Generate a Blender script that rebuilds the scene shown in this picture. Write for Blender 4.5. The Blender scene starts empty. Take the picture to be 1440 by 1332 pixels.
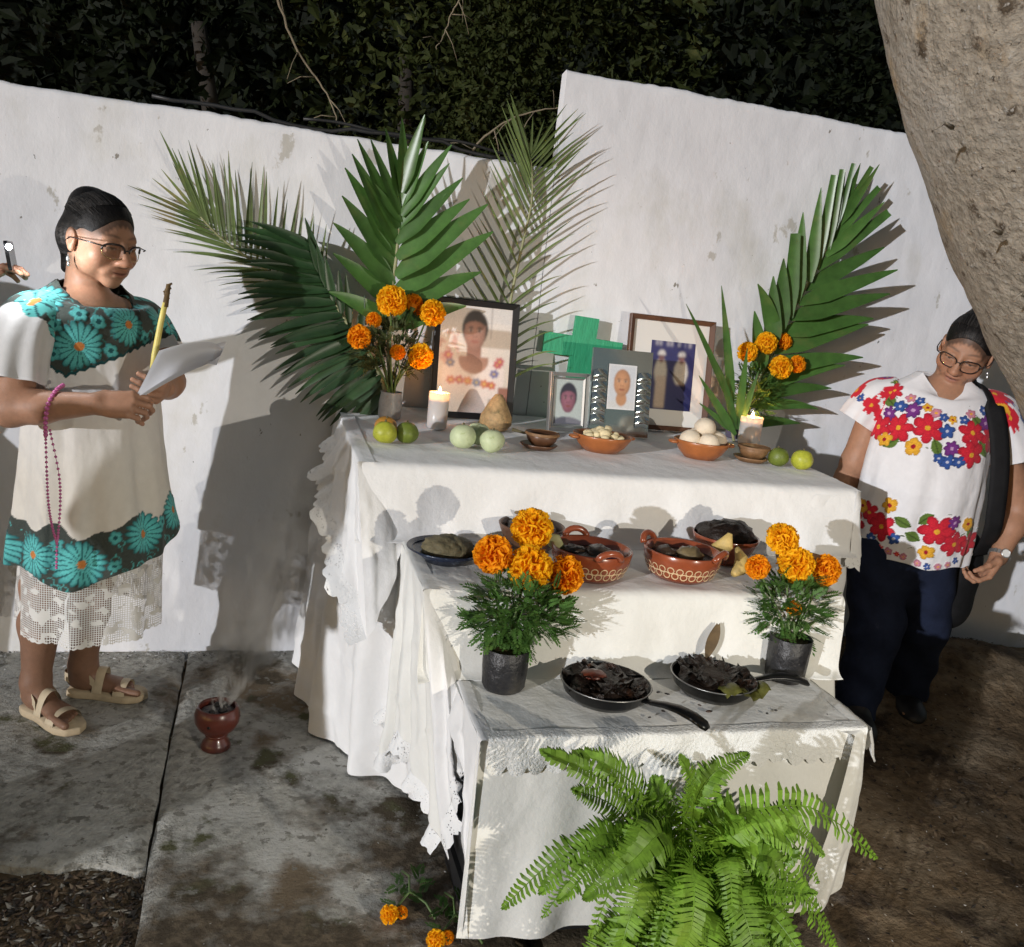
import bpy, math, random
import numpy as np
from mathutils import Vector, Matrix, noise as mnoise

S = bpy.context.scene
COL = S.collection
rnd = random.Random(11)
PI = math.pi
def V(*a): return Vector(a)

# ------------------------------------------------------------------ camera, sky, lamps, exposure
cam_data = bpy.data.cameras.new('camera')
cam_data.sensor_fit = 'HORIZONTAL'; cam_data.sensor_width = 36; cam_data.lens = 31.57
cam_data.clip_start = 0.05; cam_data.clip_end = 200
camera = bpy.data.objects.new('camera', cam_data); COL.objects.link(camera)
rx, ry, rz = (0.958694, -0.260544, 0.114118), (-0.054451, 0.225675, 0.972680), (-0.279180, -0.938716, 0.202166)
camera.matrix_world = Matrix(((rx[0], ry[0], rz[0], 0), (rx[1], ry[1], rz[1], -3.0697), (rx[2], ry[2], rz[2], 1.3549), (0, 0, 0, 1)))
S.camera = camera

LAMP_DIR = Vector((1.3, 1.0, -0.20)).normalized()          # the cool light comes in low from the front left
world = bpy.data.worlds.new('World'); S.world = world; world.use_nodes = True
wn = world.node_tree
bg = wn.nodes['Background']
sky = wn.nodes.new('ShaderNodeTexSky'); sky.sky_type = 'NISHITA'; sky.sun_disc = False
sky.sun_elevation = math.asin(-LAMP_DIR.z); sky.sun_rotation = math.atan2(-LAMP_DIR.x, -LAMP_DIR.y)
wn.links.new(sky.outputs[0], bg.inputs[0]); bg.inputs[1].default_value = 0.06

sun_d = bpy.data.lights.new('sun', 'SUN'); sun_d.energy = 2.7; sun_d.angle = math.radians(0.6); sun_d.color = (0.93, 0.95, 1.0)
sun = bpy.data.objects.new('sun', sun_d); COL.objects.link(sun)
sun.rotation_euler = LAMP_DIR.to_track_quat('-Z', 'Y').to_euler()
# the warm hand lamp right of the camera that throws the altar's shadow to the left
hl = bpy.data.lights.new('hand_lamp', 'SPOT'); hl.energy = 225; hl.color = (1.0, 0.91, 0.77); hl.spot_size = math.radians(50)
hl.spot_blend = 0.85; hl.shadow_soft_size = 0.014
hlo = bpy.data.objects.new('hand_lamp', hl); COL.objects.link(hlo); hlo.location = (1.85, -4.25, 1.25)
hlo.rotation_euler = (Vector((0.65, -0.6, 0.38)) - hlo.location).to_track_quat('-Z', 'Y').to_euler()

S.view_settings.view_transform = 'Standard'; S.view_settings.look = 'None'
S.view_settings.exposure = 0.0; S.view_settings.gamma = 1.0; S.view_settings.use_curve_mapping = False
S.render.engine = 'CYCLES'
S.cycles.use_denoising = True
S.cycles.max_bounces = 6; S.cycles.transparent_max_bounces = 24; S.cycles.volume_bounces = 0
S.cycles.caustics_reflective = False; S.cycles.caustics_refractive = False

# ------------------------------------------------------------------ helpers: mesh builder
class MB:
    """collects vertices, faces, a colour per vertex, a uv per vertex and a material slot per face"""
    def __init__(s): s.v = []; s.f = []; s.c = []; s.uv = []; s.mi = []; s.col = None; s.m = 0
    def add(s, vs, fs, cols=None, uvs=None):
        b = len(s.v)
        s.v.extend([tuple(p) for p in vs])
        s.f.extend([tuple(i + b for i in f) for f in fs]); s.mi.extend([s.m] * len(fs))
        s.c.extend(cols if cols is not None else [s.col or (1, 1, 1)] * len(vs))
        s.uv.extend(uvs if uvs is not None else [(p[0], p[2]) for p in vs])
        return s
    def grid(s, P, close_u=False, close_v=False, cols=None, uvs=None):
        """P[i][j] points; joined into quads"""
        n, m = len(P), len(P[0]); vs = [p for r in P for p in r]; fs = []
        for i in range(n if close_u else n - 1):
            for j in range(m if close_v else m - 1):
                a, b = i, (i + 1) % n; k = (j + 1) % m
                fs.append((a * m + j, a * m + k, b * m + k, b * m + j))
        if uvs is not None: uvs = [q for r in uvs for q in r]
        if cols is not None: cols = [q for r in cols for q in r]
        return s.add(vs, fs, cols, uvs)
    def box(s, c, d, M=None):
        x, y, z = d[0] / 2, d[1] / 2, d[2] / 2
        vs = [Vector(p) for p in ((-x,-y,-z),(x,-y,-z),(x,y,-z),(-x,y,-z),(-x,-y,z),(x,-y,z),(x,y,z),(-x,y,z))]
        if M is not None: vs = [M @ p for p in vs]
        vs = [p + Vector(c) for p in vs]
        return s.add(vs, [(0,3,2,1),(4,5,6,7),(0,1,5,4),(1,2,6,5),(2,3,7,6),(3,0,4,7)])
    def tube(s, path, r, seg=8, cap=True, flat=1.0, side=None):
        path = [Vector(p) for p in path]; n = len(path)
        if not hasattr(r, '__len__'): r = [r] * n
        rings = []; prev = None
        for i, p in enumerate(path):
            t = (path[min(i + 1, n - 1)] - path[max(i - 1, 0)])
            t = t.normalized() if t.length > 1e-9 else Vector((0, 0, 1))
            if prev is None:
                a = Vector(side) if side is not None else (Vector((0, 0, 1)) if abs(t.z) < .9 else Vector((1, 0, 0)))
                a = (a - t * a.dot(t)).normalized()
            else: a = (prev - t * prev.dot(t)).normalized()
            prev = a; b = t.cross(a)
            rings.append([p + a * (math.cos(q) * r[i]) + b * (math.sin(q) * r[i] * flat) for q in (2 * PI * k / seg for k in range(seg))])
        base = len(s.v)
        s.grid(rings, close_v=True)
        if cap:
            s.f.append(tuple(base + k for k in range(seg - 1, -1, -1))); s.f.append(tuple(base + (n - 1) * seg + k for k in range(seg))); s.mi += [s.m, s.m]
        return s
    def lathe(s, prof, c=(0, 0, 0), seg=32, M=None, fn=None, cols=None):
        """prof: (radius, z) pairs; fn(angle, r, z) may bend the radius"""
        rings = []; cc = []
        for i, (r, z) in enumerate(prof):
            row = []
            for k in range(seg):
                a = 2 * PI * k / seg; rr = fn(a, r, z) if fn else r
                p = Vector((math.cos(a) * rr, math.sin(a) * rr, z))
                if M is not None: p = M @ p
                row.append(p + Vector(c))
            rings.append(row)
            if cols: cc.append([cols[i]] * seg)
        uv = [[(k / seg, i / max(1, len(prof) - 1)) for k in range(seg)] for i in range(len(prof))]
        return s.grid(rings, close_v=True, cols=cc if cols else None, uvs=uv)
    def ell(s, c, r, M=None, nu=16, nv=10, fn=None):
        P = []
        for i in range(nv + 1):
            th = PI * i / nv; row = []
            for j in range(nu):
                ph = 2 * PI * j / nu
                d = Vector((math.sin(th) * math.cos(ph), math.sin(th) * math.sin(ph), -math.cos(th)))
                k = fn(d) if fn else 1.0
                p = Vector((d.x * r[0] * k, d.y * r[1] * k, d.z * r[2] * k))
                if M is not None: p = M @ p
                row.append(p + Vector(c))
            P.append(row)
        return s.grid(P, close_v=True)
    def build(s, name, mat, parent=None, smooth=True, local=False):
        """one mesh object; points are world points unless local, and become local to the parent"""
        off = Vector((0, 0, 0))
        if parent is not None and not local:
            p = parent
            while p is not None: off += p.location; p = p.parent
        me = bpy.data.meshes.new(name)
        me.from_pydata([(p[0] - off.x, p[1] - off.y, p[2] - off.z) for p in s.v], [], s.f)
        finish_mesh(me, s.c, s.uv, smooth)
        mats = mat if isinstance(mat, (list, tuple)) else [mat]
        for m in mats: me.materials.append(m)
        if len(mats) > 1: me.polygons.foreach_set('material_index', s.mi)
        o = bpy.data.objects.new(name, me); COL.objects.link(o)
        if parent is not None: o.parent = parent
        return o

def finish_mesh(me, cols, uvs, smooth):
    n = len(me.vertices)
    if cols is not None and len(cols) == n:
        a = np.ones((n, 4), np.float32); a[:, :3] = np.asarray(cols, np.float32)[:, :3]
        at = me.color_attributes.new('Col', 'FLOAT_COLOR', 'POINT'); at.data.foreach_set('color', a.ravel())
    if uvs is not None and len(uvs) == n:
        li = np.zeros(len(me.loops), np.int32); me.loops.foreach_get('vertex_index', li)
        u = me.uv_layers.new(name='UVMap'); u.data.foreach_set('uv', np.asarray(uvs, np.float32)[li].ravel())
    if smooth: me.polygons.foreach_set('use_smooth', [True] * len(me.polygons))
    me.update()

def np_mesh(name, verts, faces, mat, parent=None, cols=None, uvs=None, smooth=True):
    """one mesh object from numpy arrays of world points"""
    verts = np.asarray(verts, np.float64)
    p = parent; off = np.zeros(3)
    while p is not None: off += np.array(p.location); p = p.parent
    me = bpy.data.meshes.new(name)
    me.from_pydata((verts - off).tolist(), [], faces if isinstance(faces, list) else faces.tolist())
    finish_mesh(me, cols, uvs, smooth)
    me.materials.append(mat)
    o = bpy.data.objects.new(name, me); COL.objects.link(o)
    if parent is not None: o.parent = parent
    return o

def tag(o, label=None, cat=None, group=None, kind=None):
    for k, v in (('label', label), ('category', cat), ('group', group), ('kind', kind)):
        if v: o[k] = v
    return o
def thing(name, label, cat, loc=(0, 0, 0), group=None):
    o = bpy.data.objects.new(name, None); COL.objects.link(o); o.location = loc; o.empty_display_size = .05
    return tag(o, label, cat, group)

def nz(x, y, z=0.0): return mnoise.noise(Vector((x, y, z)))
def fbm(x, y, z=0.0, o=4): return mnoise.fractal(Vector((x, y, z)), 1.0, 2.0, o)

# ------------------------------------------------------------------ helpers: materials
MATS = {}
def pm(name, col=(.5, .5, .5), rough=.7, var=0.0, vscale=20.0, col2=None, bump=0.0, bscale=60.0, bdist=.002, spec=.5, metal=0.0, vcol=False, trans=0.0,
       sss=0.0, rand=0.0, emit=None, estr=0.0, stretch=None, sheen=0.0, detail=6.0, spots=None, holes=None, trl=0.0, coat=0.0, ior=None, dirt_shade=None):
    m = bpy.data.materials.new(name); m.use_nodes = True; nt = m.node_tree; N = nt.nodes; L = nt.links
    b = N['Principled BSDF']; out = N['Material Output']
    b.inputs['Roughness'].default_value = rough; b.inputs['Specular IOR Level'].default_value = spec; b.inputs['Metallic'].default_value = metal
    b.inputs['Transmission Weight'].default_value = trans; b.inputs['Coat Weight'].default_value = coat
    if ior: b.inputs['IOR'].default_value = ior
    if sheen: b.inputs['Sheen Weight'].default_value = sheen
    if sss: b.inputs['Subsurface Weight'].default_value = sss; b.inputs['Subsurface Radius'].default_value = (.9, .35, .2); b.inputs['Subsurface Scale'].default_value = .008
    if emit: b.inputs['Emission Color'].default_value = (*emit, 1); b.inputs['Emission Strength'].default_value = estr
    tc = N.new('ShaderNodeTexCoord'); co = tc.outputs['Object']
    if stretch:
        mp = N.new('ShaderNodeMapping'); mp.inputs['Scale'].default_value = stretch; L.new(co, mp.inputs[0]); co = mp.outputs[0]
    if vcol:
        at = N.new('ShaderNodeAttribute'); at.attribute_name = 'Col'; cur = at.outputs['Color']
    else:
        rgb = N.new('ShaderNodeRGB'); rgb.outputs[0].default_value = (*col, 1); cur = rgb.outputs[0]
    def mix(fac, a, bb, mode='MIX'):
        mx = N.new('ShaderNodeMix'); mx.data_type = 'RGBA'; mx.blend_type = mode
        if isinstance(fac, float): mx.inputs[0].default_value = fac
        else: L.new(fac, mx.inputs[0])
        for s_, q in ((mx.inputs[6], a), (mx.inputs[7], bb)):
            if isinstance(q, tuple): s_.default_value = (*q, 1)
            else: L.new(q, s_)
        return mx.outputs[2]
    def ramp(src, p0, p1):
        r = N.new('ShaderNodeMapRange'); L.new(src, r.inputs[0]); r.inputs[1].default_value = p0; r.inputs[2].default_value = p1
        return r.outputs[0]
    def noise(scale, det=detail, c=None):
        t = N.new('ShaderNodeTexNoise'); t.inputs['Scale'].default_value = scale; t.inputs['Detail'].default_value = det; t.inputs['Roughness'].default_value = .62
        L.new(c or co, t.inputs['Vector']); return t.outputs[0]
    if col2 is not None: cur = mix(ramp(noise(vscale), .38, .64), cur, col2)
    if var:
        f = ramp(noise(vscale * 2.3), .25, .75)
        mm = N.new('ShaderNodeMath'); mm.operation = 'MULTIPLY_ADD'; L.new(f, mm.inputs[0]); mm.inputs[1].default_value = 2 * var; mm.inputs[2].default_value = 1 - var
        cb = N.new('ShaderNodeCombineColor'); [L.new(mm.outputs[0], cb.inputs[i]) for i in range(3)]
        cur = mix(1.0, cur, cb.outputs[0], 'MULTIPLY')
    for sp in spots or ():
        cur = mix(ramp(noise(sp[1]), sp[2], sp[3]), cur, sp[0])
    if dirt_shade:                                                      # trodden earth plus the shade of the near side, painted in: (colour, far y, near y)
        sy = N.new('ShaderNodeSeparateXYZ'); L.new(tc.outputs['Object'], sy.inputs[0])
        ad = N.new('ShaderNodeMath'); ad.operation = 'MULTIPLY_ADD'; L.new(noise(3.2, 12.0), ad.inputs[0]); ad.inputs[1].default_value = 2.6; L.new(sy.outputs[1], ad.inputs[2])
        cur = mix(ramp(ad.outputs[0], dirt_shade[1] + 1.30, dirt_shade[2] + 1.30), cur, mix(ramp(noise(30.0, 8.0), .45, .6), dirt_shade[0], tuple(q * 1.9 for q in dirt_shade[0])))
    if rand:
        oi = N.new('ShaderNodeObjectInfo'); hs = N.new('ShaderNodeHueSaturation')
        r = N.new('ShaderNodeMapRange'); L.new(oi.outputs['Random'], r.inputs[0]); r.inputs[3].default_value = 1 - rand; r.inputs[4].default_value = 1 + rand
        L.new(r.outputs[0], hs.inputs['Value']); L.new(cur, hs.inputs['Color']); cur = hs.outputs[0]
    L.new(cur, b.inputs['Base Color'])
    if bump:
        bn = N.new('ShaderNodeBump'); bn.inputs['Strength'].default_value = bump; bn.inputs['Distance'].default_value = bdist
        L.new(noise(bscale), bn.inputs['Height']); L.new(bn.outputs[0], b.inputs['Normal'])
    last = b.outputs[0]
    if trl:                                                       # thin leaf or cloth: some light passes through
        tl = N.new('ShaderNodeBsdfTranslucent'); L.new(cur, tl.inputs[0]); ms = N.new('ShaderNodeMixShader'); ms.inputs[0].default_value = trl
        L.new(last, ms.inputs[1]); L.new(tl.outputs[0], ms.inputs[2]); last = ms.outputs[0]
    if holes:                                                     # openwork: holes(N, L, uv) gives 1 where there is thread
        uv = tc.outputs['UV']; fac = holes(N, L, uv, ramp, noise)
        tr = N.new('ShaderNodeBsdfTransparent'); ms = N.new('ShaderNodeMixShader')
        L.new(fac, ms.inputs[0]); L.new(tr.outputs[0], ms.inputs[1]); L.new(last, ms.inputs[2]); last = ms.outputs[0]
    L.new(last, out.inputs['Surface'])
    MATS[name] = m
    return m

def lace_holes(N, L, uv, ramp, noise, scale=170.0, keep=.20):
    v = N.new('ShaderNodeTexVoronoi'); v.inputs['Scale'].default_value = scale; L.new(uv, v.inputs['Vector'])
    a = ramp(v.outputs['Distance'], keep, keep + .1)
    n2 = ramp(noise(38.0, 2.0, uv), .46, .5)                      # motifs of closed work among the openwork
    mx = N.new('ShaderNodeMath'); mx.operation = 'MAXIMUM'; L.new(a, mx.inputs[0]); L.new(n2, mx.inputs[1]); return mx.outputs[0]
def net_holes(N, L, uv, ramp, noise):
    sp = N.new('ShaderNodeSeparateXYZ'); L.new(uv, sp.inputs[0]); outs = []
    for i in (0, 1):
        f = N.new('ShaderNodeMath'); f.operation = 'MULTIPLY'; L.new(sp.outputs[i], f.inputs[0]); f.inputs[1].default_value = 165.0
        g = N.new('ShaderNodeMath'); g.operation = 'FRACT'; L.new(f.outputs[0], g.inputs[0])
        h = N.new('ShaderNodeMath'); h.operation = 'LESS_THAN'; L.new(g.outputs[0], h.inputs[0]); h.inputs[1].default_value = .36; outs.append(h.outputs[0])
    mx = N.new('ShaderNodeMath'); mx.operation = 'MAXIMUM'; L.new(outs[0], mx.inputs[0]); L.new(outs[1], mx.inputs[1])
    n2 = ramp(noise(26.0, 1.0, uv), .55, .57)
    m2 = N.new('ShaderNodeMath'); m2.operation = 'MAXIMUM'; L.new(mx.outputs[0], m2.inputs[0]); L.new(n2, m2.inputs[1]); return m2.outputs[0]

M_plaster = pm('white_plaster', (.80, .80, .82), .85, var=.07, vscale=2.2, bump=.38, bscale=14, bdist=.007, spec=.25, stretch=(1.3, 1, .85), spots=[((.70, .69, .66), 2.6, .54, .70), ((.55, .53, .49), 6, .63, .66), ((.30, .28, .25), 13, .69, .70), ((.20, .19, .17), 31, .71, .72)])
M_conc = pm('grey_concrete', (.40, .39, .35), .9, var=.45, vscale=16, bump=1.0, bscale=75, bdist=.012, spec=.2, detail=12, spots=[((.52, .51, .47), 3.4, .50, .60), ((.19, .145, .095), 1.5, .54, .60), ((.085, .068, .045), 2.6, .55, .60), ((.10, .10, .05), 5.3, .58, .64), ((.24, .23, .20), 24, .56, .61), ((.40, .39, .37), 55, .66, .72), ((.05, .05, .04), 47, .65, .72)], dirt_shade=((.095, .074, .050), -1.12, -1.42))
M_soil = pm('brown_soil', (.15, .105, .062), .95, var=.5, vscale=14, bump=1.0, bscale=45, bdist=.014, spec=.15, spots=[((.27, .21, .14), 3.2, .50, .66), ((.045, .032, .022), 4.4, .54, .66), ((.26, .24, .22), 1.7, .60, .70), ((.50, .46, .40), 70, .70, .74)])
M_cloth = pm('white_cotton', (.78, .775, .765), .85, var=.03, vscale=6, bump=.55, bscale=13, bdist=.010, spec=.2, sheen=.2)
M_cloth2 = pm('cream_cotton', (.76, .755, .715), .85, var=.04, vscale=6, bump=.55, bscale=12, bdist=.010, spec=.2, sheen=.2, spots=[((.62, .58, .48), 5, .60, .78)])
M_lace = pm('white_lace', (.80, .80, .79), .8, bump=.6, bscale=160, bdist=.003, spec=.2, holes=lace_holes)
M_relief = pm('crochet_relief', (.80, .80, .77), .85, bump=1.0, bscale=120, bdist=.006, spec=.2)
M_bark = pm('grey_brown_bark', (.40, .35, .28), .95, var=.40, vscale=18, bump=1.0, bscale=30, bdist=.030, detail=10, spec=.15, spots=[((.48, .44, .38), 2.0, .48, .62), ((.40, .27, .13), 3.7, .57, .72), ((.13, .10, .07), 15, .60, .66), ((.10, .08, .06), 40, .64, .68), ((.52, .49, .44), 60, .60, .68)])
M_darkbark = pm('dark_bark', (.03, .024, .018), .95, var=.3)
# ------------------------------------------------------------------ ground, concrete, wall
def plain(name, kind='structure'): o = bpy.data.objects.new(name, None); COL.objects.link(o); o['kind'] = kind; return o

def soil_h(x, y):
    k = 1 if x > 1.3 else .45
    h = -.030 + k * (.016 * fbm(x * 2.2, y * 2.2, 3) + .008 * fbm(x * 9, y * 9, 7) + .004 * fbm(x * 30, y * 30, 1, 2))
    m = math.exp(-((x - 2.75) / .55) ** 2 - ((y + .30) / .36) ** 2) * .16          # mound of earth against the wall on the right
    l = .028 / (1 + math.exp(-max(-40, min(40, (x - 1.45) * 9))))                     # the earth on the right stands a little higher
    return h + m + l
xs = [-20, -8, -4, -2.4] + [-1.6 + i * .022 for i in range(int(5.2 / .022))] + [3.9, 5, 8, 20]
ys = [-20, -9, -5, -3.4] + [-2.6 + i * .022 for i in range(int(2.72 / .022))] + [.4, 1, 2, 4, 8, 20]
b = MB()
b.grid([[(x, y, soil_h(x, y)) for y in ys] for x in xs])
tag(b.build('ground', M_soil), kind='structure')

# concrete slabs: two big slabs with an open joint, worn front edge
paving = plain('concrete_pavement')
def slab(x0, x1, y0, y1, seed, zt=0.0, ragged=0.05):
    nx = max(6, int((x1 - x0) / .02)); ny = max(6, int((y1 - y0) / .02)); P = []
    for i in range(nx + 1):
        u = i / nx; row = []
        for j in range(ny + 1):
            v = j / ny; yy0 = y0 + ragged * (fbm(u * 6 + seed, seed, 0) + .5 * nz(u * 25, seed))
            x = x0 + (x1 - x0) * u + .006 * nz(v * 14 + seed, 2.2) * (1 if u in (0, 1) else 0); y = yy0 + (y1 - yy0) * v
            e = min(u * (x1 - x0), (1 - u) * (x1 - x0), v * (y1 - yy0), .012 + .03)
            z = zt + .004 * fbm(x * 5, y * 5, seed) + .0016 * nz(x * 40, y * 40, seed) - .010 * max(0, 1 - e / .014) ** 2 - .008 * max(0, nz(x * 16, y * 16, 9) - .45)
            row.append((x, y, z))
        P.append(row)
    m = MB(); m.grid(P)
    per = [P[i][0] for i in range(nx + 1)] + [P[nx][j] for j in range(1, ny + 1)] + [P[i][ny] for i in range(nx - 1, -1, -1)] + [P[0][j] for j in range(ny - 1, 0, -1)]
    m.grid([per, [(p[0], p[1], p[2] - .09) for p in per]], close_v=True)
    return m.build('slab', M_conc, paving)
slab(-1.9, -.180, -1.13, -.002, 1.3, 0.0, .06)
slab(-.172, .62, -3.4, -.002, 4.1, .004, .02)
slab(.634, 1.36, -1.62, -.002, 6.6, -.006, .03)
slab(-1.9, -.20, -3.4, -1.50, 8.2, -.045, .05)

# boundary wall: rendered masonry with a step up in its top edge
wall = thing('boundary_wall', 'white plastered boundary wall with a step up in its top edge', 'wall', (0, 0, 0))
def wall_block(x0, x1, top, name, dep=.18):
    nx, nzv = int((x1 - x0) / .02), int(top / .02); m = MB()
    def off(x, z): return .0035 * fbm(x * 2.3, z * 2.3, 5) + .0022 * fbm(x * 11, z * 6, 2) + .0012 * nz(x * 45, z * 18, 4) - .0055 * max(0, nz(x * 7, z * 7, 8) - .58) * 4 - .002
    tz = lambda x: top + .007 * fbm(x * 5, 1.5, top) + .004 * nz(x * 30, 3)
    rows = []
    for i in range(nx + 1):
        x = x0 + (x1 - x0) * i / nx; t = tz(x); r = [(x, dep, -.2), (x, dep, t - .006)]
        r += [(x, .012, t + .001), (x, .003, t - .004)] + [(x, -abs(off(x, t * (1 - j / nzv))) , t * (1 - j / nzv) - .012 * (1 - j / nzv)) for j in range(nzv + 1)] + [(x, -.004, -.25)]
        rows.append(r)
    m.grid(rows)
    for r in (rows[0], rows[-1]): m.add(r, [tuple(range(len(r)))])
    return m.build(name, M_plaster, wall, smooth=True)
wall_block(-2.6, .938, 1.765, 'wall_section')
wall_block(.941, 4.6, 2.085, 'wall_section', .055)
# cable lying on the lower section's top
b = MB(); b.tube([(-.35 + i * .06, .035 + .008 * math.sin(i * .9), 1.785 + .012 * math.sin(i * .6) + (.01 if i % 5 == 0 else 0)) for i in range(22)], .006, 6)
b.tube([(.1 + i * .05, .05 + .01 * math.sin(i), 1.80 + .008 * math.sin(i * .8)) for i in range(17)], .005, 6)
tag(b.build('cable', pm('black_rubber', (.02, .02, .02), .5)), 'thin black cable lying along the top of the lower wall', 'cable')

# ------------------------------------------------------------------ leaning tree in front of the wall, at the right
tree = thing('tree', 'thick leaning tree trunk with rough bark beside the right woman', 'tree', (2.95, -1.22, -.05))
def trunk_ring(c, d, r, seed, seg=72):
    d = d.normalized(); a = Vector((0, 1, 0)); a = (a - d * a.dot(d)).normalized(); q = d.cross(a); out = []
    for k in range(seg):
        t = 2 * PI * k / seg
        rr = r * (1 + .05 * fbm(math.cos(t) * 1.6, math.sin(t) * 1.6, seed * 1.1) + .010 * fbm(math.cos(t) * 7, math.sin(t) * 7, seed * 4.0) + .004 * nz(math.cos(t) * 24, math.sin(t) * 24, seed * 16))
        out.append(c + a * (math.cos(t) * rr) + q * (math.sin(t) * rr))
    return out
axis = [(3.42, -1.22, -.15), (3.30, -1.22, .25), (2.95, -1.21, .75), (2.535, -1.20, 1.23), (2.185, -1.20, 1.62), (1.865, -1.20, 2.05), (1.64, -1.18, 2.50), (1.50, -1.15, 3.0)]
rad = [.60, .45, .41, .40, .41, .42, .40, .36]
def interp(pts, t):
    i = min(int(t), len(pts) - 2); f = t - i
    p = [Vector(pts[max(0, min(len(pts) - 1, i + k))]) for k in (-1, 0, 1, 2)]
    return .5 * (2 * p[1] + (p[2] - p[0]) * f + (2 * p[0] - 5 * p[1] + 4 * p[2] - p[3]) * f * f + (3 * p[1] - p[0] - 3 * p[2] + p[3]) * f ** 3)
b = MB(); rings = []; NR = 130
for i in range(NR):
    t = i / (NR - 1) * (len(axis) - 1); c = interp(axis, t); d = interp(axis, min(t + .05, len(axis) - 1.001)) - interp(axis, max(t - .05, 0))
    k = min(int(t), len(rad) - 2); r = rad[k] + (rad[k + 1] - rad[k]) * (t - k)
    rings.append(trunk_ring(c, d, r, t))
b.grid(rings, close_v=True)
b.build('trunk', M_bark, tree)
for dirv, ln in (((-.5, .1, .9), 1.3), ((.6, -.5, .8), 1.2), ((.2, .7, .9), 1.1)):
    d = Vector(dirv).normalized(); p0 = Vector((1.47, -1.15, 2.85))
    b = MB(); b.tube([p0 + d * (ln * i / 7) + V(.03 * math.sin(i), .03 * math.cos(i * 1.3), 0) for i in range(8)], [.2 - .019 * i for i in range(8)], 14)
    b.build('limb', M_bark, tree)
# small snags and shoots on the trunk's edge
for (x, z) in ((1.585, 1.60), (1.40, 1.80), (1.70, 1.47)):
    b = MB(); b.tube([(x + .02, -1.32, z), (x - .012, -1.33, z + .004), (x - .03, -1.33, z - .012)], [.006, .004, .002], 5)
    b.build('twig', M_bark, tree)
def leaf_cloud(m, cen, rad, n, size, rg, shell=.35, flat=1.0):
    for _ in range(n):
        while True:
            p = V(rg.uniform(-1, 1), rg.uniform(-1, 1), rg.uniform(-1, 1)); l = p.length
            if shell < l < 1: break
        # clumped: pull towards a few lumps
        c_ = nz(p.x * 3.4 + cen[0] * 3, p.y * 3.4, p.z * 3.4 + cen[2])
        if c_ < -.05 and rg.random() < .75: continue
        p *= .86 + .30 * c_
        q = V(cen[0] + p.x * rad[0], cen[1] + p.y * rad[1], cen[2] + p.z * rad[2])
        leafq(m, q, size * rg.choice((.45, .7, .9, 1.1, 1.5)) * rg.uniform(.85, 1.15), rg)
def leafq(m, q, s, rg):
    d = V(rg.gauss(0, 1), rg.gauss(0, 1), rg.gauss(-.35, .8)).normalized(); a = d.cross(V(rg.gauss(0, 1), rg.gauss(0, 1), rg.gauss(0, 1))).normalized(); n = d.cross(a)
    w = s * .24
    m.add([q, q + d * s * .45 + a * w + n * s * .05, q + d * s, q + d * s * .45 - a * w + n * s * .05], [(0, 1, 2), (0, 2, 3)])
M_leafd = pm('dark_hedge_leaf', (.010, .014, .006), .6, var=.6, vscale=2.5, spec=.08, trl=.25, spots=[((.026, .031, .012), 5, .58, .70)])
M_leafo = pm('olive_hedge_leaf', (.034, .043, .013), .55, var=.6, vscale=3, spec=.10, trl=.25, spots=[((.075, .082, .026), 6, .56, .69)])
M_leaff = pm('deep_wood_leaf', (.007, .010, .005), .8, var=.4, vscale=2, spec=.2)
b = MB(); rg = random.Random(5)
leaf_cloud(b, (1.3, -1.2, 4.4), (1.9, 1.7, .9), 3500, .10, rg, .1)
b.build('crown', M_leafd, tree, smooth=False)

# ------------------------------------------------------------------ hedge trees beyond the wall
hedge_spec = [(-1.35, .95, 1.85, (.95, .6, 1.25), 'dark hedge tree beyond the wall, cut by the left edge of the photo'),
              (-.25, .80, 1.90, (.75, .55, 1.2), 'dark hedge tree beyond the wall above the woman in the long embroidered dress'),
              (.55, .78, 1.95, (.55, .5, 1.2), 'sparse dark tree beyond the wall above the middle palm leaf'),
              (1.25, .80, 2.15, (.62, .52, 1.15), 'bushy olive green tree beyond the wall just at its step'),
              (2.15, .85, 2.35, (.75, .55, 1.1), 'shadowy tree beyond the high wall section'),
              (3.2, .95, 2.4, (.8, .6, 1.1), 'shadowy tree beyond the wall behind the leaning trunk')]
for i, (x, y, z, r, lab) in enumerate(hedge_spec):
    t = thing('hedge_tree', lab, 'tree', (x, y, -.05), 'trees beyond the wall')
    b = MB(); b.tube([(x + .05 * math.sin(k * 1.3 + i), y + .04 * math.cos(k + i), -.05 + .32 * k) for k in range(8)], [.07 - .006 * k for k in range(8)], 8); b.build('trunk', M_darkbark, t)
    b = MB(); rg = random.Random(20 + i)
    n = 9500 if i == 3 else (4300 if i in (0, 1, 2) else 3600)
    leaf_cloud(b, (x, y, z), r, n, .058, rg, .45)
    if i == 3:
        for _ in range(3600):                                       # front face spills towards the wall's step
            leafq(b, V(min(1.5, rg.gauss(.78, .20)), rg.uniform(.14, .45), rg.uniform(1.72, 2.6)), .034 * rg.uniform(.6, 1.4), rg)
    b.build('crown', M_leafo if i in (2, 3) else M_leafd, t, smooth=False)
# far wood behind: reads as one dark mass
b = MB(); rg = random.Random(77)
for _ in range(16000):
    x = rg.uniform(-7, 9); leafq(b, V(x, rg.uniform(2.6, 5.2), rg.uniform(.1, 5.2 + .8 * nz(x * .7, 2))), .24, rg)
b.m = 0
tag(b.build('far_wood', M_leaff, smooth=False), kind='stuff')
b = MB(); b.grid([[(x, 7 + .5 * math.sin(x), z) for z in (-.5, 2, 4, 6.2 + .8 * nz(x * .5, 1))] for x in range(-26, 29, 1)])
tag(b.build('wooded_hill', M_leaff), kind='structure')

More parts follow.
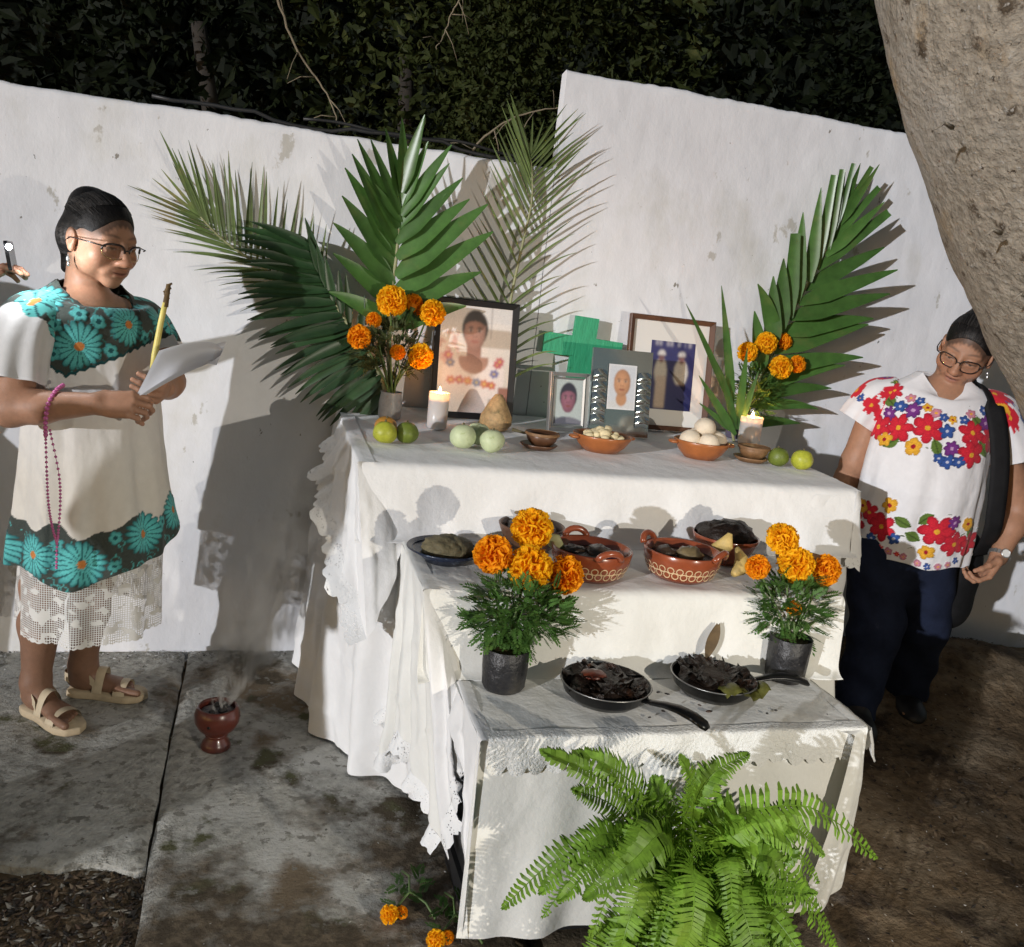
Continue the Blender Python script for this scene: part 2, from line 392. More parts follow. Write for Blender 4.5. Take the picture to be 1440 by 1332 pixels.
# bare vines hanging in front of the hedge
def vine(pts, r, lab):
    q = [interp(pts, i / 24 * (len(pts) - 1.001)) + V(.008 * nz(i * .7, pts[0][0]), .01 * nz(i * .6, 3), .006 * nz(i * .8, 6)) for i in range(25)]
    m = MB(); m.tube(q, [r * (1 - .6 * i / 24) for i in range(25)], 5)
    for k in (5, 9, 13, 17, 21):
        d = V(rnd.uniform(-1, 1), rnd.uniform(-.4, .2), rnd.uniform(-1, .4)).normalized()
        m.tube([q[k], q[k] + d * .05, q[k] + d * .09 + V(0, 0, -.02)], [r * .5, r * .35, r * .2], 4)
    tag(m.build('vine', M_vine), lab, 'vine', 'bare vines hanging over the hedge')
M_vine = pm('pale_vine_bark', (.22, .18, .12), .9, var=.3)
vine([(-.03, .10, 2.22), (.06, .12, 2.03), (.17, .12, 1.90), (.215, .08, 1.80)], .005, 'long pale bare vine hanging down to the wall top')
vine([(.62, .10, 1.70), (.72, .12, 1.86), (.86, .12, 1.95), (.98, .12, 1.985)], .005, 'pale bare vine arching up towards the step of the wall')
vine([(.60, .14, 2.35), (.56, .12, 2.22), (.52, .14, 2.10)], .004, 'short pale twig hanging near the top of the photo')
# ------------------------------------------------------------------ the altar: three stepped tables under white cloths
X1, X2, X3 = (.262, 1.757), (.381, 1.477), (.466, 1.375)
Y1, Y2, Y3 = -.825, -1.208, -1.494
def z1(y): return .880 + .030 * (y - Y1) / .80
Z2, Z3 = .682, .478

def step_profile(pts, r=.028, n=8):
    """polyline in the y-z plane with its corners rounded"""
    out = [Vector(pts[0])]
    for i in range(1, len(pts) - 1):
        a, c, d = Vector(pts[i - 1]), Vector(pts[i]), Vector(pts[i + 1]); p = c + (a - c).normalized() * r; q = c + (d - c).normalized() * r
        for k in range(n + 1): t = k / n; out.append((1 - t) ** 2 * p + 2 * t * (1 - t) * c + t * t * q)
    out.append(Vector(pts[-1])); return out
def resample(poly, step):
    out = [poly[0]]
    for a, c in zip(poly[:-1], poly[1:]):
        n = max(1, int((c - a).length / step)); out += [a.lerp(c, k / n) for k in range(1, n + 1)]
    return out
def cover(x0, x1, prof, seed, fold=.008, xfn=None):
    """cloth laid over a table: an extruded profile with soft wrinkles on top and hanging folds in front"""
    P, U = [], []; pr = resample(step_profile(prof), .016); L = [0]
    for a, c in zip(pr[:-1], pr[1:]): L.append(L[-1] + (c - a).length)
    zt = max(p.y for p in pr); nx = int((x1 - x0) / .014)
    for i in range(nx + 1):
        u = i / nx; row, ur = [], []
        for j, p in enumerate(pr):
            xa, xb = (xfn(p) if xfn else (x0, x1)); x = xa + (xb - xa) * u; y, z = p.x, p.y
            dn = max(0, zt - z); w = min(1, dn / .10)
            y -= w * .014 * nz(x * 2.6, seed * 3.1) + (1 - w) * 0
            y -= w * (fold * (math.sin(x * 21 + seed) * .6 + math.sin(x * 47 + seed * 2) * .3 + 1.3 * nz(x * 7, z * 2, seed)) + .004) * (0.35 + min(1.4, dn * 3))
            rd = (1 - abs(nz(x * 4.1 + .8 * nz(x * 3, y * 3, 4), y * 7 + z * 5, seed + 3)) * 2.2); rd = max(0, rd) ** 6; y -= w * .0035 * rd
            z += (1 - w) * (.0025 * fbm(x * 6, y * 6, seed) + .0040 * max(0, nz(x * 3.5 + y * 6, y * 14 + x * 3, seed) - .15) + .0014 * rd)
            row.append((x, y, z)); ur.append((x, L[j]))
        P.append(row); U.append(ur)
    m = MB(); m.grid(P, uvs=U); return m
def drape(top, bot, seed, fold=.02, nfold=7, nu=60, nv=44, out=None, curve=.0, ph=0, lip=None, pin=False):
    """cloth hanging between two polylines, folds growing downwards"""
    tp = [Vector(p) for p in top]; bp = [Vector(p) for p in bot]
    def at(poly, u):
        ls = [0]
        for a, c in zip(poly[:-1], poly[1:]): ls.append(ls[-1] + (c - a).length)
        s = u * ls[-1]
        for k in range(len(poly) - 1):
            if s <= ls[k + 1] + 1e-9: return poly[k].lerp(poly[k + 1], (s - ls[k]) / max(1e-6, ls[k + 1] - ls[k]))
        return poly[-1]
    P, U = [], []
    for i in range(nu + 1):
        u = i / nu; a, c = at(tp, u), at(bp, u); du = at(bp, min(1, u + .02)) - at(bp, max(0, u - .02)); n = du.cross(V(0, 0, 1))
        n = n.normalized() if n.length > 1e-6 else V(-1, 0, 0)
        if out is not None and n.dot(Vector(out)) < 0: n = -n
        row, ur = [], []
        if lip is not None:                                                # the cloth comes over the table edge first
            for k in (1.0, .45, .12): row.append(a + Vector(lip) * k + V(0, 0, .0035 * (1 - k))); ur.append((u, -.03 * k))
        pk = min(1, u * 9, (1 - u) * 9) if pin else 1
        for j in range(nv + 1):
            v = j / nv; p = a.lerp(c, v)
            f = fold * (v ** .8) * (math.sin(u * nfold * 2 * PI + ph + v * .7) + .45 * math.sin(u * nfold * 3.7 * PI + seed)) * .6
            f += .012 * fbm(p.x * 5 + seed, p.y * 5, p.z * 3) * min(1, v * 4) + .004 * nz(p.x * 22, p.y * 22, p.z * 9 + seed) * min(1, v * 6) + .006 * max(0, 1 - abs(nz(p.x * 5 + seed, p.y * 5 + p.z * 3, p.z * 6)) * 2.4) ** 5 * min(1, v * 5)
            f *= pk; p = p + n * (f + curve * math.sin(v * PI))
            row.append(p); ur.append((u * (tp[-1] - tp[0]).length * 1.2, v * (c - a).length))
        P.append(row); U.append(ur)
    m = MB(); m.grid(P, uvs=U); return m, P
def lace_edge(path, width, seed, period=.04, down=(0, 0, -1), lift=(0, 0, 0), over=None):
    """scalloped lace sewn along a polyline"""
    q = resample([Vector(p) for p in path], .006); P, U = [], []; s = 0
    for i, p in enumerate(q):
        if i: s += (p - q[i - 1]).length
        t = (q[min(i + 1, len(q) - 1)] - q[max(i - 1, 0)]).normalized(); d = Vector(down); d = (d - t * d.dot(t) * .8).normalized()
        w = width * (.70 + .30 * abs(math.sin(PI * s / period)) ** .6) * (1 + .06 * nz(s * 20, seed)); row, ur = [], []
        nn = t.cross(d)
        if over is not None:
            for k in (1, .4, .12): row.append(p + Vector(lift) + Vector(over) * k + V(0, 0, .004 * (1 - k))); ur.append((s, -.03 * k))
        for j in range(7):
            k = j / 6; row.append(p + Vector(lift) + d * w * k + nn * (.004 * math.sin(s * 60 + seed) * k + .003 * nz(s * 30, k * 3, seed))); ur.append((s, w * k))
        P.append(row); U.append(ur)
    m = MB(); m.grid(P, uvs=U); return m

# lowest, plain sheet reaching the floor on both sides
under = thing('floor_length_sheet', 'plain white sheet hanging to the ground down the altar sides', 'tablecloth', (.3, -.6, 0))
m, _ = drape([(.268, -.03, z1(-.03) - .01), (.262, -.42, z1(-.42) - .008), (.266, -.80, .866), (.385, -.835, .67), (.392, -1.19, .66)],
             [(.20, -.10, .012), (.205, -.43, .010), (.245, -.64, .012), (.335, -.83, .014), (.455, -.98, .03), (.50, -1.19, .10)], 2.0, .035, 5, 110, 60, out=(-1, 0, 0), curve=.012)
m.build('side_drape', M_cloth, under)
m, _ = drape([(1.47, -.838, .66), (1.60, -.832, .862), (1.75, -.826, .864), (1.757, -.5, z1(-.5) - .008), (1.757, -.03, z1(-.03) - .006)],
             [(1.48, -.86, .012), (1.62, -.87, .012), (1.80, -.86, .012), (1.83, -.5, .012), (1.82, -.05, .012)], 5.0, .02, 6, 90, 50, out=(1, -1, 0))
m.build('side_drape', M_cloth, under)

# top cloth
tc1 = thing('tablecloth', 'white lace-edged cloth over the highest table of the altar', 'tablecloth', (1.0, -.4, .88), 'lace tablecloths on the altar steps')
cover(X1[0], X1[1], [(-.02, z1(-.02)), (Y1, z1(Y1)), (Y1 - .012, Z2 + .006), (Y1 - .03, Z2 + .002)], 1.0, .006).build('cloth', M_cloth, tc1)
A, B_, T_, D_ = V(.258, -.26, z1(-.26)), V(.258, -.828, .878), V(.302, -.955, .455), V(.395, -.842, .69)
m, P = drape([A, V(.256, -.55, z1(-.55)), B_], [V(.236, -.36, .862), V(.218, -.64, .765), V(.235, -.76, .66), V(.27, -.86, .57), T_], 3.0, .020, 4, 70, 44, out=(-1, 0, 0), ph=1.1, lip=(.045, 0, .003), pin=True)
m.build('corner_drape', M_cloth, tc1)
edge = [P[i][-1] for i in range(len(P))]
lace_edge(edge, .055, 1.0, .038, (-.75, -.25, -.6)).build('lace_trim', M_lace, tc1)
m, P = drape([B_, V(.33, -.836, .785), D_], [T_, V(.335, -.93, .53), V(.385, -.86, .67)], 4.0, .006, 2, 30, 30, out=(-.5, -1, 0), lip=(.02, .03, .0), pin=True); m.build('corner_drape', M_cloth, tc1)
m, P = drape([(1.74, -.831, .877), (1.760, -.826, .878), (1.762, -.5, z1(-.5)), (1.762, -.1, z1(-.1))], [(1.742, -.85, .70), (1.79, -.85, .68), (1.80, -.5, .74), (1.795, -.1, .82)], 7.0, .01, 3, 40, 24, out=(1, -.4, 0)); m.build('corner_drape', M_cloth, tc1)
lace_edge([P[i][-1] for i in range(len(P))], .05, 2.0, .036).build('lace_trim', M_lace, tc1)

# middle cloth
tc2 = thing('tablecloth', 'white lace-edged cloth over the middle table with the clay casseroles', 'tablecloth', (.9, -1.0, .68), 'lace tablecloths on the altar steps')
cover(X2[0], X2[1], [(Y1 - .008, Z2), (Y2, Z2), (Y2 - .012, Z3 + .006), (Y2 - .03, Z3 + .002)], 8.0, .007).build('cloth', M_cloth2, tc2)
m, P = drape([(.384, -.86, .683), (.378, -1.03, .682), (.380, -1.212, .680)], [(.372, -.93, .26), (.372, -.985, .15), (.395, -1.05, .26), (.43, -1.15, .20), (.448, -1.25, .15), (.458, -1.31, .12)], 9.0, .030, 4, 90, 54, out=(-1, -.2, 0), ph=2.2, lip=(.04, 0, .002), pin=True)
m.build('corner_drape', M_cloth2, tc2)
lace_edge([P[i][-1] for i in range(len(P))], .05, 3.0, .034, (-.2, -.1, -1)).build('lace_trim', M_lace, tc2)
m, P = drape([(.380, -1.214, .678), (.425, -1.216, .60), (.468, -1.226, .49)], [(.458, -1.31, .12), (.470, -1.34, .30), (.474, -1.29, .45)], 10.0, .012, 2, 36, 40, out=(-1, -1, 0), lip=(.03, .02, 0), pin=True); m.build('corner_drape', M_cloth, tc2)
lace_edge([P[i][-1] for i in range(len(P))][::-1], .05, 4.0, .034, (.25, -.4, -1)).build('lace_trim', M_lace, tc2)
m, P = drape([(1.35, -1.214, .676), (1.470, -1.212, .68), (1.482, -1.10, .68), (1.48, -.86, .68)], [(1.36, -1.245, .03), (1.52, -1.25, .03), (1.535, -1.1, .03), (1.53, -.87, .04)], 11.0, .014, 4, 60, 40, out=(1, -.8, 0), lip=(-.02, .02, .001)); m.build('corner_drape', M_cloth2, tc2)

# front cloth, with the broad lace band
tc3 = thing('tablecloth', 'cream cloth with a broad lace band over the lowest front table', 'tablecloth', (.9, -1.4, .47), 'lace tablecloths on the altar steps')
cover(X3[0], X3[1], [(Y2 - .01, Z3), (Y3, Z3), (Y3 - .01, .30), (Y3 - .012, .022)], 14.0, .010, xfn=lambda p: (X3[0] - .003, X3[1] - .02 * (Z3 - p.y) * 1.2)).build('cloth', M_cloth2, tc3)
m, P = drape([(.470, -1.25, .478), (.462, -1.38, .478), (.464, -1.509, .474)], [(.448, -1.27, .41), (.454, -1.40, .37), (.462, -1.475, .26), (.470, -1.522, .02)], 15.0, .010, 2, 30, 40, out=(-1, 0, 0), lip=(.03, 0, .002), pin=True); m.build('side_drape', M_cloth, tc3)
m, P = drape([(1.32, -1.526, .470), (1.376, -1.496, .476), (1.378, -1.40, .478), (1.376, -1.25, .478)], [(1.25, -1.540, .05), (1.335, -1.555, .06), (1.40, -1.42, .14), (1.41, -1.26, .20)], 16.0, .03, 3, 60, 44, out=(1, -.5, 0), curve=.02, lip=(-.03, .02, .002), pin=True); m.build('side_drape', M_cloth2, tc3)
band = [(.480 + i * .0305, Y3 - .012 - .003 * math.sin(i * 1.1), Z3 - .002) for i in range(30)]
lace_edge(band, .078, 6.0, .043, (0, -.05, -1), (0, -.004, 0), (0, .034, .004)).build('lace_band', M_relief, tc3)
lace_edge([(1.372, -1.508, .47), (1.386, -1.495, .472), (1.39, -1.4, .474), (1.386, -1.25, .475)], .085, 7.0, .043, (.35, -.1, -1)).build('lace_band', M_lace, tc3)
# black crate holding the front table up
crate = thing('plastic_crate', 'black plastic crate in shadow under the lowest table', 'crate', (.75, -1.3, 0))
M_blk = pm('black_plastic', (.014, .014, .015), .45, var=.2)
b = MB()
for (cx, cy, sx, sy) in ((.885, -1.232, .78, .02), (.885, -1.47, .78, .02), (.505, -1.351, .02, .218), (1.265, -1.351, .02, .218)): b.box((cx, cy, .225), (sx, sy, .45))
b.box((.885, -1.351, .455), (.80, .27, .012)); b.build('crate_body', M_blk, crate, smooth=False)
for z in (.08, .16, .24, .32, .40):
    b = MB(); b.box((.490, -1.351, z), (.012, .23, .02)); b.build('rib', M_blk, crate, smooth=False)
# ------------------------------------------------------------------ things on the altar
def on1(y): return z1(y) + .004
def frame_things(t, w, h, fw, fd, M, c, mat, name='frame'):
    """four mitred bars as one frame part"""
    m = MB(); o = [(-w/2, 0), (w/2, 0), (w/2, h), (-w/2, h)]; i = [(-w/2+fw, fw), (w/2-fw, fw), (w/2-fw, h-fw), (-w/2+fw, h-fw)]
    lay = [(o, 0.0), (o, fd), ([(a[0]*.985, a[1]*.985+.002) for a in o], fd+.002), (i, fd*.75), (i, 0.0)]
    m.grid([[Vector(c) + M @ V(x, -d, z) for (x, z) in q] for q, d in lay], close_u=True, close_v=True)
    return m.build(name, mat, t, smooth=False)
def print_sheet(t, name, w, h, M, c, d, fn, nx=70, ny=90, z0=0.0, rough=.35, mat=None, soft=5):
    """a flat print whose picture is a colour per vertex: fn(x in -1..1, y in 0..1) -> rgb"""
    m = MB(); P, C = [], []
    for i in range(nx + 1):
        x = i / nx * 2 - 1; P.append([Vector(c) + M @ V(x * w / 2, -d, z0 + h * j / ny) for j in range(ny + 1)]); C.append([fn(x, j / ny) for j in range(ny + 1)])
    A_ = np.array(C, float)                                             # a soft, slightly mottled print
    for _ in range(soft):
        Q_ = np.pad(A_, ((1, 1), (1, 1), (0, 0)), mode='edge'); A_ = (Q_[:-2, 1:-1] + Q_[2:, 1:-1] + Q_[1:-1, :-2] + Q_[1:-1, 2:] + 2 * A_) / 6
    A_ *= 1 + .05 * np.random.RandomState(nx).randn(nx + 1, ny + 1, 1)
    C = [[tuple(q) for q in r] for r in np.clip(A_, 0, 1)]
    m.grid(P, cols=C); return m.build(name, mat or M_print, t, smooth=False)
M_print = pm('glossy_print', rough=.3, vcol=True, spec=.4)
M_glass = pm('clear_glass', (1, 1, 1), .04, trans=1.0, ior=1.45)
def tiltM(yaw, back, roll=0): return Matrix.Rotation(yaw, 3, 'Z') @ Matrix.Rotation(-back, 3, 'X') @ Matrix.Rotation(roll, 3, 'Y')
def mixc(a, b, t): t = max(0, min(1, t)); return tuple(p + (q - p) * t for p, q in zip(a, b))
def ins(x, y, cx, cy, rx, ry): return ((x - cx) / rx) ** 2 + ((y - cy) / ry) ** 2

def face_paint(x, y, cx, cy, rx, ry, skin, hair, base, bald=False):
    """plain generic head: hair behind, face with brows, eyes, nose and mouth"""
    c = base
    if not bald and ins(x, y, cx, cy + ry * .22, rx * 1.20, ry * 1.02) < 1: c = hair
    f = ins(x, y, cx, cy, rx, ry)
    if f < 1 and (bald or y < cy + ry * (.62 - .25 * ((x - cx) / rx) ** 2)):
        c = mixc(tuple(min(1, k * 1.12) for k in skin), tuple(k * .55 for k in skin), (f - .15) * .8 + .35 * ((x - cx) / rx) * .6)
        u, v = (x - cx) / rx, (y - cy) / ry
        for s in (-1, 1):
            if ins(u, v, s * .40, .26, .24, .06) < 1: c = mixc(c, hair, .75)
            if ins(u, v, s * .40, .10, .19, .075) < 1: c = (.03, .02, .018) if abs(u - s * .4) < .09 else mixc(c, (.55, .48, .42), .7)
            if ins(u, v, s * .13, -.22, .08, .05) < 1: c = mixc(c, (.05, .02, .015), .6)
        if abs(u) < .10 and -.2 < v < .15: c = mixc(c, tuple(min(1, k * 1.5) for k in skin), .5)
        if ins(u, v, 0, -.50, .36, .085) < 1: c = mixc(c, (.30, .09, .07), .75)
        if ins(u, v, 0, -.50, .34, .018) < 1: c = mixc(c, (.08, .02, .02), .8)
    return c

# big black framed portrait
Mf = tiltM(.10, math.radians(7)); cf = V(.694, -.165, on1(-.165))
fr = thing('framed_portrait', 'large black framed photo of a woman in an embroidered white blouse', 'picture frame', cf)
frame_things(fr, .292, .392, .021, .02, Mf, cf, pm('black_frame_wood', (.012, .012, .013), .4))
def portrait(x, y):
    c = mixc((.62, .52, .42), (.80, .76, .72), y * 1.1)
    if y > .80 + .06 * math.sin(x * 2): c = (.72, .70, .68)
    if x > -.1 and .62 < y < .80 and ins(x, y, .62, .66, .62, .16) < 1: c = (.50, .42, .34)
    if x < -.45 and .42 < y < .75 and fbm(x * 6, y * 9, 3) > .05: c = (.62, .40, .34)
    if abs(x - .42) < .012 and y > .70: c = (.12, .10, .1)
    sh = .555 - .17 * abs(x) ** 1.7 - (.25 if abs(x) > .86 else 0)
    if y < sh and abs(x + .02) < .93: c = mixc((.74, .62, .56), (.80, .72, .68), y * 2)
    if .53 > y and ins(x, y, -.02, .50, .42, .13) < 1: c = mixc((.44, .24, .17), (.36, .19, .13), (y - .38) * 6)
    if abs(x + .02) < .20 and .46 < y < .66: c = mixc((.28, .13, .09), (.38, .20, .14), (.60 - y) * 7)
    c = face_paint(x, y, -.03, .755, .30, .170, (.36, .19, .14), (.035, .024, .02), c)
    yb = .345
    for k, (fx, fy, col) in enumerate([(-.62, .30, (.55, .16, .06)), (-.38, .305, (.50, .10, .07)), (-.15, .30, (.62, .22, .06)), (.10, .29, (.16, .18, .30)), (.32, .28, (.55, .16, .06)), (.52, .27, (.52, .10, .05)), (-.66, .46, (.15, .16, .28)), (-.72, .53, (.5, .12, .12)), (.58, .38, (.12, .12, .34)), (.66, .47, (.48, .07, .1)), (.72, .50, (.5, .1, .12))]):
        q = ins(x, y, fx, fy, .12, .038)
        if q < 1 + .35 * math.sin(6 * math.atan2((y - fy) * 3, x - fx)): c = col if q > .12 else (.7, .5, .12)
    if x > .72 and .05 < y < .26: c = (.30, .12, .08)
    return c
print_sheet(fr, 'photo', .252, .352, Mf, cf, .010, portrait, 110, 150, .02)
m = MB(); m.box(cf + Mf @ V(0, .004, .196), (.28, .006, .38), Mf); m.build('backing', pm('brown_card', (.2, .14, .09), .9), fr, smooth=False)

# green cross
cr = thing('cross', 'bright green painted wooden cross standing behind the small photos', 'cross', (1.092, -.05, on1(-.05)))
b = MB(); M = tiltM(-.06, math.radians(3), math.radians(2.5)); q = [(-.042, 0), (.042, 0), (.042, .225), (.142, .225), (.142, .298), (.042, .298), (.042, .368), (-.042, .368), (-.042, .298), (-.145, .298), (-.145, .225), (-.042, .225)]
for k in (0, 1): b.add([V(*cr.location) + M @ V(x * (1 - .0 * k), -.022 * k, z) for x, z in q], [tuple(range(12)) if k else tuple(reversed(range(12)))])
for k in range(12): b.f.append((k, (k + 1) % 12, 12 + (k + 1) % 12, 12 + k)); b.mi.append(0)
b.build('cross_body', pm('green_paint', (.028, .33, .16), .55, var=.22, vscale=9, bump=.6, bscale=22, bdist=.004, stretch=(6, 1, 1), spots=[((.02, .20, .10), 9, .60, .74), ((.12, .42, .26), 30, .68, .72)]), cr, smooth=False)

# small silver framed photo of a man
cs = V(1.005, -.26, on1(-.26)); Ms = tiltM(.16, math.radians(8))
sf = thing('photo_frame', 'small silver frame with a dark toned portrait of a man', 'picture frame', cs)
M_silver = pm('silver_frame', (.55, .55, .54), .32, metal=.8)
frame_things(sf, .150, .195, .013, .016, Ms, cs, M_silver); frame_things(sf, .118, .163, .007, .009, Ms, cs + Ms @ V(0, 0, .016), M_silver, 'inner_frame')
print_sheet(sf, 'photo', .105, .15, Ms, cs, .004, lambda x, y: (face_paint(x, y, 0, .55, .52, .30, (.30, .13, .18), (.05, .05, .07), (.20, .20, .24) if y < .16 - .08 * x * x else (.50, .56, .55))), 60, 84, .024)

# mirror glass frame
cm = V(1.180, -.285, on1(-.285)); Mm = tiltM(.06, math.radians(9))
mf = thing('photo_frame', 'mirrored glass frame with wavy side strips and a small passport portrait', 'picture frame', cm)
M_mir = pm('mirror_glass', (.50, .56, .56), .12, metal=.9, bump=.0)
m = MB(); m.box(cm + Mm @ V(0, -.004, .145), (.222, .010, .29), Mm); m.build('mirror_plate', M_mir, mf, smooth=False)
for sx in (-1, 1):
    P = [[cm + Mm @ V(sx * (.058 + .050 * i / 8), -.0105 - .004 * math.sin(PI * i / 8), .03 + .185 * j / 60 + .006 * math.sin(i / 8 * PI)) + Mm @ V(0, -.0045 * abs(math.sin(PI * j / 60 * 5)), 0) for j in range(61)] for i in range(9)]
    m = MB(); m.grid(P); m.build('wavy_strip', M_mir, mf)
print_sheet(mf, 'photo', .104, .150, Mm, cm, .0125, lambda x, y: (.72, .72, .73) if abs(x) > .93 or y < .03 or y > .975 else face_paint(x, y, 0, .60, .60, .30, (.52, .27, .15), (.22, .12, .08), ((.62, .62, .62) if y < .20 - .1 * abs(x) + .05 else (.60, .62, .66)) if not (ins(x, y, 0, .24, .38, .16) < 1) else (.50, .26, .14), bald=True), 60, 84, .09)

# brown framed photo
cb = V(1.425, -.115, on1(-.115)); Mb = tiltM(-.02, math.radians(8))
bf = thing('framed_picture', 'brown wooden frame with a white mat around a blue photo of two people', 'picture frame', cb)
frame_things(bf, .330, .405, .017, .02, Mb, cb, pm('brown_frame_wood', (.11, .05, .028), .5, var=.2))
m = MB(); m.box(cb + Mb @ V(0, -.003, .2025), (.30, .004, .375), Mb); m.build('mat_board', pm('white_card', (.74, .72, .68), .8), bf, smooth=False)
def couple(x, y):
    c = mixc((.018, .022, .10), (.05, .05, .15), y)
    if y > .93 and nz(x * 6, 2) > 0: c = (.35, .34, .40)
    for (cx, w, hz_, dc) in ((-.50, .28, .80, (.62, .58, .50)), (.42, .32, .80, (.58, .55, .50))):
        if ins(x, y, cx, .55, w, .20) < 1 and y > .38: c = dc
        if cx < 0 and y < .50 and y > .02 and abs(x - cx - .05) < .22: c = mixc((.50, .38, .28), (.62, .55, .48), y)
        if ins(x, y, cx, .765, .13, .085) < 1: c = (.20, .10, .10)
        if ins(x, y, cx, .81, .17, .06) < 1 and y > .79: c = (.66, .63, .60)
    return c
print_sheet(bf, 'photo', .172, .245, Mb, cb + V(.012, 0, 0), .0065, couple, 60, 80, .075)

# candles in glasses
M_wax = pm('white_wax', (.82, .78, .72), .5, sss=.4, trl=.3)
M_flame = pm('candle_flame', (1, .7, .3), .5, emit=(1.0, .70, .32), estr=30.0)
M_wick = pm('burnt_wick', (.02, .015, .012), .9)
def candle(x, y, r, h, lab):
    z = on1(y); t = thing('glass_candle', lab, 'candle', (x, y, z), 'lit candles on the altar')
    b = MB(); b.lathe([(0, .001), (r * .94, .001), (r * .97, .006), (r, h), (r - .0022, h), (r - .003, .009), (0, .008)], (x, y, z), 32); b.build('glass_cup', M_cupglass, t)
    b = MB(); b.lathe([(0, .0085), (r - .0034, .0095), (r - .0034, h * .80), (r * .75, h * .79), (0, h * .785)], (x, y, z), 32); b.build('wax', M_wax, t)
    b = MB(); b.tube([(x, y, z + h * .78), (x + .001, y, z + h * .87)], .0013, 6); b.build('wick', M_wick, t)
    b = MB(); b.lathe([(0, 0), (.0045, .005), (.0062, .012), (.0045, .022), (.0018, .031), (0, .036)], (x, y, z + h * .85), 12); b.build('flame', M_flame, t)
    l = bpy.data.lights.new('candle_light', 'POINT'); l.energy = 2.2; l.color = (1.0, .40, .11); l.shadow_soft_size = .011
    lo = bpy.data.objects.new('candle_light', l); COL.objects.link(lo); lo.location = (x, y, z + h * 1.0)
M_cupglass = pm('frosted_cup_glass', (.84, .81, .79), .25, spec=.5, trl=.55)
candle(.545, -.36, .032, .112, 'lit white candle in a glass in front of the black framed portrait')
candle(1.70, -.25, .040, .098, 'lit white candle in a wide glass behind the stacked brown cups')

# fruit
M_lime = pm('green_yellow_peel', (.38, .40, .04), .42, var=.35, vscale=14, bump=.3, bscale=220, bdist=.0012, spec=.4, rand=.10)
M_limed = pm('dark_green_peel', (.13, .17, .025), .45, var=.3, vscale=26, bump=.3, bscale=220, bdist=.0012, spec=.4)
M_orange = pm('orange_peel', (.42, .20, .03), .45, var=.2, bump=.3, bscale=220, bdist=.0012)
M_guava = pm('pale_green_peel', (.50, .56, .34), .5, var=.12, vscale=30, bump=.2, bscale=120, spec=.35, spots=[((.30, .36, .14), 40, .60, .74)])
M_stem = pm('dry_stem', (.12, .10, .05), .9)
def fruit(name, lab, cat, x, y, r, mat, grp, sq=.96):
    z = on1(y); t = thing(name, lab, cat, (x, y, z), grp); M = Matrix.Rotation(rnd.uniform(-.5, .5), 3, 'X') @ Matrix.Rotation(rnd.uniform(0, 6), 3, 'Z')
    b = MB(); b.ell((x, y, z + r * sq), (r, r, r * sq), M, 24, 16, lambda d: 1 - .06 * max(0, abs(d.z) - .9) * 10 + .018 * math.sin(5 * math.atan2(d.y, d.x)) * (1 - abs(d.z)) + .07 * nz(d.x * 1.4 + x * 31, d.y * 1.4, d.z * 1.4)); b.build('peel', mat, t)
    c = V(x, y, z + r * sq) + M @ V(0, 0, r * sq * .93); b = MB(); b.tube([c, c + M @ V(0, 0, .006)], [.0035, .0025], 6); b.build('stem_end', M_stem, t)
fruit('lime', 'yellow green lime nearest the left front corner of the top table', 'lime', .350, -.625, .0335, M_lime, 'limes on the top table')
fruit('lime', 'dark green lime touching the right side of the yellow green one', 'lime', .415, -.600, .0320, M_limed, 'limes on the top table')
fruit('lime', 'orange tinged lime behind the yellow green one at the left', 'lime', .362, -.545, .0325, M_orange, 'limes on the top table')
fruit('lime', 'dark olive lime beside the stacked brown cups on the right', 'lime', 1.612, -.590, .0325, M_limed, 'limes on the top table')
fruit('lime', 'bright yellow green lime nearest the right front corner', 'lime', 1.680, -.620, .0345, M_lime, 'limes on the top table')
fruit('pale_fruit', 'large pale green round fruit, left one in front of the pear', 'fruit', .570, -.625, .0375, M_guava, 'pale green fruit on the top table')
fruit('pale_fruit', 'pale green round fruit, the right front one of its three', 'fruit', .650, -.650, .0355, M_guava, 'pale green fruit on the top table')
fruit('pale_fruit', 'pale fruit tucked behind the two front pale green ones', 'fruit', .628, -.565, .0350, M_guava, 'pale green fruit on the top table')
t = thing('pear', 'tan dried pear shaped fruit with a stem below the portrait', 'fruit', (.742, -.33, on1(-.33)))
b = MB(); b.lathe([(0, .0), (.035, .003), (.052, .022), (.050, .045), (.036, .075), (.022, .10), (.012, .115), (0, .118)], t.location, 26, fn=lambda a, r, z: r * (1 + .05 * math.sin(3 * a) + .03 * nz(math.cos(a) * 3, math.sin(a) * 3, z * 40)))
b.build('skin', pm('tan_mottled_skin', (.40, .26, .12), .7, var=.4, vscale=30, bump=.5, bscale=70, bdist=.003, spots=[((.16, .12, .05), 30, .56, .70)]), t)
b = MB(); b.tube([V(.79, -.36, on1(-.33) + .012), V(.82, -.385, on1(-.33) + .008), V(.85, -.41, on1(-.33) + .01)], [.006, .004, .003], 6); b.build('stem', M_stem, t)

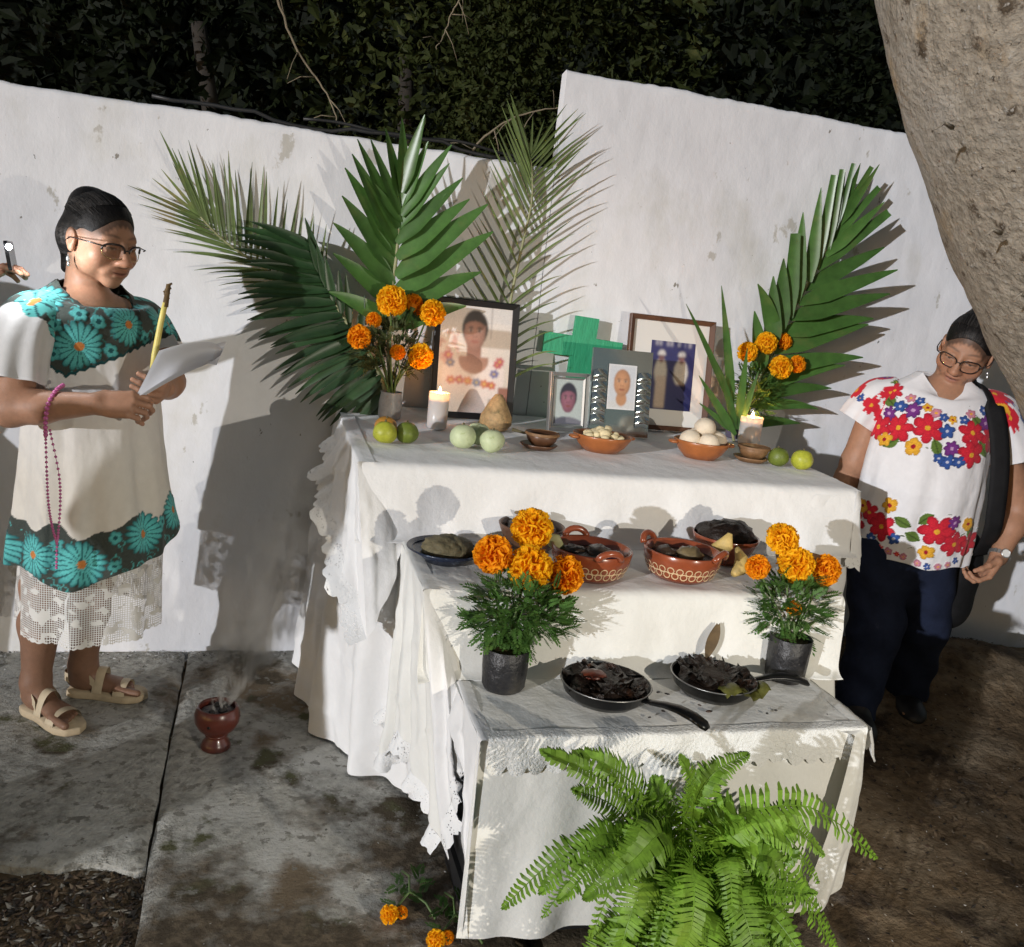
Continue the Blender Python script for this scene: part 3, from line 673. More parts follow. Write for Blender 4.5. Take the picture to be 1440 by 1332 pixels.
# clay ware
M_clay = pm('glazed_orange_clay', (.36, .12, .035), .32, var=.18, vscale=14, bump=.2, bscale=40, spec=.5, spots=[((.16, .05, .02), 7, .60, .78)])
M_clayd = pm('dark_brown_clay', (.10, .045, .022), .4, var=.3, vscale=20, bump=.3, bscale=60)
M_wood = pm('turned_brown_gourd', (.20, .105, .045), .55, var=.35, vscale=25, bump=.35, bscale=90, spots=[((.42, .27, .13), 18, .58, .72)])
M_mole = pm('dark_mole', (.016, .009, .006), .42, spec=.3, var=.4, vscale=40, bump=.9, bscale=60, bdist=.006)
M_redclay = pm('red_glazed_clay', (.26, .062, .025), .22, var=.2, vscale=12, spec=.55, coat=.3)
M_slip = pm('cream_slip', (.62, .45, .26), .4)
def bowl(name, lab, x, y, z, r, h, mat, cat='bowl', foot=.55, ears=True, grp=None, wall_t=.006, ang=0):
    t = thing(name, lab, cat, (x, y, z), grp)
    b = MB(); b.lathe([(0, .001), (r * foot, .001), (r * .78, h * .38), (r * .94, h * .8), (r, h), (r - .002, h + .002), (r - wall_t, h - .001), (r * .86, h * .72), (r * .66, h * .3), (0, h * .16)], (x, y, z), 44, fn=lambda a, rr, zz: rr * (1 + .012 * nz(math.cos(a) * 2, math.sin(a) * 2, x * 9)))
    b.build('bowl_body', mat, t)
    if ears:
        for s in (0, PI):
            a = ang + s; c = V(x + math.cos(a) * r, y + math.sin(a) * r, z + h * .86); d = V(math.cos(a), math.sin(a), 0); q = V(-d.y, d.x, 0)
            b = MB(); b.ell(c + d * .006, (.016, .022, .007), Matrix((d, q, (0, 0, 1))).transposed(), 12, 8); b.build('ear_handle', mat, t)
    return t
t = bowl('clay_bowl', 'orange clay bowl filled with pale crumbly sweets in front of the mirrored frame', 1.027, -.535, on1(-.535), .092, .052, M_clay, ang=.15, grp='clay bowls on the top table')
M_sweet = pm('pale_sweet', (.66, .56, .34), .7, var=.2, bump=.5, bscale=60, rand=.12)
t2 = thing('sweets', 'pile of pale yellowish sweets heaped in the clay bowl', 'sweets', (1.027, -.535, on1(-.535) + .03))
rg = random.Random(3)
for k in range(26):
    a, q = rg.uniform(0, 6.28), .066 * math.sqrt(rg.random()); b = MB(); s = rg.uniform(.012, .020)
    b.ell((1.027 + q * math.cos(a), -.535 + q * math.sin(a), on1(-.535) + .044 + .022 * (1 - q / .066) + rg.uniform(-.004, .006)), (s, s * .8, s * .6), Matrix.Rotation(rg.uniform(0, 3), 3, 'X') @ Matrix.Rotation(rg.uniform(0, 3), 3, 'Z'), 9, 6, lambda d: 1 + .15 * nz(d.x * 2, d.y * 2, k)); b.build('sweet', M_sweet, t2)
bowl('clay_bowl', 'orange clay bowl holding a heap of round white bread balls', 1.362, -.540, on1(-.540), .088, .056, M_clay, ang=-.1, grp='clay bowls on the top table')
M_bun = pm('white_dough', (.72, .62, .48), .65, var=.12, vscale=20, bump=.3, bscale=50, rand=.05)
z0 = on1(-.540)
for k, (dx, dy, dz, lab) in enumerate([(-.048, -.012, .060, 'white bread ball at the left of the clay bowl'), (.050, .002, .058, 'white bread ball at the right of the clay bowl'), (.0, -.046, .056, 'white bread ball at the front of the clay bowl'), (.004, .046, .060, 'white bread ball at the back of the clay bowl'), (.004, .002, .098, 'white bread ball on top of the others in the clay bowl')]):
    b = MB(); b.ell((1.362 + dx, -.540 + dy, z0 + dz), (.034, .034, .031), None, 18, 12, lambda d: 1 + .06 * nz(d.x * 2 + k, d.y * 2, d.z * 2)); tag(b.build('bread_ball', M_bun), lab, 'bread', 'white bread balls in the clay bowl')
def cup_stack(x, y, lab1, lab2, mat):
    z = on1(y); t = thing('saucer', lab2, 'saucer', (x, y, z), 'saucers under the brown cups')
    b = MB(); b.lathe([(0, .001), (.036, .001), (.050, .010), (.056, .017), (.053, .018), (.034, .010), (0, .009)], (x - .005, y, z), 30, fn=lambda a, r, zz: r * (1 + .03 * nz(math.cos(a) * 3, math.sin(a) * 3, x))); b.build('saucer_body', mat, t)
    t = thing('gourd_cup', lab1, 'cup', (x, y, z + .017), 'brown gourd cups')
    b = MB(); b.lathe([(0, 0), (.030, 0), (.043, .014), (.050, .036), (.047, .037), (.038, .014), (0, .008)], (x + .002, y, z + .014), 30, fn=lambda a, r, zz: r * (1 + .03 * nz(math.cos(a) * 2, math.sin(a) * 2, x * 3))); b.build('cup_body', mat, t)
    b = MB(); b.lathe([(.0515, .030), (.053, .034), (.0505, .0385)], (x + .002, y, z + .014), 30); b.build('rim_band', M_wood, t)
cup_stack(.822, -.565, 'small dark brown cup standing on a saucer left of the sweets bowl', 'dark brown saucer below the left brown cup', M_clayd)
cup_stack(1.545, -.545, 'light brown gourd cup stacked on a saucer beside the right limes', 'light brown saucer below the right gourd cup', M_wood)

# middle step
M_blueplate = pm('blue_black_glaze', (.018, .026, .05), .25, var=.4, vscale=40, spec=.5, spots=[((.12, .16, .22), 45, .60, .70)])
zz = Z2 + .003
t = thing('plate', 'shallow dark blue plate with a loaf of dough at the left of the middle step', 'plate', (.468, -1.015, zz))
b = MB(); b.lathe([(0, .001), (.050, .001), (.066, .016), (.098, .034), (.096, .037), (.062, .021), (0, .014)], t.location, 44); b.build('plate_body', M_blueplate, t)
b = MB(); b.lathe([(.080, .0285), (.083, .0295), (.086, .0315), (.083, .0318)], t.location, 44); b.build('painted_ring', pm('pale_blue_glaze', (.10, .14, .2), .3), t)
b = MB(); b.ell((.470, -1.018, zz + .032), (.068, .060, .032), None, 48, 24, lambda d: 1 + .10 * abs(math.sin(d.x * 7 + d.y * 3 + 2 * nz(d.x * 2, d.y * 2, 1))) * max(0, d.z) - .05 + .12 * nz(d.x * 4, d.y * 4, d.z * 4)); tag(b.build('dough_loaf', pm('grey_brown_dough', (.15, .125, .065), .7, var=.4, vscale=30, bump=1.0, bscale=60, bdist=.006)), 'grey brown loaf of dough lying on the dark blue plate', 'loaf')
t = bowl('clay_bowl', 'dark brown bowl hidden behind the left marigold flowers', .715, -.905, zz, .088, .070, M_clayd, ears=False, grp='bowls on the middle step')
b = MB(); b.ell((.715, -.905, zz + .055), (.07, .07, .028), None, 18, 10, lambda d: 1 + .2 * nz(d.x * 4, d.y * 4, 1)); tag(b.build('dark_stew', M_mole), 'dark stew heaped in the bowl behind the left marigolds', 'stew')
for (dx, dy, rz_) in ((.02, .02, .4), (-.02, .03, 2.0)):
    b = MB(); M = Matrix.Rotation(rz_, 3, 'Z') @ Matrix.Rotation(.5, 3, 'X'); c = V(.715 + dx, -.905 + dy, zz + .082)
    b.grid([[c + M @ V(-.035 + .07 * i / 6, -.016 * math.sin(PI * i / 6) * k, .008 * k * k) for k in (-1, -.3, .3, 1)] for i in range(7)]); tag(b.build('corn_husk', pm('dry_husk', (.20, .13, .06), .8, var=.3)), 'dry brown husk sticking out of the bowl behind the marigolds, ' + ('paler front piece' if rz_ < 1 else 'rear piece'), 'husk', 'husks in the rear bowl')
def casserole(x, y, lab, ang):
    r, h = .100, .072; t = thing('casserole', lab, 'casserole', (x, y, zz), 'patterned red clay casseroles')
    b = MB(); b.lathe([(0, .001), (.066, .001), (.084, .016), (.096, .046), (r, h), (r - .002, h + .003), (r - .007, h), (.087, .045), (.070, .022), (0, .017)], (x, y, zz), 52); b.build('casserole_body', M_redclay, t)
    m = MB(); n = 26                                                # cream rings painted round the side
    for k in range(n):
        for lev, z_ in ((0, .024), (1, .038)):
            a = 2 * PI * (k + .5 * lev) / n; rr = .0885 if lev == 0 else .0945
            rad_ = .0082; ring = []
            for q in range(11):
                w = 2 * PI * q / 10; aa = a + math.cos(w) * rad_ / rr; z2 = z_ + math.sin(w) * rad_; r2 = (.084 + (z2 - .016) / .030 * .012) + .0006
                ring.append([V(x + math.cos(a + math.cos(w) * (rad_ + e) / rr) * (r2 + .0004), y + math.sin(a + math.cos(w) * (rad_ + e) / rr) * (r2 + .0004), zz + z_ + math.sin(w) * (rad_ + e)) for e in (-.0012, .0012)])
            m.grid(ring)
    o = m.build('painted_ring', M_slip, t); o['kind'] = 'stuff'
    for s in (0, PI):
        a = ang + s; c = V(x + math.cos(a) * (r - .003), y + math.sin(a) * (r - .003), zz + h); d = V(math.cos(a), math.sin(a), 0); q = V(-d.y, d.x, 0)
        b = MB(); b.tube([c + q * (.030 * math.cos(w)) + d * (.010 * math.sin(w)) + V(0, 0, .020 * math.sin(w) - .002) for w in (PI * i / 9 for i in range(10))], .0085, 10); b.build('loop_handle', M_redclay, t)
    b = MB(); b.lathe([(.0885, .052), (.06, .055), (.03, .058), (0, .057)], (x, y, zz), 32, fn=lambda a, rr, z_: rr); tag(b.build('mole_sauce', M_mole), 'dark sauce inside the casserole ' + lab.split('pattern ')[1], 'sauce')
    return t
casserole(.812, -1.098, 'red clay casserole with cream ring pattern beside the left marigolds', 1.65)
casserole(1.062, -1.090, 'red clay casserole with cream ring pattern near the middle of the step', 2.25)
rg = random.Random(8)
def chunk(x, y, z, s, mat, name, lab, cat, grp=None, M=None):
    b = MB(); b.ell((x, y, z), s, M or Matrix.Rotation(rg.uniform(0, 3), 3, 'Z'), 14, 9, lambda d: 1 + .34 * nz(d.x * 2.2 + x * 9, d.y * 2.2, d.z * 2.2) + .12 * nz(d.x * 7, d.y * 7 + x * 5, d.z * 7)); return tag(b.build(name, mat), lab, cat, grp)
M_meat = pm('dark_meat', (.05, .03, .018), .35, var=.5, vscale=30, bump=.8, bscale=60, bdist=.005)
chunk(.835, -1.085, zz + .057, (.038, .030, .017), M_meat, 'meat_piece', 'dark meat piece in the sauce of the left casserole', 'meat', 'meat pieces in the casseroles')
chunk(.775, -1.075, zz + .056, (.030, .024, .014), M_meat, 'meat_piece', 'smaller dark meat piece at the left in the left casserole', 'meat', 'meat pieces in the casseroles')
chunk(1.075, -1.10, zz + .060, (.036, .030, .024), pm('boiled_meat', (.16, .12, .06), .35, var=.4, bump=.6), 'meat_piece', 'pale boiled meat piece in the middle of the right casserole', 'meat', 'meat pieces in the casseroles')
chunk(1.02, -1.075, zz + .056, (.030, .026, .02), M_meat, 'meat_piece', 'dark meat piece at the left in the right casserole', 'meat', 'meat pieces in the casseroles')
b = MB(); b.ell((.845, -1.145, zz + .064), (.017, .012, .008), None, 12, 8); tag(b.build('blue_bead', pm('blue_plastic', (.02, .06, .35), .3)), 'small shiny blue object at the front rim of the left casserole', 'bead')
bowl('clay_bowl', 'dark glazed bowl heaped with black food behind the right casserole', 1.262, -.945, zz, .092, .074, M_redclay, ears=False, grp='bowls on the middle step')
b = MB(); b.ell((1.262, -.945, zz + .075), (.082, .078, .038), None, 26, 14, lambda d: 1 + .25 * nz(d.x * 4, d.y * 4, d.z * 3) + .1 * nz(d.x * 11, d.y * 11, 4)); tag(b.build('black_food', M_mole), 'heap of glistening black food in the dark bowl', 'food')
M_plan = pm('yellow_plantain', (.50, .36, .12), .6, var=.25, vscale=30)
b = MB(); b.tube([V(1.178, -1.06, zz + .062), V(1.192, -1.07, zz + .085), V(1.196, -1.075, zz + .115)], [.024, .021, .006], 12, flat=.45); tag(b.build('plantain_slice', M_plan), 'beige plantain slice standing against the right casserole', 'plantain', 'plantain pieces on the middle step')
b = MB(); b.tube([V(1.200, -1.115, zz + .018), V(1.222, -1.105, zz + .026), V(1.235, -1.085, zz + .052), V(1.228, -1.065, zz + .075)], [.008, .018, .017, .006], 12); tag(b.build('plantain_slice', M_plan), 'curved yellow plantain piece lying left of the dark bowl', 'plantain', 'plantain pieces on the middle step')
b = MB(); b.tube([V(.705, -1.05, zz + .085), V(.725, -1.06, zz + .075), V(.745, -1.068, zz + .055)], [.006, .020, .010], 10, flat=.35); tag(b.build('plantain_slice', pm('pale_green_peel_piece', (.35, .34, .16), .6, var=.2)), 'pale green peel piece leaning on the left casserole', 'plantain', 'plantain pieces on the middle step')
bowl('clay_bowl', 'plain brown clay bowl behind the right marigold flowers', 1.412, -1.105, zz, .078, .062, pm('tan_clay', (.30, .15, .06), .55, var=.2), ears=False, grp='bowls on the middle step')

# front step: frying pans
M_pan = pm('black_iron', (.010, .010, .010), .32, metal=.35, var=.2, bump=.2, bscale=70)
M_char = pm('charred_leaf', (.016, .010, .007), .30, var=.5, vscale=30, bump=1.0, bscale=55, bdist=.008, spots=[((.07, .03, .015), 14, .56, .68)])
def pan(x, y, r, hd, lab, grp='black frying pans on the front step', tilt=0):
    z = Z3 + .003; t = thing('frying_pan', lab, 'frying pan', (x, y, z), grp)
    b = MB(); b.lathe([(0, .001), (r * .74, .001), (r * .93, .018), (r, .040), (r + .004, .041), (r - .003, .0395), (r * .90, .022), (r * .72, .006), (0, .005)], (x, y, z), 52); b.build('pan_body', M_pan, t)
    b = MB(); b.tube([(x + math.cos(2 * PI * k / 52) * (r + .002), y + math.sin(2 * PI * k / 52) * (r + .002), z + .041) for k in range(53)], .0016, 6, cap=False); b.build('rim', pm('worn_steel', (.30, .30, .29), .35, metal=.8) if 'worn_steel' not in MATS else MATS['worn_steel'], t)
    d = V(*hd).normalized(); c = V(x, y, z) + d * r
    q = d.cross(V(0, 0, 1))
    b = MB(); b.tube([c + d * s + V(0, 0, zz_) for s, zz_ in ((-.004, .030), (.02, .034), (.05, .040), (.08, .042), (.115, .038), (.14, .030), (.150, .024))], [.009, .011, .013, .016, .018, .017, .010], 14, flat=.5, side=q); b.build('handle', M_pan, t)
    return t
pan(.787, -1.345, .100, (.62, -.78, 0), 'black frying pan with its handle pointing over the front lace edge')
pan(1.068, -1.322, .098, (.99, -.06, .0), 'black frying pan with its handle pointing right, under the right marigold pot')
def charred(x, y, r, n, lab, seed):
    z = Z3 + .016; t = thing('charred_tamale', lab, 'food', (x, y, z), 'charred food in the pans'); rg = random.Random(seed)
    b = MB(); b.lathe([(r * .88, .010), (r * .80, .022), (r * .55, .034), (r * .3, .040), (0, .038)], (x, y, z), 40, fn=lambda a, rr, zz_: rr * (1 + .12 * nz(math.cos(a) * 3, math.sin(a) * 3, zz_ * 60 + seed))); b.build('filling', M_mole, t)
    for k in range(n):
        a = rg.uniform(0, 6.28); q = r * math.sqrt(rg.uniform(.1, 1.0)); c = V(x + q * math.cos(a), y + q * math.sin(a), z + .026 + .022 * (1 - q / r)); d = V(math.cos(a + 1.57 + rg.uniform(-.6, .6)), math.sin(a + 1.57 + rg.uniform(-.6, .6)), rg.uniform(-.15, .28) + (.3 if k % 9 == 0 else 0)).normalized(); s = d.cross(V(0, 0, 1)).normalized(); L_ = rg.uniform(.03, .07); w = rg.uniform(.008, .02)
        P = [[c + d * (L_ * (i / 5 - .4)) + s * (w * math.sin(PI * min(1, i / 5 + .12)) * j) + V(0, 0, .006 * math.sin(i * 1.1 + k) * j + .004 * math.sin(i + k)) for j in (-1, 0, 1)] for i in range(6)]
        m = MB(); m.grid(P); m.build('charred_leaf', M_char, t)
    return t
t = charred(.787, -1.345, .092, 40, 'burnt leaf-wrapped food filling the pan with the front-pointing handle', 4)
b = MB(); b.ell((.760, -1.335, Z3 + .055), (.030, .026, .010), None, 14, 8, lambda d: 1 + .2 * nz(d.x * 3, d.y * 3, 2)); b.build('red_sauce', pm('dark_red_sauce', (.12, .025, .012), .35, var=.4, bump=.6), t)
t = charred(1.068, -1.322, .092, 44, 'burnt leaf-wrapped food filling the pan with the right-pointing handle', 9)
b = MB()
b.grid([[V(1.045 + .13 * i / 14, -1.405 + .004 * j + .030 * (i / 14) ** 2, Z3 + .048 + .012 * math.sin(i * .5) - .012 * abs(j) * .5 + .004 * math.sin(i * 2.1)) + V(0, .013 * j, 0) for j in (-1.5, -.5, .5, 1.5)] for i in range(15)]); b.build('green_leaf', pm('singed_green_leaf', (.12, .12, .025), .45, var=.5, vscale=20, bump=.6), t)
b = MB()
b.grid([[V(1.085 + .004 * i + .017 * j * math.sin(PI * (i + .6) / 8.2), -1.25 + .003 * i, Z3 + .05 + .012 * i + .004 * j * j) for j in (-1, -.3, .3, 1)] for i in range(8)]); b.build('upright_leaf', pm('dry_brown_leaf', (.11, .07, .03), .7, var=.4), t)
# crumbs on the front cloth
b = MB(); rg = random.Random(31)
for _ in range(12):
    x, y = rg.uniform(.85, 1.30), rg.uniform(-1.47, -1.24); s = rg.uniform(.0015, .005); b.ell((x, y, Z3 + .006), (s * rg.uniform(1, 2.2), s, s * .5), Matrix.Rotation(rg.uniform(0, 3), 3, 'Z'), 6, 4)
tag(b.build('crumbs', M_char), kind='stuff')
# ------------------------------------------------------------------ palm fronds leaning on the wall
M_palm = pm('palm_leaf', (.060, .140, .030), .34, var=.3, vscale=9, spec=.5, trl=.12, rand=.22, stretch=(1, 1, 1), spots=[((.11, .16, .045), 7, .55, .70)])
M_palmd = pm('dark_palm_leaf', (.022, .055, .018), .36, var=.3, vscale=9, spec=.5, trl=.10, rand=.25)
M_coco = pm('coconut_leaf', (.115, .165, .050), .4, var=.35, vscale=8, spec=.45, trl=.15, rand=.30, spots=[((.24, .20, .08), 5, .56, .68)])
M_rach = pm('palm_stem', (.28, .28, .14), .5, var=.25, vscale=20)
def leaflet(t, base, d, n, L_, w, droop=0.0, curl=0.0, mat=None, seg=9, fold=.35, tipw=.06, torn=False, side=None):
    """one leaflet: a folded blade that starts along d and bends towards droop; n is the blade's normal"""
    d = Vector(d).normalized(); n = Vector(n); p = Vector(base); rows = []; g = Vector((0, 0, -1))
    cs = Vector(side) if side is not None else V(0, 0, 0)
    for i in range(seg + 1):
        u = i / seg; wd = w * (min(1, .35 + 2.6 * u) * (1 - u ** 2.2) + tipw * u) if not torn else w * (.4 + .6 * min(1, u * 3)) * (1 - .45 * u)
        s = d.cross(n).normalized(); nn = s.cross(d).normalized()
        rows.append([p - s * wd + nn * (wd * fold), p, p + s * wd + nn * (wd * fold)])
        p = p + d * (L_ / seg); d = (d + g * (droop * (u + .15) / seg * 2) + nn * (curl / seg) + cs * (u * u / seg * 2)).normalized()
    for r in rows:
        for q in r:
            if q.y > -.014: q.y = -.014 + (q.y + .014) * .02                            # the blade lies against the wall
    m = MB(); m.grid(rows); return m.build('leaflet', mat, t)
def rachis(t, pts, r0, r1, mat):
    q = [interp(pts, i / 30 * (len(pts) - 1.001)) for i in range(31)]
    m = MB(); m.tube(q, [r0 + (r1 - r0) * i / 30 for i in range(31)], 7); m.build('stem', mat, t); return q
def ang(a, y=0.0): return V(math.cos(math.radians(a)), y, math.sin(math.radians(a)))
FR = 'palm fronds leaning against the wall'

# thin coconut frond at the far left
rg = random.Random(2)
t = thing('palm_frond', 'thin leaved coconut palm frond leaning out furthest left on the wall', 'palm frond', (.44, -.16, on1(-.16)), FR)
q = rachis(t, [(.42, -.16, on1(-.16)), (.33, -.13, 1.06), (.16, -.10, 1.24), (0, -.075, 1.325), (-.115, -.06, 1.39), (-.19, -.055, 1.455)], .008, .003, M_rach)
for i in range(23):                                                    # upper side: nearly upright blades
    u = i / 22; c = interp([tuple(p) for p in q], 11 + u * 18.9)
    leaflet(t, c, ang(86 + 34 * u ** 2.6 + rg.uniform(-3, 3), -.05 + rg.uniform(-.05, .05)), V(rg.uniform(-.6, .6), -1, 0), .285 - .08 * abs(u - .5) + rg.uniform(-.04, .02), .0072, rg.uniform(-.02, .10) * (1.3 - u), rg.uniform(-.1, .1), M_coco, side=V(rg.uniform(-.10, .10), 0, 0))
for i in range(18):                                                    # lower side: level, then drooping
    u = i / 17; c = interp([tuple(p) for p in q], 12 + u * 17.9)
    leaflet(t, c, ang(158 + 26 * (1 - u) + rg.uniform(-4, 4), -.08 + rg.uniform(-.06, .03)), V(0, -1, rg.uniform(-.6, .6)), .225 - .02 * u + rg.uniform(-.02, .02), .0055, .04 + .50 * (1 - u) ** 2, rg.uniform(-.1, .1), M_coco)
for k in range(3): leaflet(t, q[-1], ang(120 + 13 * k, -.03), V(0, -1, 0), .17, .006, .02, 0, M_coco)

# broad dark fan hanging below it
t = thing('palm_frond', 'dark broad palm frond drooping as a rounded fan at the left of the table', 'palm frond', (.43, -.20, on1(-.2)), FR)
q = rachis(t, [(.43, -.20, on1(-.2)), (.37, -.19, 1.05), (.27, -.17, 1.18), (.19, -.15, 1.30), (.16, -.14, 1.40)], .009, .004, M_rach)
for i in range(40):
    u = i / 39; c = interp([tuple(p) for p in q], 3 + u * 26.9); a = 232 - 72 * u ** .9
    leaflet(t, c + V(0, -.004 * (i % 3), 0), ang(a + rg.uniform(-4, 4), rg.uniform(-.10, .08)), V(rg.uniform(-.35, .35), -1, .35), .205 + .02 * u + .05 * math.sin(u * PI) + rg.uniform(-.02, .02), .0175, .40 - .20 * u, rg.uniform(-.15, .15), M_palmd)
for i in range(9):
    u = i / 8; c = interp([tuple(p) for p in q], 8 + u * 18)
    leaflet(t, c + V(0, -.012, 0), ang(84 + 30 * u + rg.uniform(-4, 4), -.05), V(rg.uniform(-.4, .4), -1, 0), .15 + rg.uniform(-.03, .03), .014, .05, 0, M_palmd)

# broad leaved frond in the middle
t = thing('palm_frond', 'tall broad leaved green palm frond behind the left marigold flowers', 'palm frond', (.42, -.22, on1(-.22)), FR)
q = rachis(t, [(.425, -.22, on1(-.22)), (.40, -.20, 1.12), (.395, -.185, 1.28), (.402, -.175, 1.41), (.404, -.16, 1.53), (.407, -.15, 1.60)], .008, .004, M_rach)
for (zs, a, L_, w, dr) in ((1.645, 97, .20, .021, .0), (1.645, 80, .215, .021, .0), (1.61, 112, .215, .020, .02), (1.60, 68, .20, .018, .02), (1.575, 124, .22, .018, .0), (1.57, 58, .25, .020, .02), (1.53, 129, .26, .021, .02), (1.53, 52, .25, .019, .02),
                             (1.48, 128, .26, .027, .03), (1.48, 47, .27, .024, .0), (1.44, 133, .27, .029, .04), (1.43, 42, .29, .028, .02), (1.39, 139, .26, .030, .08), (1.37, 38, .33, .033, .02), (1.34, 144, .25, .030, .12), (1.31, 32, .34, .034, .05),
                             (1.28, 150, .23, .028, .15), (1.26, 26, .30, .032, .12), (1.21, 160, .20, .026, .3), (1.20, 18, .24, .030, .3), (1.50, 40, .20, .016, .02), (1.55, 142, .17, .014, .05)):
    zs = 1.6 - (1.645 - zs) * .93; L_ *= .94; y = -.16 - .1 * max(0, 1.66 - zs) * .5; x = .404 - .006 * (1.6 - zs)
    a = 90 + (a - 90) * .88; leaflet(t, (x + rg.uniform(-.004, .004), y - rg.uniform(0, .012), zs), ang(a + rg.uniform(-2, 2), rg.uniform(-.14, -.02)), V(.6 * (1 if a > 90 else -1), -1, .1), L_ * rg.uniform(1.06, 1.20), w * 1.22, dr, rg.uniform(-.12, .12), M_palm, seg=11, fold=.28)

# coconut frond behind the portrait
t = thing('palm_frond', 'thin leaved coconut palm frond standing upright behind the black portrait', 'palm frond', (.81, -.10, on1(-.1)), FR)
q = rachis(t, [(.80, -.10, on1(-.1)), (.808, -.085, 1.10), (.815, -.07, 1.30), (.838, -.06, 1.50), (.855, -.052, 1.63), (.848, -.048, 1.72), (.835, -.045, 1.78)], .007, .0025, M_rach)
for i in range(25):
    u = i / 24; c = interp([tuple(p) for p in q], 3 + u * 26.9)
    leaflet(t, c, ang(131 - 14 * u + rg.uniform(-2, 2), rg.uniform(-.12, .0)), V(-.5, -1, .3), .275 - .06 * abs(u - .5) * 2 + rg.uniform(-.03, .03), .0058, .03, rg.uniform(-.1, .1), M_coco)
    leaflet(t, c + V(0, -.004, .006), ang(40 + 18 * u + rg.uniform(-5, 5), rg.uniform(-.18, -.04)), V(.5, -1, .3), .262 - .06 * abs(u - .5) * 2 + rg.uniform(-.04, .03), .0054, (.62 if rg.random() < .7 else .25) * (1.05 - .7 * u), rg.uniform(-.1, .1), M_coco)
for k in range(4): leaflet(t, q[-1], ang(85 + 18 * (k - 1.5), -.05), V(0, -1, 0), .13, .005, .02, 0, M_coco)

# broad frond on the right
t = thing('palm_frond', 'large broad leaved palm frond spreading to the upper right on the wall', 'palm frond', (1.755, -.12, on1(-.12)), FR)
q = rachis(t, [(1.745, -.12, on1(-.12)), (1.775, -.115, 1.10), (1.84, -.11, 1.30), (1.915, -.10, 1.47), (1.985, -.09, 1.62), (2.02, -.08, 1.76)], .009, .004, M_rach)
for i, (zs, a, L_, w, dr) in enumerate(((.98, 10, .20, .020, .25), (1.03, 8, .26, .022, .3), (1.08, 14, .30, .024, .28), (1.13, 20, .33, .026, .22), (1.19, 18, .37, .031, .16), (1.25, 20, .38, .033, .12), (1.31, 16, .36, .033, .16), (1.37, 22, .36, .031, .06), (1.43, 26, .35, .029, .06), (1.49, 34, .33, .027, .03), (1.55, 44, .30, .022, .0), (1.60, 50, .29, .019, .0), (1.65, 58, .26, .016, .0), (1.70, 66, .24, .015, .0), (1.74, 74, .21, .014, 0), (1.76, 82, .20, .014, 0))):
    k = next(j for j in range(30) if q[j + 1].z >= zs or j == 29); c = q[k]
    leaflet(t, c + V(0, -.006 * (i % 3), 0), ang(a + rg.uniform(-3, 3), rg.uniform(-.22, -.06)), V(.15, -1, .6), L_ * rg.uniform(.95, 1.1), w * 1.22, dr, rg.uniform(-.1, .12), M_palm, seg=11, fold=.25, torn=(i > 9 and i % 2 == 0))
for i, (zs, a, L_, w, dr, yb) in enumerate(((1.18, 112, .22, .027, .0, -.04), (1.25, 104, .27, .030, .02, -.05), (1.32, 100, .27, .030, .0, -.04), (1.38, 96, .30, .028, .0, -.03), (1.44, 98, .32, .025, .0, -.04), (1.50, 96, .33, .022, .0, -.03), (1.56, 92, .33, .019, .0, -.03), (1.62, 90, .28, .016, .0, -.03), (1.67, 88, .25, .015, .0, -.02), (1.72, 86, .23, .013, 0, -.02), (1.28, 118, .24, .028, .5, -.12))):
    k = next(j for j in range(30) if q[j + 1].z >= zs or j == 29); c = q[k]
    leaflet(t, c + V(-.004, -.008 - .005 * (i % 2), 0), ang(a + rg.uniform(-2, 2), yb), V(-.6, -1, .1), L_, w * 1.12, dr, rg.uniform(-.08, .08), M_palm, seg=11, fold=.28, torn=(i in (3, 6, 7, 9)))

# short sprig in front of the brown frame
t = thing('palm_frond', 'short sprig of narrow palm leaves crossing in front of the brown picture frame', 'palm frond', (1.655, -.22, on1(-.22)), FR)
q = rachis(t, [(1.66, -.22, on1(-.22)), (1.64, -.22, .96), (1.62, -.21, 1.03)], .006, .003, M_rach)
for (px, pz, a, L_, w, dr) in ((1.655, .95, 118, .22, .016, .05), (1.66, .93, 136, .30, .017, .0), (1.64, 1.00, 122, .24, .015, .15), (1.63, 1.02, 110, .45, .017, .03), (1.635, 1.02, 128, .46, .013, .12), (1.66, .97, 98, .28, .016, .05), (1.665, .95, 84, .22, .014, .05), (1.65, .94, 150, .20, .013, .02)):
    leaflet(t, (px, -.225, pz), ang(a, -.16), V(-.3, -1, .2), L_, w, dr, rg.uniform(-.1, .1), M_palm, seg=10, fold=.3)

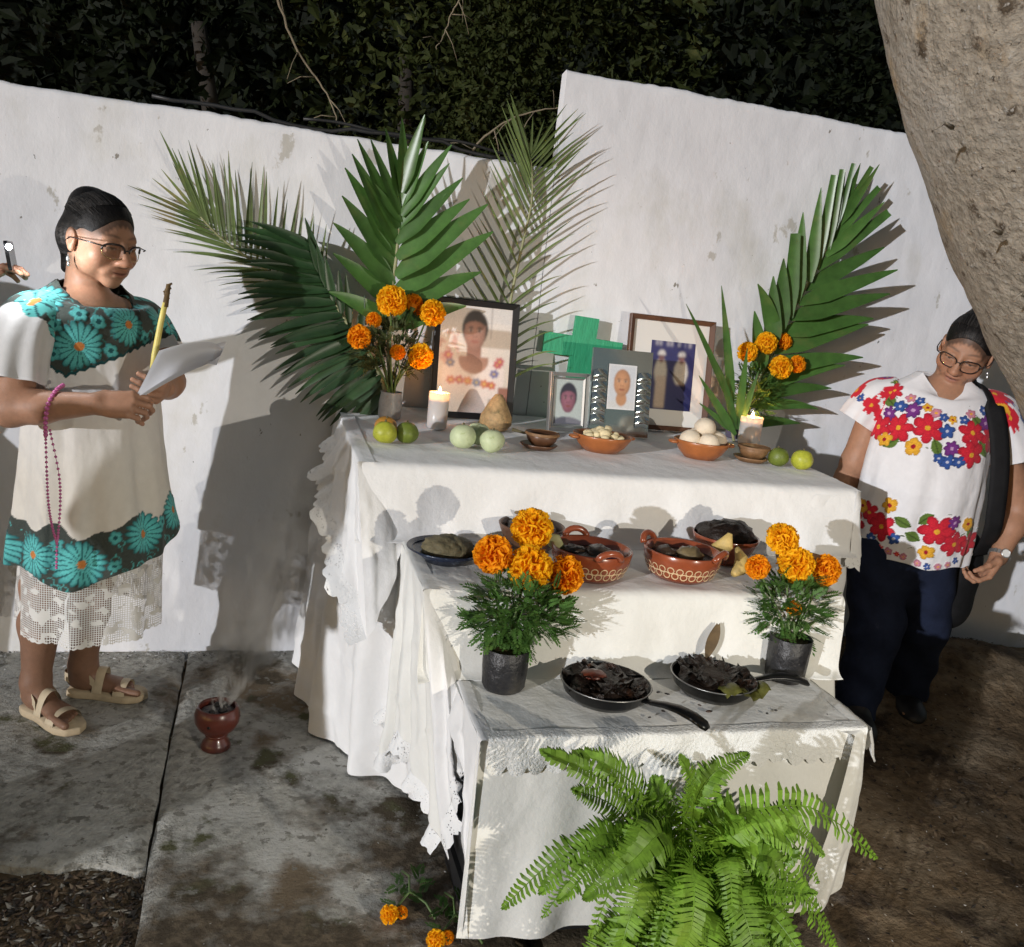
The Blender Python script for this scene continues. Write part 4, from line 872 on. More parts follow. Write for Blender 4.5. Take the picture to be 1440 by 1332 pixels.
# ------------------------------------------------------------------ marigolds
M_petal = pm('marigold_petal', rough=.65, vcol=True, var=.10, vscale=60, spec=.2, trl=.35)
M_feath = pm('marigold_leaf', (.075, .165, .035), .5, var=.4, vscale=30, spec=.3, trl=.2, spots=[((.10, .17, .04), 16, .56, .68)])
M_feathd = pm('brownish_marigold_leaf', (.07, .085, .03), .6, var=.4, vscale=30, spec=.25, trl=.2, spots=[((.14, .12, .05), 14, .55, .70)])  # browner, less green leaves for the bunch in the grey jar
M_gstem = pm('green_stem', (.09, .15, .04), .55, var=.2)
def bloom(t, c, r, face, hue, seed):
    """a pompom of ruffled petals round the point c, looking along face"""
    rg = random.Random(seed); m = MB(); f = Vector(face).normalized(); Q = f.to_track_quat('Z', 'Y').to_matrix(); n = 230 if r > .022 else 110
    ya = {'y': ((.98, .56, .012), (.92, .40, .005)), 'o': ((.95, .40, .008), (.85, .25, .004))}[hue]
    for i in range(n):
        z = 1 - 1.42 * (i + .5) / n; a = i * 2.399963 + rg.uniform(-.25, .25); s = math.sqrt(max(0, 1 - z * z))
        d = (Q @ V(math.cos(a) * s, math.sin(a) * s, z * .86)).normalized()
        e = d.cross(V(rg.uniform(-1, 1), rg.uniform(-1, 1), rg.uniform(-1, 1))).normalized(); g = d.cross(e)
        L0, L1 = r * .50, r * rg.uniform(.90, 1.06); w = r * rg.uniform(.14, .20); b0 = Vector(c) + d * L0
        rows = []; cc = []
        for j, (k, ww) in enumerate(((0, .35), (.55, .85), (.88, 1.15), (1.0, .95))):
            p = b0 + d * ((L1 - L0) * k) + g * (w * .5 * k * k * rg.choice((-1, 1)) * .5)
            rows.append([p - e * (w * ww) + d * (w * .28 * math.sin(j * 1.7 + i)), p + g * (w * .25), p + e * (w * ww) + d * (w * .28 * math.cos(j * 1.3 + i * 2))])
            cl = mixc(ya[1], ya[0], k * rg.uniform(.8, 1.1)); cc.append([cl] * 3)
        m.grid(rows, cols=cc)
    m.ell(c, (r * .62, r * .62, r * .62), None, 10, 7); m.c[-11 * 10:] = [ya[1]] * 110
    return m.build('bloom', M_petal, t, smooth=False)
def feather(m, base, d, L_, rg, w=.0030):
    d = Vector(d).normalized(); s = d.cross(V(rg.gauss(0, .4), rg.gauss(0, .4), 1)).normalized(); p = Vector(base)
    for k in range(7):
        c = p + d * (L_ * (k + 1) / 8) + V(0, 0, -.12 * L_ * (k / 7) ** 2)
        for sg in ((-1, 1) if k < 6 else (0,)):
            e = (d * .8 + s * sg * .9).normalized() if sg else d; l = L_ * (.42 - .028 * k) * rg.uniform(.8, 1.1); f = e.cross(d.cross(s)).normalized() * w
            m.add([c, c + e * l * .5 + f, c + e * l, c + e * l * .5 - f], [(0, 1, 2, 3)])
def marigold(lab, base, pot, blooms, cen, rad, nleaf, mat, potmat, seed, top):
    t = thing('marigold_plant', lab, 'marigold', base, 'potted marigolds on the altar'); rg = random.Random(seed); pot(t)
    b0 = V(base[0], base[1], top)
    for i, (c, r, f, h) in enumerate(blooms):
        c = Vector(c); m = MB(); mid = b0.lerp(c, .55) + V(rg.uniform(-.015, .015), rg.uniform(-.01, .01), 0); e = c - Vector(f).normalized() * r * .5
        m.tube([b0 + V(rg.uniform(-.012, .012), rg.uniform(-.012, .012), -.02), b0.lerp(mid, .5), mid, e], [.0032, .003, .0026, .003], 6)
        g = (e - mid).normalized(); m.tube([e - g * .016, e - g * .006, e + g * .006], [.003, .006, r * .34], 8); m.build('flower_stem', M_gstem, t)
        bloom(t, c, r, f, h, seed * 50 + i)
    m = MB()
    for _ in range(nleaf):
        while True:
            p = V(rg.uniform(-1, 1), rg.uniform(-1, 1), rg.uniform(-1, 1))
            if p.length < 1: break
        q = V(cen[0] + p.x * rad[0], cen[1] + p.y * rad[1], cen[2] + p.z * rad[2]); d = V(p.x + rg.uniform(-.5, .5), p.y + rg.uniform(-.5, .5), p.z * .5 + rg.uniform(-.3, .7))
        feather(m, q, d, rg.uniform(.028, .052), rg)
    for _ in range(10):
        a = rg.uniform(0, 6.28); m.tube([b0 + V(0, 0, -.01), V(cen[0] + rad[0] * .6 * math.cos(a), cen[1] + rad[1] * .6 * math.sin(a), cen[2] + rg.uniform(-.3, .6) * rad[2])], [.0025, .0012], 5)
    o = m.build('foliage', mat, t, smooth=False); o['kind'] = 'stuff'
    return t
M_bag = pm('black_nursery_bag', (.016, .016, .018), .38, var=.3, vscale=30, bump=.9, bscale=26, bdist=.008, spots=[((.055, .05, .042), 8, .54, .68)])
def bag(x, y, z, r, h):
    def mk(t):
        b = MB(); b.lathe([(0, .001), (r * .82, .001), (r * .92, .01), (r * .97, h * .5), (r, h), (r * .985, h + .001), (r * .94, h - .012), (r * .9, h - .016)], (x, y, z), 40, fn=lambda a, rr, zz_: rr * (1 + .035 * nz(math.cos(a) * 2.5, math.sin(a) * 2.5, zz_ * 30 + x * 5) + .03 * nz(math.cos(a) * 7, math.sin(a) * 7, zz_ * 60) + .03 * max(0, math.cos(a * 2)) * (1 - zz_ / h))); b.build('pot', M_bag, t)
        b = MB(); b.lathe([(r * .93, h - .014), (r * .5, h - .010), (0, h - .008)], (x, y, z), 26, fn=lambda a, rr, zz_: rr); b.build('potting_soil', M_soil, t)
    return mk
CAMV = V(-.30, -1, .25)
zz3 = Z3 + .003
marigold('marigold plant in a black bag at the left of the front step', (.567, -1.285, zz3), bag(.567, -1.285, zz3, .052, .098),
         [((.524, -1.235, .775), .043, (-.6, -1, .3), 'o'), ((.620, -1.195, .826), .047, (0, -1, .5), 'y'), ((.606, -1.255, .752), .050, (-.1, -1, .2), 'y'), ((.700, -1.225, .728), .045, (.5, -1, .1), 'o')],
         (.590, -1.262, .655), (.112, .075, .082), 460, M_feath, M_bag, 3, zz3 + .088)
marigold('marigold plant in a black bag at the right of the front step', (1.305, -1.255, zz3), bag(1.305, -1.255, zz3, .052, .112),
         [((1.212, -1.20, .752), .030, (-.6, -1, .3), 'o'), ((1.290, -1.165, .816), .040, (0, -1, .6), 'y'), ((1.318, -1.20, .760), .046, (0, -1, .2), 'y'), ((1.412, -1.19, .745), .040, (.5, -1, .1), 'o'), ((1.318, -1.225, .655), .020, (-.1, -1, .2), 'o'), ((1.445, -1.18, .650), .028, (.5, -1, 0), 'o')],
         (1.318, -1.205, .650), (.095, .065, .085), 430, M_feath, M_bag, 5, zz3 + .100)
def jar(x, y, z, r, h, mat):
    def mk(t):
        b = MB(); b.lathe([(0, .001), (r * .92, .001), (r, .008), (r * 1.02, h * .6), (r * .9, h * .92), (r * .95, h), (r * .88, h), (r * .84, h * .9), (r * .9, h * .5), (r * .88, .012), (0, .010)], (x, y, z), 34); b.build('jar', mat, t)
    return mk
M_foil = pm('dull_grey_jar', (.30, .28, .27), .4, var=.3, vscale=20, bump=.5, bscale=30, bdist=.005, spec=.5)
M_dkglass = pm('violet_dark_glass', (.09, .075, .12), .12, var=.3, spec=.6, coat=.4)
marigold('bunch of marigolds in a grey jar at the left end of the top table', (.412, -.255, on1(-.255)), jar(.412, -.255, on1(-.255), .036, .085, M_foil),
         [((.390, -.25, 1.270), .047, (-.1, -1, .4), 'y'), ((.522, -.235, 1.246), .041, (.5, -1, .3), 'y'), ((.464, -.20, 1.262), .036, (.2, .6, .6), 'o'), ((.340, -.24, 1.206), .024, (-.4, -1, .5), 'o'), ((.298, -.26, 1.152), .037, (-.5, -1, .1), 'o'), ((.415, -.29, 1.118), .024, (0, -1, .5), 'o'), ((.488, -.28, 1.112), .040, (.3, -1, .1), 'y')],
         (.40, -.235, 1.110), (.105, .05, .090), 200, M_feathd, M_foil, 7, on1(-.255) + .085)
marigold('bunch of marigolds in a dark violet glass at the right end of the top table', (1.70, -.16, on1(-.16)), jar(1.70, -.16, on1(-.16), .040, .095, M_dkglass),
         [((1.690, -.16, 1.224), .036, (-.5, -1, .2), 'y'), ((1.765, -.15, 1.262), .039, (0, -1, .5), 'y'), ((1.822, -.18, 1.182), .042, (.1, -1, .2), 'y'), ((1.892, -.17, 1.198), .032, (.5, -1, .2), 'o'), ((1.850, -.12, 1.272), .033, (.4, -.6, .7), 'o')],
         (1.755, -.155, 1.085), (.085, .05, .105), 250, M_feath, M_dkglass, 9, on1(-.16) + .095)

# fallen marigolds on the ground by the crate
for (x, y, r, lab) in ((.335, -1.415, .020, 'fallen marigold flower with its stem lying on the concrete'), (.42, -1.50, .020, 'fallen marigold flower at the bottom edge by the crate')):
    t = thing('fallen_marigold', lab, 'flower', (x, y, .005), 'fallen marigolds')
    bloom(t, (x, y, .022), r, (-.2, -.6, .8), 'y', int(x * 1000)); bloom(t, (x + .028, y + .008, .018), r * .7, (.3, -.6, .8), 'o', int(x * 999))
    m = MB(); m.tube([(x + .01, y + .01, .02), (x + .05, y + .05, .035), (x + .085, y + .03, .02), (x + .10, y - .01, .01)], [.003] * 4, 6); m.tube([(x + .05, y + .05, .035), (x + .06, y + .11, .03), (x + .05, y + .15, .015)], [.0025] * 3, 6); m.build('flower_stem', M_gstem, t)
    m = MB(); rg = random.Random(4)
    for k in range(14): feather(m, (x + rg.uniform(.02, .09), y + rg.uniform(.02, .13), .02), (rg.uniform(-1, 1), rg.uniform(-1, 1), .1), .04, rg)
    m.build('foliage', M_feath, t, smooth=False)

# ------------------------------------------------------------------ fern in front
M_fern = pm('fern_leaf', (.16, .30, .030), .45, var=.45, vscale=26, spec=.35, trl=.28, rand=.25, spots=[((.20, .31, .035), 5, .54, .70)])
t = thing('fern', 'bright green sword fern standing in front of the lowest tablecloth', 'fern', (.84, -1.74, -.02))
b = MB(); b.lathe([(0, .0), (.085, .0), (.105, .13), (.112, .15), (.104, .15), (.098, .13), (0, .12)], (.84, -1.74, -.02), 30); b.build('pot', M_blk, t)
def frond(pts, w, seed, lod=1.0):
    rg = random.Random(seed); n = 60; q = [interp(pts, i / n * (len(pts) - 1.001)) for i in range(n + 1)]; m = MB()
    m.tube(q[::3], [.0026 * (1 - .7 * i / 20) for i in range(21)], 5)
    L_ = sum((q[i + 1] - q[i]).length for i in range(n)); step = max(1, int(round(.0088 / (L_ / n)))); tw = rg.uniform(-.35, .35)
    for i in range(3, n + 1):
        u = i / n; d = (q[min(i + 1, n)] - q[i - 1]).normalized(); s = d.cross(V(tw, -.55 + rg.uniform(-.08, .08), .8)).normalized(); up = s.cross(d).normalized()
        l = w * min(1, .25 + 2.2 * u) * (1 - u ** 3.2) ** .8 * rg.uniform(.80, 1.12) + .003; hw = max(.0020, L_ / n * .45 * (1.0 + .2 * (1 - u)))
        if (i % step): continue
        for sg in (-1, 1):
            if rg.random() < .03: continue
            e = (s * sg + d * (.26 + rg.uniform(-.08, .10)) + up * rg.uniform(-.08, .20)).normalized(); c = q[i]; g = d * hw * step
            m.add([c - g * .7, c + g * .7, c + e * l * .55 + g * .9 + up * .003, c + e * l + g * .35 - up * (l * .12), c + e * l * .92 - g * .3 - up * (l * .1), c + e * l * .55 - g * .75 + up * .003], [(0, 1, 2, 5), (5, 2, 3, 4)])
    return m.build('frond', M_fern, t, smooth=False)
B0 = (.84, -1.735, .14)
FERN = [((.689, -1.76, .485), (.577, -1.77, .564), (.501, -1.75, .590), .040), ((.720, -1.74, .480), (.631, -1.76, .560), (.565, -1.74, .578), .040), ((.775, -1.78, .467), (.765, -1.80, .556), (.735, -1.80, .600), .042),
        ((.808, -1.76, .478), (.835, -1.76, .540), (.918, -1.73, .558), .036), ((.850, -1.80, .470), (1.003, -1.82, .500), (1.190, -1.80, .370), .050), ((.707, -1.84, .480), (.640, -1.87, .450), (.570, -1.86, .380), .042), ((.765, -1.86, .420), (.741, -1.92, .350), (.705, -1.92, .275), .046),
        ((.848, -1.86, .374), (.866, -1.92, .310), (.886, -1.93, .220), .044), ((.896, -1.80, .430), (1.010, -1.83, .335), (1.150, -1.80, .153), .046), ((.700, -1.82, .372), (.655, -1.86, .305), (.652, -1.86, .20), .040), ((.79, -1.88, .34), (.766, -1.94, .27), (.780, -1.95, .17), .042), ((.923, -1.78, .443), (.99, -1.80, .422), (1.088, -1.78, .31), .042),
        ((.700, -1.74, .40), (.570, -1.74, .375), (.480, -1.72, .262), .040), ((.888, -1.84, .32), (.946, -1.88, .265), (.986, -1.88, .155), .042)]
for k, (a, b_, c, w) in enumerate(FERN): frond([B0, tuple(Vector(B0).lerp(Vector(a), .55) + V(0, 0, .05)), a, b_, c], w * 1.08, k)
rg = random.Random(17)
for k in range(58):
    a = rg.uniform(0, 2 * PI) if k < 24 else rg.uniform(PI * 1.05, PI * 1.95); R_ = rg.uniform(.16, .36); h = rg.uniform(.28, .44) - .1 * (k % 3); x, y = math.cos(a) * R_, math.sin(a) * R_ * .62 - .02
    zt = h - rg.uniform(.04, .24); yy = max(-1.735 + y, -2.0)
    if yy > -1.56: yy = -1.56
    frond([B0, (.84 + x * .25, -1.735 + (yy + 1.735) * .3, .14 + (h - .14) * .7), (.84 + x * .65, -1.735 + (yy + 1.735) * .65, h), (.84 + x, yy, max(.06, zt))], rg.uniform(.034, .044), 100 + k)

for k in range(11):                                                    # upright young fronds in the middle
    a = k * 2.4; R_ = .05 + .012 * k; x, y = .84 + math.cos(a) * R_, -1.74 + math.sin(a) * R_ * .7; h = .36 + .09 * ((k * 7) % 5) / 4
    frond([B0, (.84 + (x - .84) * .4, -1.74 + (y + 1.74) * .4, .28), (x, y, h), (x + (x - .84) * .7, y + (y + 1.74) * .6 - .02, h + .05)], rg.uniform(.040, .050), 300 + k)

# ------------------------------------------------------------------ incense burner, smoke, litter
t = thing('incense_burner', 'dark red clay incense burner smoking on the concrete left of the altar', 'incense burner', (-.052, -.66, 0))
M_burn = pm('burnished_red_clay', (.115, .027, .018), .28, var=.25, vscale=14, spec=.5, coat=.25, spots=[((.05, .02, .018), 6, .50, .66)])
b = MB(); b.lathe([(0, .002), (.038, .002), (.041, .010), (.036, .024), (.027, .036), (.026, .044), (.034, .052), (.050, .066), (.060, .086), (.061, .108), (.055, .126), (.051, .131), (.047, .127), (.050, .108), (.044, .086), (.02, .076), (0, .074)], t.location, 44); b.build('bowl_on_foot', M_burn, t)
b = MB(); b.lathe([(.0275, .040), (.031, .0435), (.0275, .047)], t.location, 36); b.build('neck_ring', M_burn, t)
for k in range(3):
    a = -1.9 + k * 2.1; c = V(-.052 + math.cos(a) * .0585, -.66 + math.sin(a) * .0585, .092); b = MB(); b.ell(c, (.005, .005, .005), None, 10, 6); b.build('vent_hole', M_pan, t)
b = MB(); b.lathe([(.046, .112), (.03, .119), (.012, .122), (0, .121)], t.location, 26, fn=lambda a, rr, z_: rr * (1 + .1 * nz(math.cos(a) * 3, math.sin(a) * 3, z_ * 50))); b.build('ash', pm('pale_ash', (.22, .20, .19), .95, var=.6, vscale=60, bump=1, bscale=70, bdist=.006), t)
rg = random.Random(6)
for k in range(6):
    b = MB(); b.ell((-.052 + rg.uniform(-.03, .03), -.66 + rg.uniform(-.03, .03), .124), (.012, .009, .007), Matrix.Rotation(rg.uniform(0, 3), 3, 'Z'), 8, 5, lambda d: 1 + .3 * nz(d.x * 3 + k, d.y * 3, 1)); b.build('charcoal', pm('charcoal', (.03, .028, .027), .9) if 'charcoal' not in MATS else MATS['charcoal'], t)
# smoke drifting up and to the right from the burner
m = bpy.data.materials.new('incense_smoke'); m.use_nodes = True; N, L = m.node_tree.nodes, m.node_tree.links
for n_ in list(N):
    if n_.type == 'BSDF_PRINCIPLED': N.remove(n_)
pv = N.new('ShaderNodeVolumePrincipled'); pv.inputs['Color'].default_value = (.95, .96, .98, 1); pv.inputs['Anisotropy'].default_value = -.25
tc = N.new('ShaderNodeTexCoord'); ge = N.new('ShaderNodeTexNoise'); ge.inputs['Scale'].default_value = 8.0; ge.inputs['Detail'].default_value = 4.0; ge.inputs['Distortion'].default_value = 2.2
mp = N.new('ShaderNodeMapping'); mp.inputs['Scale'].default_value = (1.5, 1.5, .55); L.new(tc.outputs['Object'], mp.inputs[0]); L.new(mp.outputs[0], ge.inputs['Vector'])
r1 = N.new('ShaderNodeMapRange'); L.new(ge.outputs[0], r1.inputs[0]); r1.inputs[1].default_value = .49; r1.inputs[2].default_value = .72
# thins out towards the plume's sides and its top (plume axis runs along the generated box's own diagonal)
sx = N.new('ShaderNodeSeparateXYZ'); L.new(tc.outputs['Object'], sx.inputs[0])
def mth(op, a, b_=None, c_=None):
    q = N.new('ShaderNodeMath'); q.operation = op
    for i, v in enumerate((a, b_, c_)):
        if v is None: continue
        if isinstance(v, (int, float)): q.inputs[i].default_value = v
        else: L.new(v, q.inputs[i])
    return q.outputs[0]
zc = sx.outputs[2]; axx = mth('MULTIPLY_ADD', mth('POWER', mth('MAXIMUM', zc, 0.0), 1.3), .70, 0.0); axx = mth('ADD', axx, mth('MULTIPLY', mth('SINE', mth('MULTIPLY', zc, 13.0)), .014)); wd = mth('MULTIPLY_ADD', zc, .42, .028)
dx = mth('DIVIDE', mth('SUBTRACT', sx.outputs[0], axx), wd); dy = mth('DIVIDE', mth('SUBTRACT', sx.outputs[1], mth('MULTIPLY', zc, .10)), wd)
rr = mth('ADD', mth('MULTIPLY', dx, dx), mth('MULTIPLY', dy, dy)); fall = mth('MAXIMUM', mth('SUBTRACT', 1.0, rr), 0.0)
thin = mth('DIVIDE', 1.0, mth('MULTIPLY_ADD', zc, 7.0, 1.0)); top_ = mth('MAXIMUM', mth('SUBTRACT', 1.0, mth('DIVIDE', zc, .78)), 0.0)
dens = mth('MULTIPLY', mth('MULTIPLY', mth('MULTIPLY', r1.outputs[0], fall), mth('MULTIPLY', thin, top_)), 260.0)
L.new(dens, pv.inputs['Density']); L.new(pv.outputs[0], N['Material Output'].inputs['Volume'])
b = MB(); b.lathe([(0, 0), (.035, 0), (.13, .2), (.24, .45), (.38, .8), (0, .8)], (0, 0, 0), 20, M=Matrix(((1, 0, .55), (0, 1, .10), (0, 0, 1))))
sm = b.build('smoke', m); sm.location = (-.052, -.66, .125); tag(sm, kind='stuff')

# leaf litter, grit and crumbs of plaster on the ground
M_lit = pm('dead_leaf', rough=.9, vcol=True, var=.3)
def litter(name, n, fn, smin, smax, cols, seed):
    rg = random.Random(seed); m = MB()
    for _ in range(n):
        x, y, z = fn(rg); s = rg.uniform(smin, smax); a = rg.uniform(0, 6.28); u = V(math.cos(a), math.sin(a), rg.uniform(-.3, .3)) * s; v = V(-math.sin(a), math.cos(a), rg.uniform(-.4, .4)) * s * rg.uniform(.3, .6); c = V(x, y, z + s * .25); k = rg.choice(cols); kf = rg.uniform(.6, 1.3); k = tuple(q * kf for q in k)
        m.add([c - u, c + v, c + u + V(0, 0, s * .3), c - v], [(0, 1, 2, 3)], [k] * 4)
    tag(m.build(name, M_lit, smooth=False), kind='stuff')
brown = [(.06, .035, .02), (.035, .022, .014), (.10, .065, .035), (.15, .11, .07), (.02, .015, .01)]
litter('leaf_litter', 2600, lambda g: (lambda x, y: (x, y, max(soil_h(x, y), -.06)))(g.uniform(-.75, -.14), g.uniform(-1.52, -1.14)), .004, .014, brown + [(.3, .27, .22)], 1)
litter('leaf_litter', 3000, lambda g: (lambda x, y: (x, y, soil_h(x, y)))(g.uniform(1.45, 3.2), g.uniform(-1.9, -.1)), .003, .011, brown, 2)
litter('pale_grit', 420, lambda g: (lambda x, y: (x, y, soil_h(x, y) + .002))(g.uniform(1.4, 2.9), g.uniform(-1.8, -.3)), .0015, .005, [(.38, .34, .28), (.5, .48, .44)], 3)
litter('pale_grit', 330, lambda g: (g.uniform(-.8, .5), g.uniform(-1.5, -.25), .004), .0012, .0042, [(.42, .41, .38), (.55, .54, .5), (.05, .045, .035)], 4)
litter('plaster_crumbs', 700, lambda g: (g.uniform(-1.3, .25), -abs(g.gauss(0, .045)) - .01, .003), .002, .008, [(.55, .55, .54), (.45, .44, .43), (.10, .09, .08)], 5)
# ------------------------------------------------------------------ people: one continuous body surface grown from a distance field
class Field:
    def __init__(s): s.p = []
    def ell(s, c, r, M=None, k=.012, sub=False): s.p.append(('e', np.array(c, float), np.array(r, float), None if M is None else np.array(M, float), k, sub)); return s
    def cone(s, a, b, r1, r2, k=.012, sub=False): s.p.append(('c', np.array(a, float), np.array(b, float), (r1, r2), k, sub)); return s
    def eval(s, o, h, n):
        D = np.full(n, 1.0, np.float32); ax = [o[i] + h * np.arange(n[i]) for i in range(3)]
        for q in s.p:
            k, sub = q[4], q[5]
            if q[0] == 'e': c, R = q[1], float(np.max(q[2])); lo, hi = c - R, c + R
            else: lo = np.minimum(q[1] - q[3][0], q[2] - q[3][1]); hi = np.maximum(q[1] + q[3][0], q[2] + q[3][1])
            m = k + .02
            i0 = [max(0, int((lo[i] - m - o[i]) / h)) for i in range(3)]; i1 = [min(n[i], int((hi[i] + m - o[i]) / h) + 2) for i in range(3)]
            if any(i1[i] <= i0[i] for i in range(3)): continue
            sl = tuple(slice(i0[i], i1[i]) for i in range(3))
            X, Y, Z = np.meshgrid(*[ax[i][sl[i]] for i in range(3)], indexing='ij')
            if q[0] == 'e':
                P = np.stack([X - c[0], Y - c[1], Z - c[2]], -1)
                if q[3] is not None: P = P @ q[3]
                k0 = np.linalg.norm(P / q[2], axis=-1); k1 = np.linalg.norm(P / (q[2] ** 2), axis=-1) + 1e-9; d = k0 * (k0 - 1) / k1
            else:
                a, b = q[1], q[2]; ba = b - a; P = np.stack([X - a[0], Y - a[1], Z - a[2]], -1)
                t = np.clip(P @ ba / max(1e-12, ba @ ba), 0, 1); d = np.linalg.norm(P - t[..., None] * ba, axis=-1) - (q[3][0] + (q[3][1] - q[3][0]) * t)
            cur = D[sl]
            if sub:
                e = -d; hh = np.maximum(k - np.abs(cur - e), 0) / k; D[sl] = np.maximum(cur, e) + hh * hh * k * .25
            else:
                hh = np.maximum(k - np.abs(cur - d), 0) / k; D[sl] = np.minimum(cur, d) - hh * hh * k * .25
        return D
def surfnet(D, o, h):
    s = D < 0; n = D.shape
    cnt = np.zeros([q - 1 for q in n], np.int8)
    cs = [(i, j, k) for i in (0, 1) for j in (0, 1) for k in (0, 1)]
    for (i, j, k) in cs: cnt += s[i:n[0] - 1 + i, j:n[1] - 1 + j, k:n[2] - 1 + k]
    act = (cnt > 0) & (cnt < 8); idx = np.argwhere(act); ids = -np.ones(act.shape, np.int64); ids[act] = np.arange(len(idx))
    acc = np.zeros((len(idx), 3)); w = np.zeros(len(idx))
    val = {c: D[idx[:, 0] + c[0], idx[:, 1] + c[1], idx[:, 2] + c[2]] for c in cs}
    for a in cs:
        for ax_ in range(3):
            if a[ax_]: continue
            b = list(a); b[ax_] = 1; b = tuple(b); va, vb = val[a], val[b]; cr = (va < 0) != (vb < 0)
            t = np.where(cr, va / np.where(va == vb, 1, va - vb), 0); p = np.tile(np.array(a, float), (len(idx), 1)); p[:, ax_] += t
            acc += p * cr[:, None]; w += cr
    verts = (idx + acc / w[:, None]) * h + np.array(o); faces = []
    for ax_ in range(3):
        u, v = [(1, 2), (2, 0), (0, 1)][ax_]
        A = [slice(0, n[q] - 1) if q == ax_ else slice(1, n[q] - 1) for q in range(3)]; B = list(A); B[ax_] = slice(1, n[ax_])
        sa, sb = s[tuple(A)], s[tuple(B)]; e = np.argwhere(sa != sb)
        if not len(e): continue
        fl = sa[e[:, 0], e[:, 1], e[:, 2]]; c = e.copy(); c[:, u] += 1; c[:, v] += 1
        def g(du, dv): q = c.copy(); q[:, u] -= du; q[:, v] -= dv; return ids[q[:, 0], q[:, 1], q[:, 2]]
        Q = np.stack([g(1, 1), g(0, 1), g(0, 0), g(1, 0)], 1); Q[~fl] = Q[~fl][:, ::-1]; faces.append(Q)
    return verts, np.concatenate(faces)
def block(F, lo, hi, h):
    lo = np.array(lo, float); hi = np.array(hi, float); n = tuple(int(math.ceil((hi[i] - lo[i]) / h)) + 1 for i in range(3)); return surfnet(F.eval(lo, h, n), lo, h)
def inbox(P, lo, hi): return np.all((P > lo) & (P < hi), 1)
def body_mesh(F, lo, hi, h, fine):
    """coarse surface plus finer boxes (lo, hi, step) for head, hands and feet, all samples of one field"""
    v, f = block(F, lo, hi, h); cen = v[f].mean(1); keep = np.ones(len(f), bool)
    for (a, b, s) in fine: keep &= ~inbox(cen, np.array(a) + h * 1.2, np.array(b) - h * 1.2)
    VV, FF = [v], [f[keep]]; base = len(v)
    for i, (a, b, s) in enumerate(fine):
        v2, f2 = block(F, np.array(a), np.array(b), s); c2 = v2[f2].mean(1); kp = inbox(c2, np.array(a) + s * 2, np.array(b) - s * 2)
        for (a3, b3, s3) in fine[:i]: kp &= ~inbox(c2, np.array(a3) + s3 * 3, np.array(b3) - s3 * 3)
        VV.append(v2); FF.append(f2[kp] + base); base += len(v2)
    V_ = np.concatenate(VV); F_ = np.concatenate(FF); used = np.unique(F_); mp = -np.ones(len(V_), np.int64); mp[used] = np.arange(len(used)); return V_[used], mp[F_]

def rot(axis, a): return np.array(Matrix.Rotation(a, 3, Vector(axis)))
def unit(v): v = np.array(v, float); return v / np.linalg.norm(v)
def frame(fwd, up):
    """columns: right, forward, up"""
    f = unit(fwd); r = unit(np.cross(f, up)); u = np.cross(r, f); return np.stack([r, f, u], 1)

def head_field(F, H, Mh, sc=1.0, full=1.0, lids=.5):
    def W(p): return H + Mh @ (np.array(p, float) * sc)
    def E(c, r, k=.012, sub=False, R=None): F.ell(W(c), np.array(r) * sc, Mh if R is None else Mh @ R, k, sub)
    E((0, -.014, .030), (.0735, .092, .080)); E((0, .022, -.032), (.061 + .004 * full, .064, .074), .03)
    E((0, .064, -.096), (.023, .021, .018), .022)
    for s in (-1, 1):
        E((s * .043, .008, -.060), (.019, .036, .028), .026); E((s * .041, .056, -.034), (.024 + .003 * full, .024, .026), .024)
        E((s * .027, .064, .016), (.022, .013, .010), .024)
        E((s * .033, .098, -.002), (.019, .014, .010), .014, True)
        E((s * .032, .0700, -.003), (.0165, .0155, .0125), .006)
        E((s * .030, .0785, .0035), (.0165, .0085, .0052), .004)                                # heavy upper lid
        E((s * .031, .0770, -.0145), (.015, .008, .0045), .006)                                # lower lid fold
        E((s * .0135, .0955, -.040), (.0085, .0105, .0075), .007)
        F.cone(W((s * .018, .086, -.046)), W((s * .033, .072, -.070)), .003 * sc, .002 * sc, .014)
        E((s * .0060, .1065, -.0500), (.0034, .005, .0028), .003, True)
        E((s * .0765, -.014, -.012), (.0085, .0165, .0275), .006, False, rot((1, 0, 0), .2)); E((s * .0850, -.009, -.008), (.0062, .0085, .0165), .005, True); E((s * .0755, -.008, -.036), (.007, .009, .009), .006)
    F.cone(W((0, .080, .010)), W((0, .1045, -.034)), .0075 * sc, .0125 * sc, .012); E((0, .1075, -.038), (.0130, .0120, .0100), .008)
    E((0, .071, -.066), (.032, .021, .024), .02)
    E((0, .0885, -.0620), (.0215, .0085, .0055), .005); E((0, .0875, -.0740), (.0185, .0085, .0065), .005); E((0, .097, -.0678), (.022, .0065, .0013), .003, True)
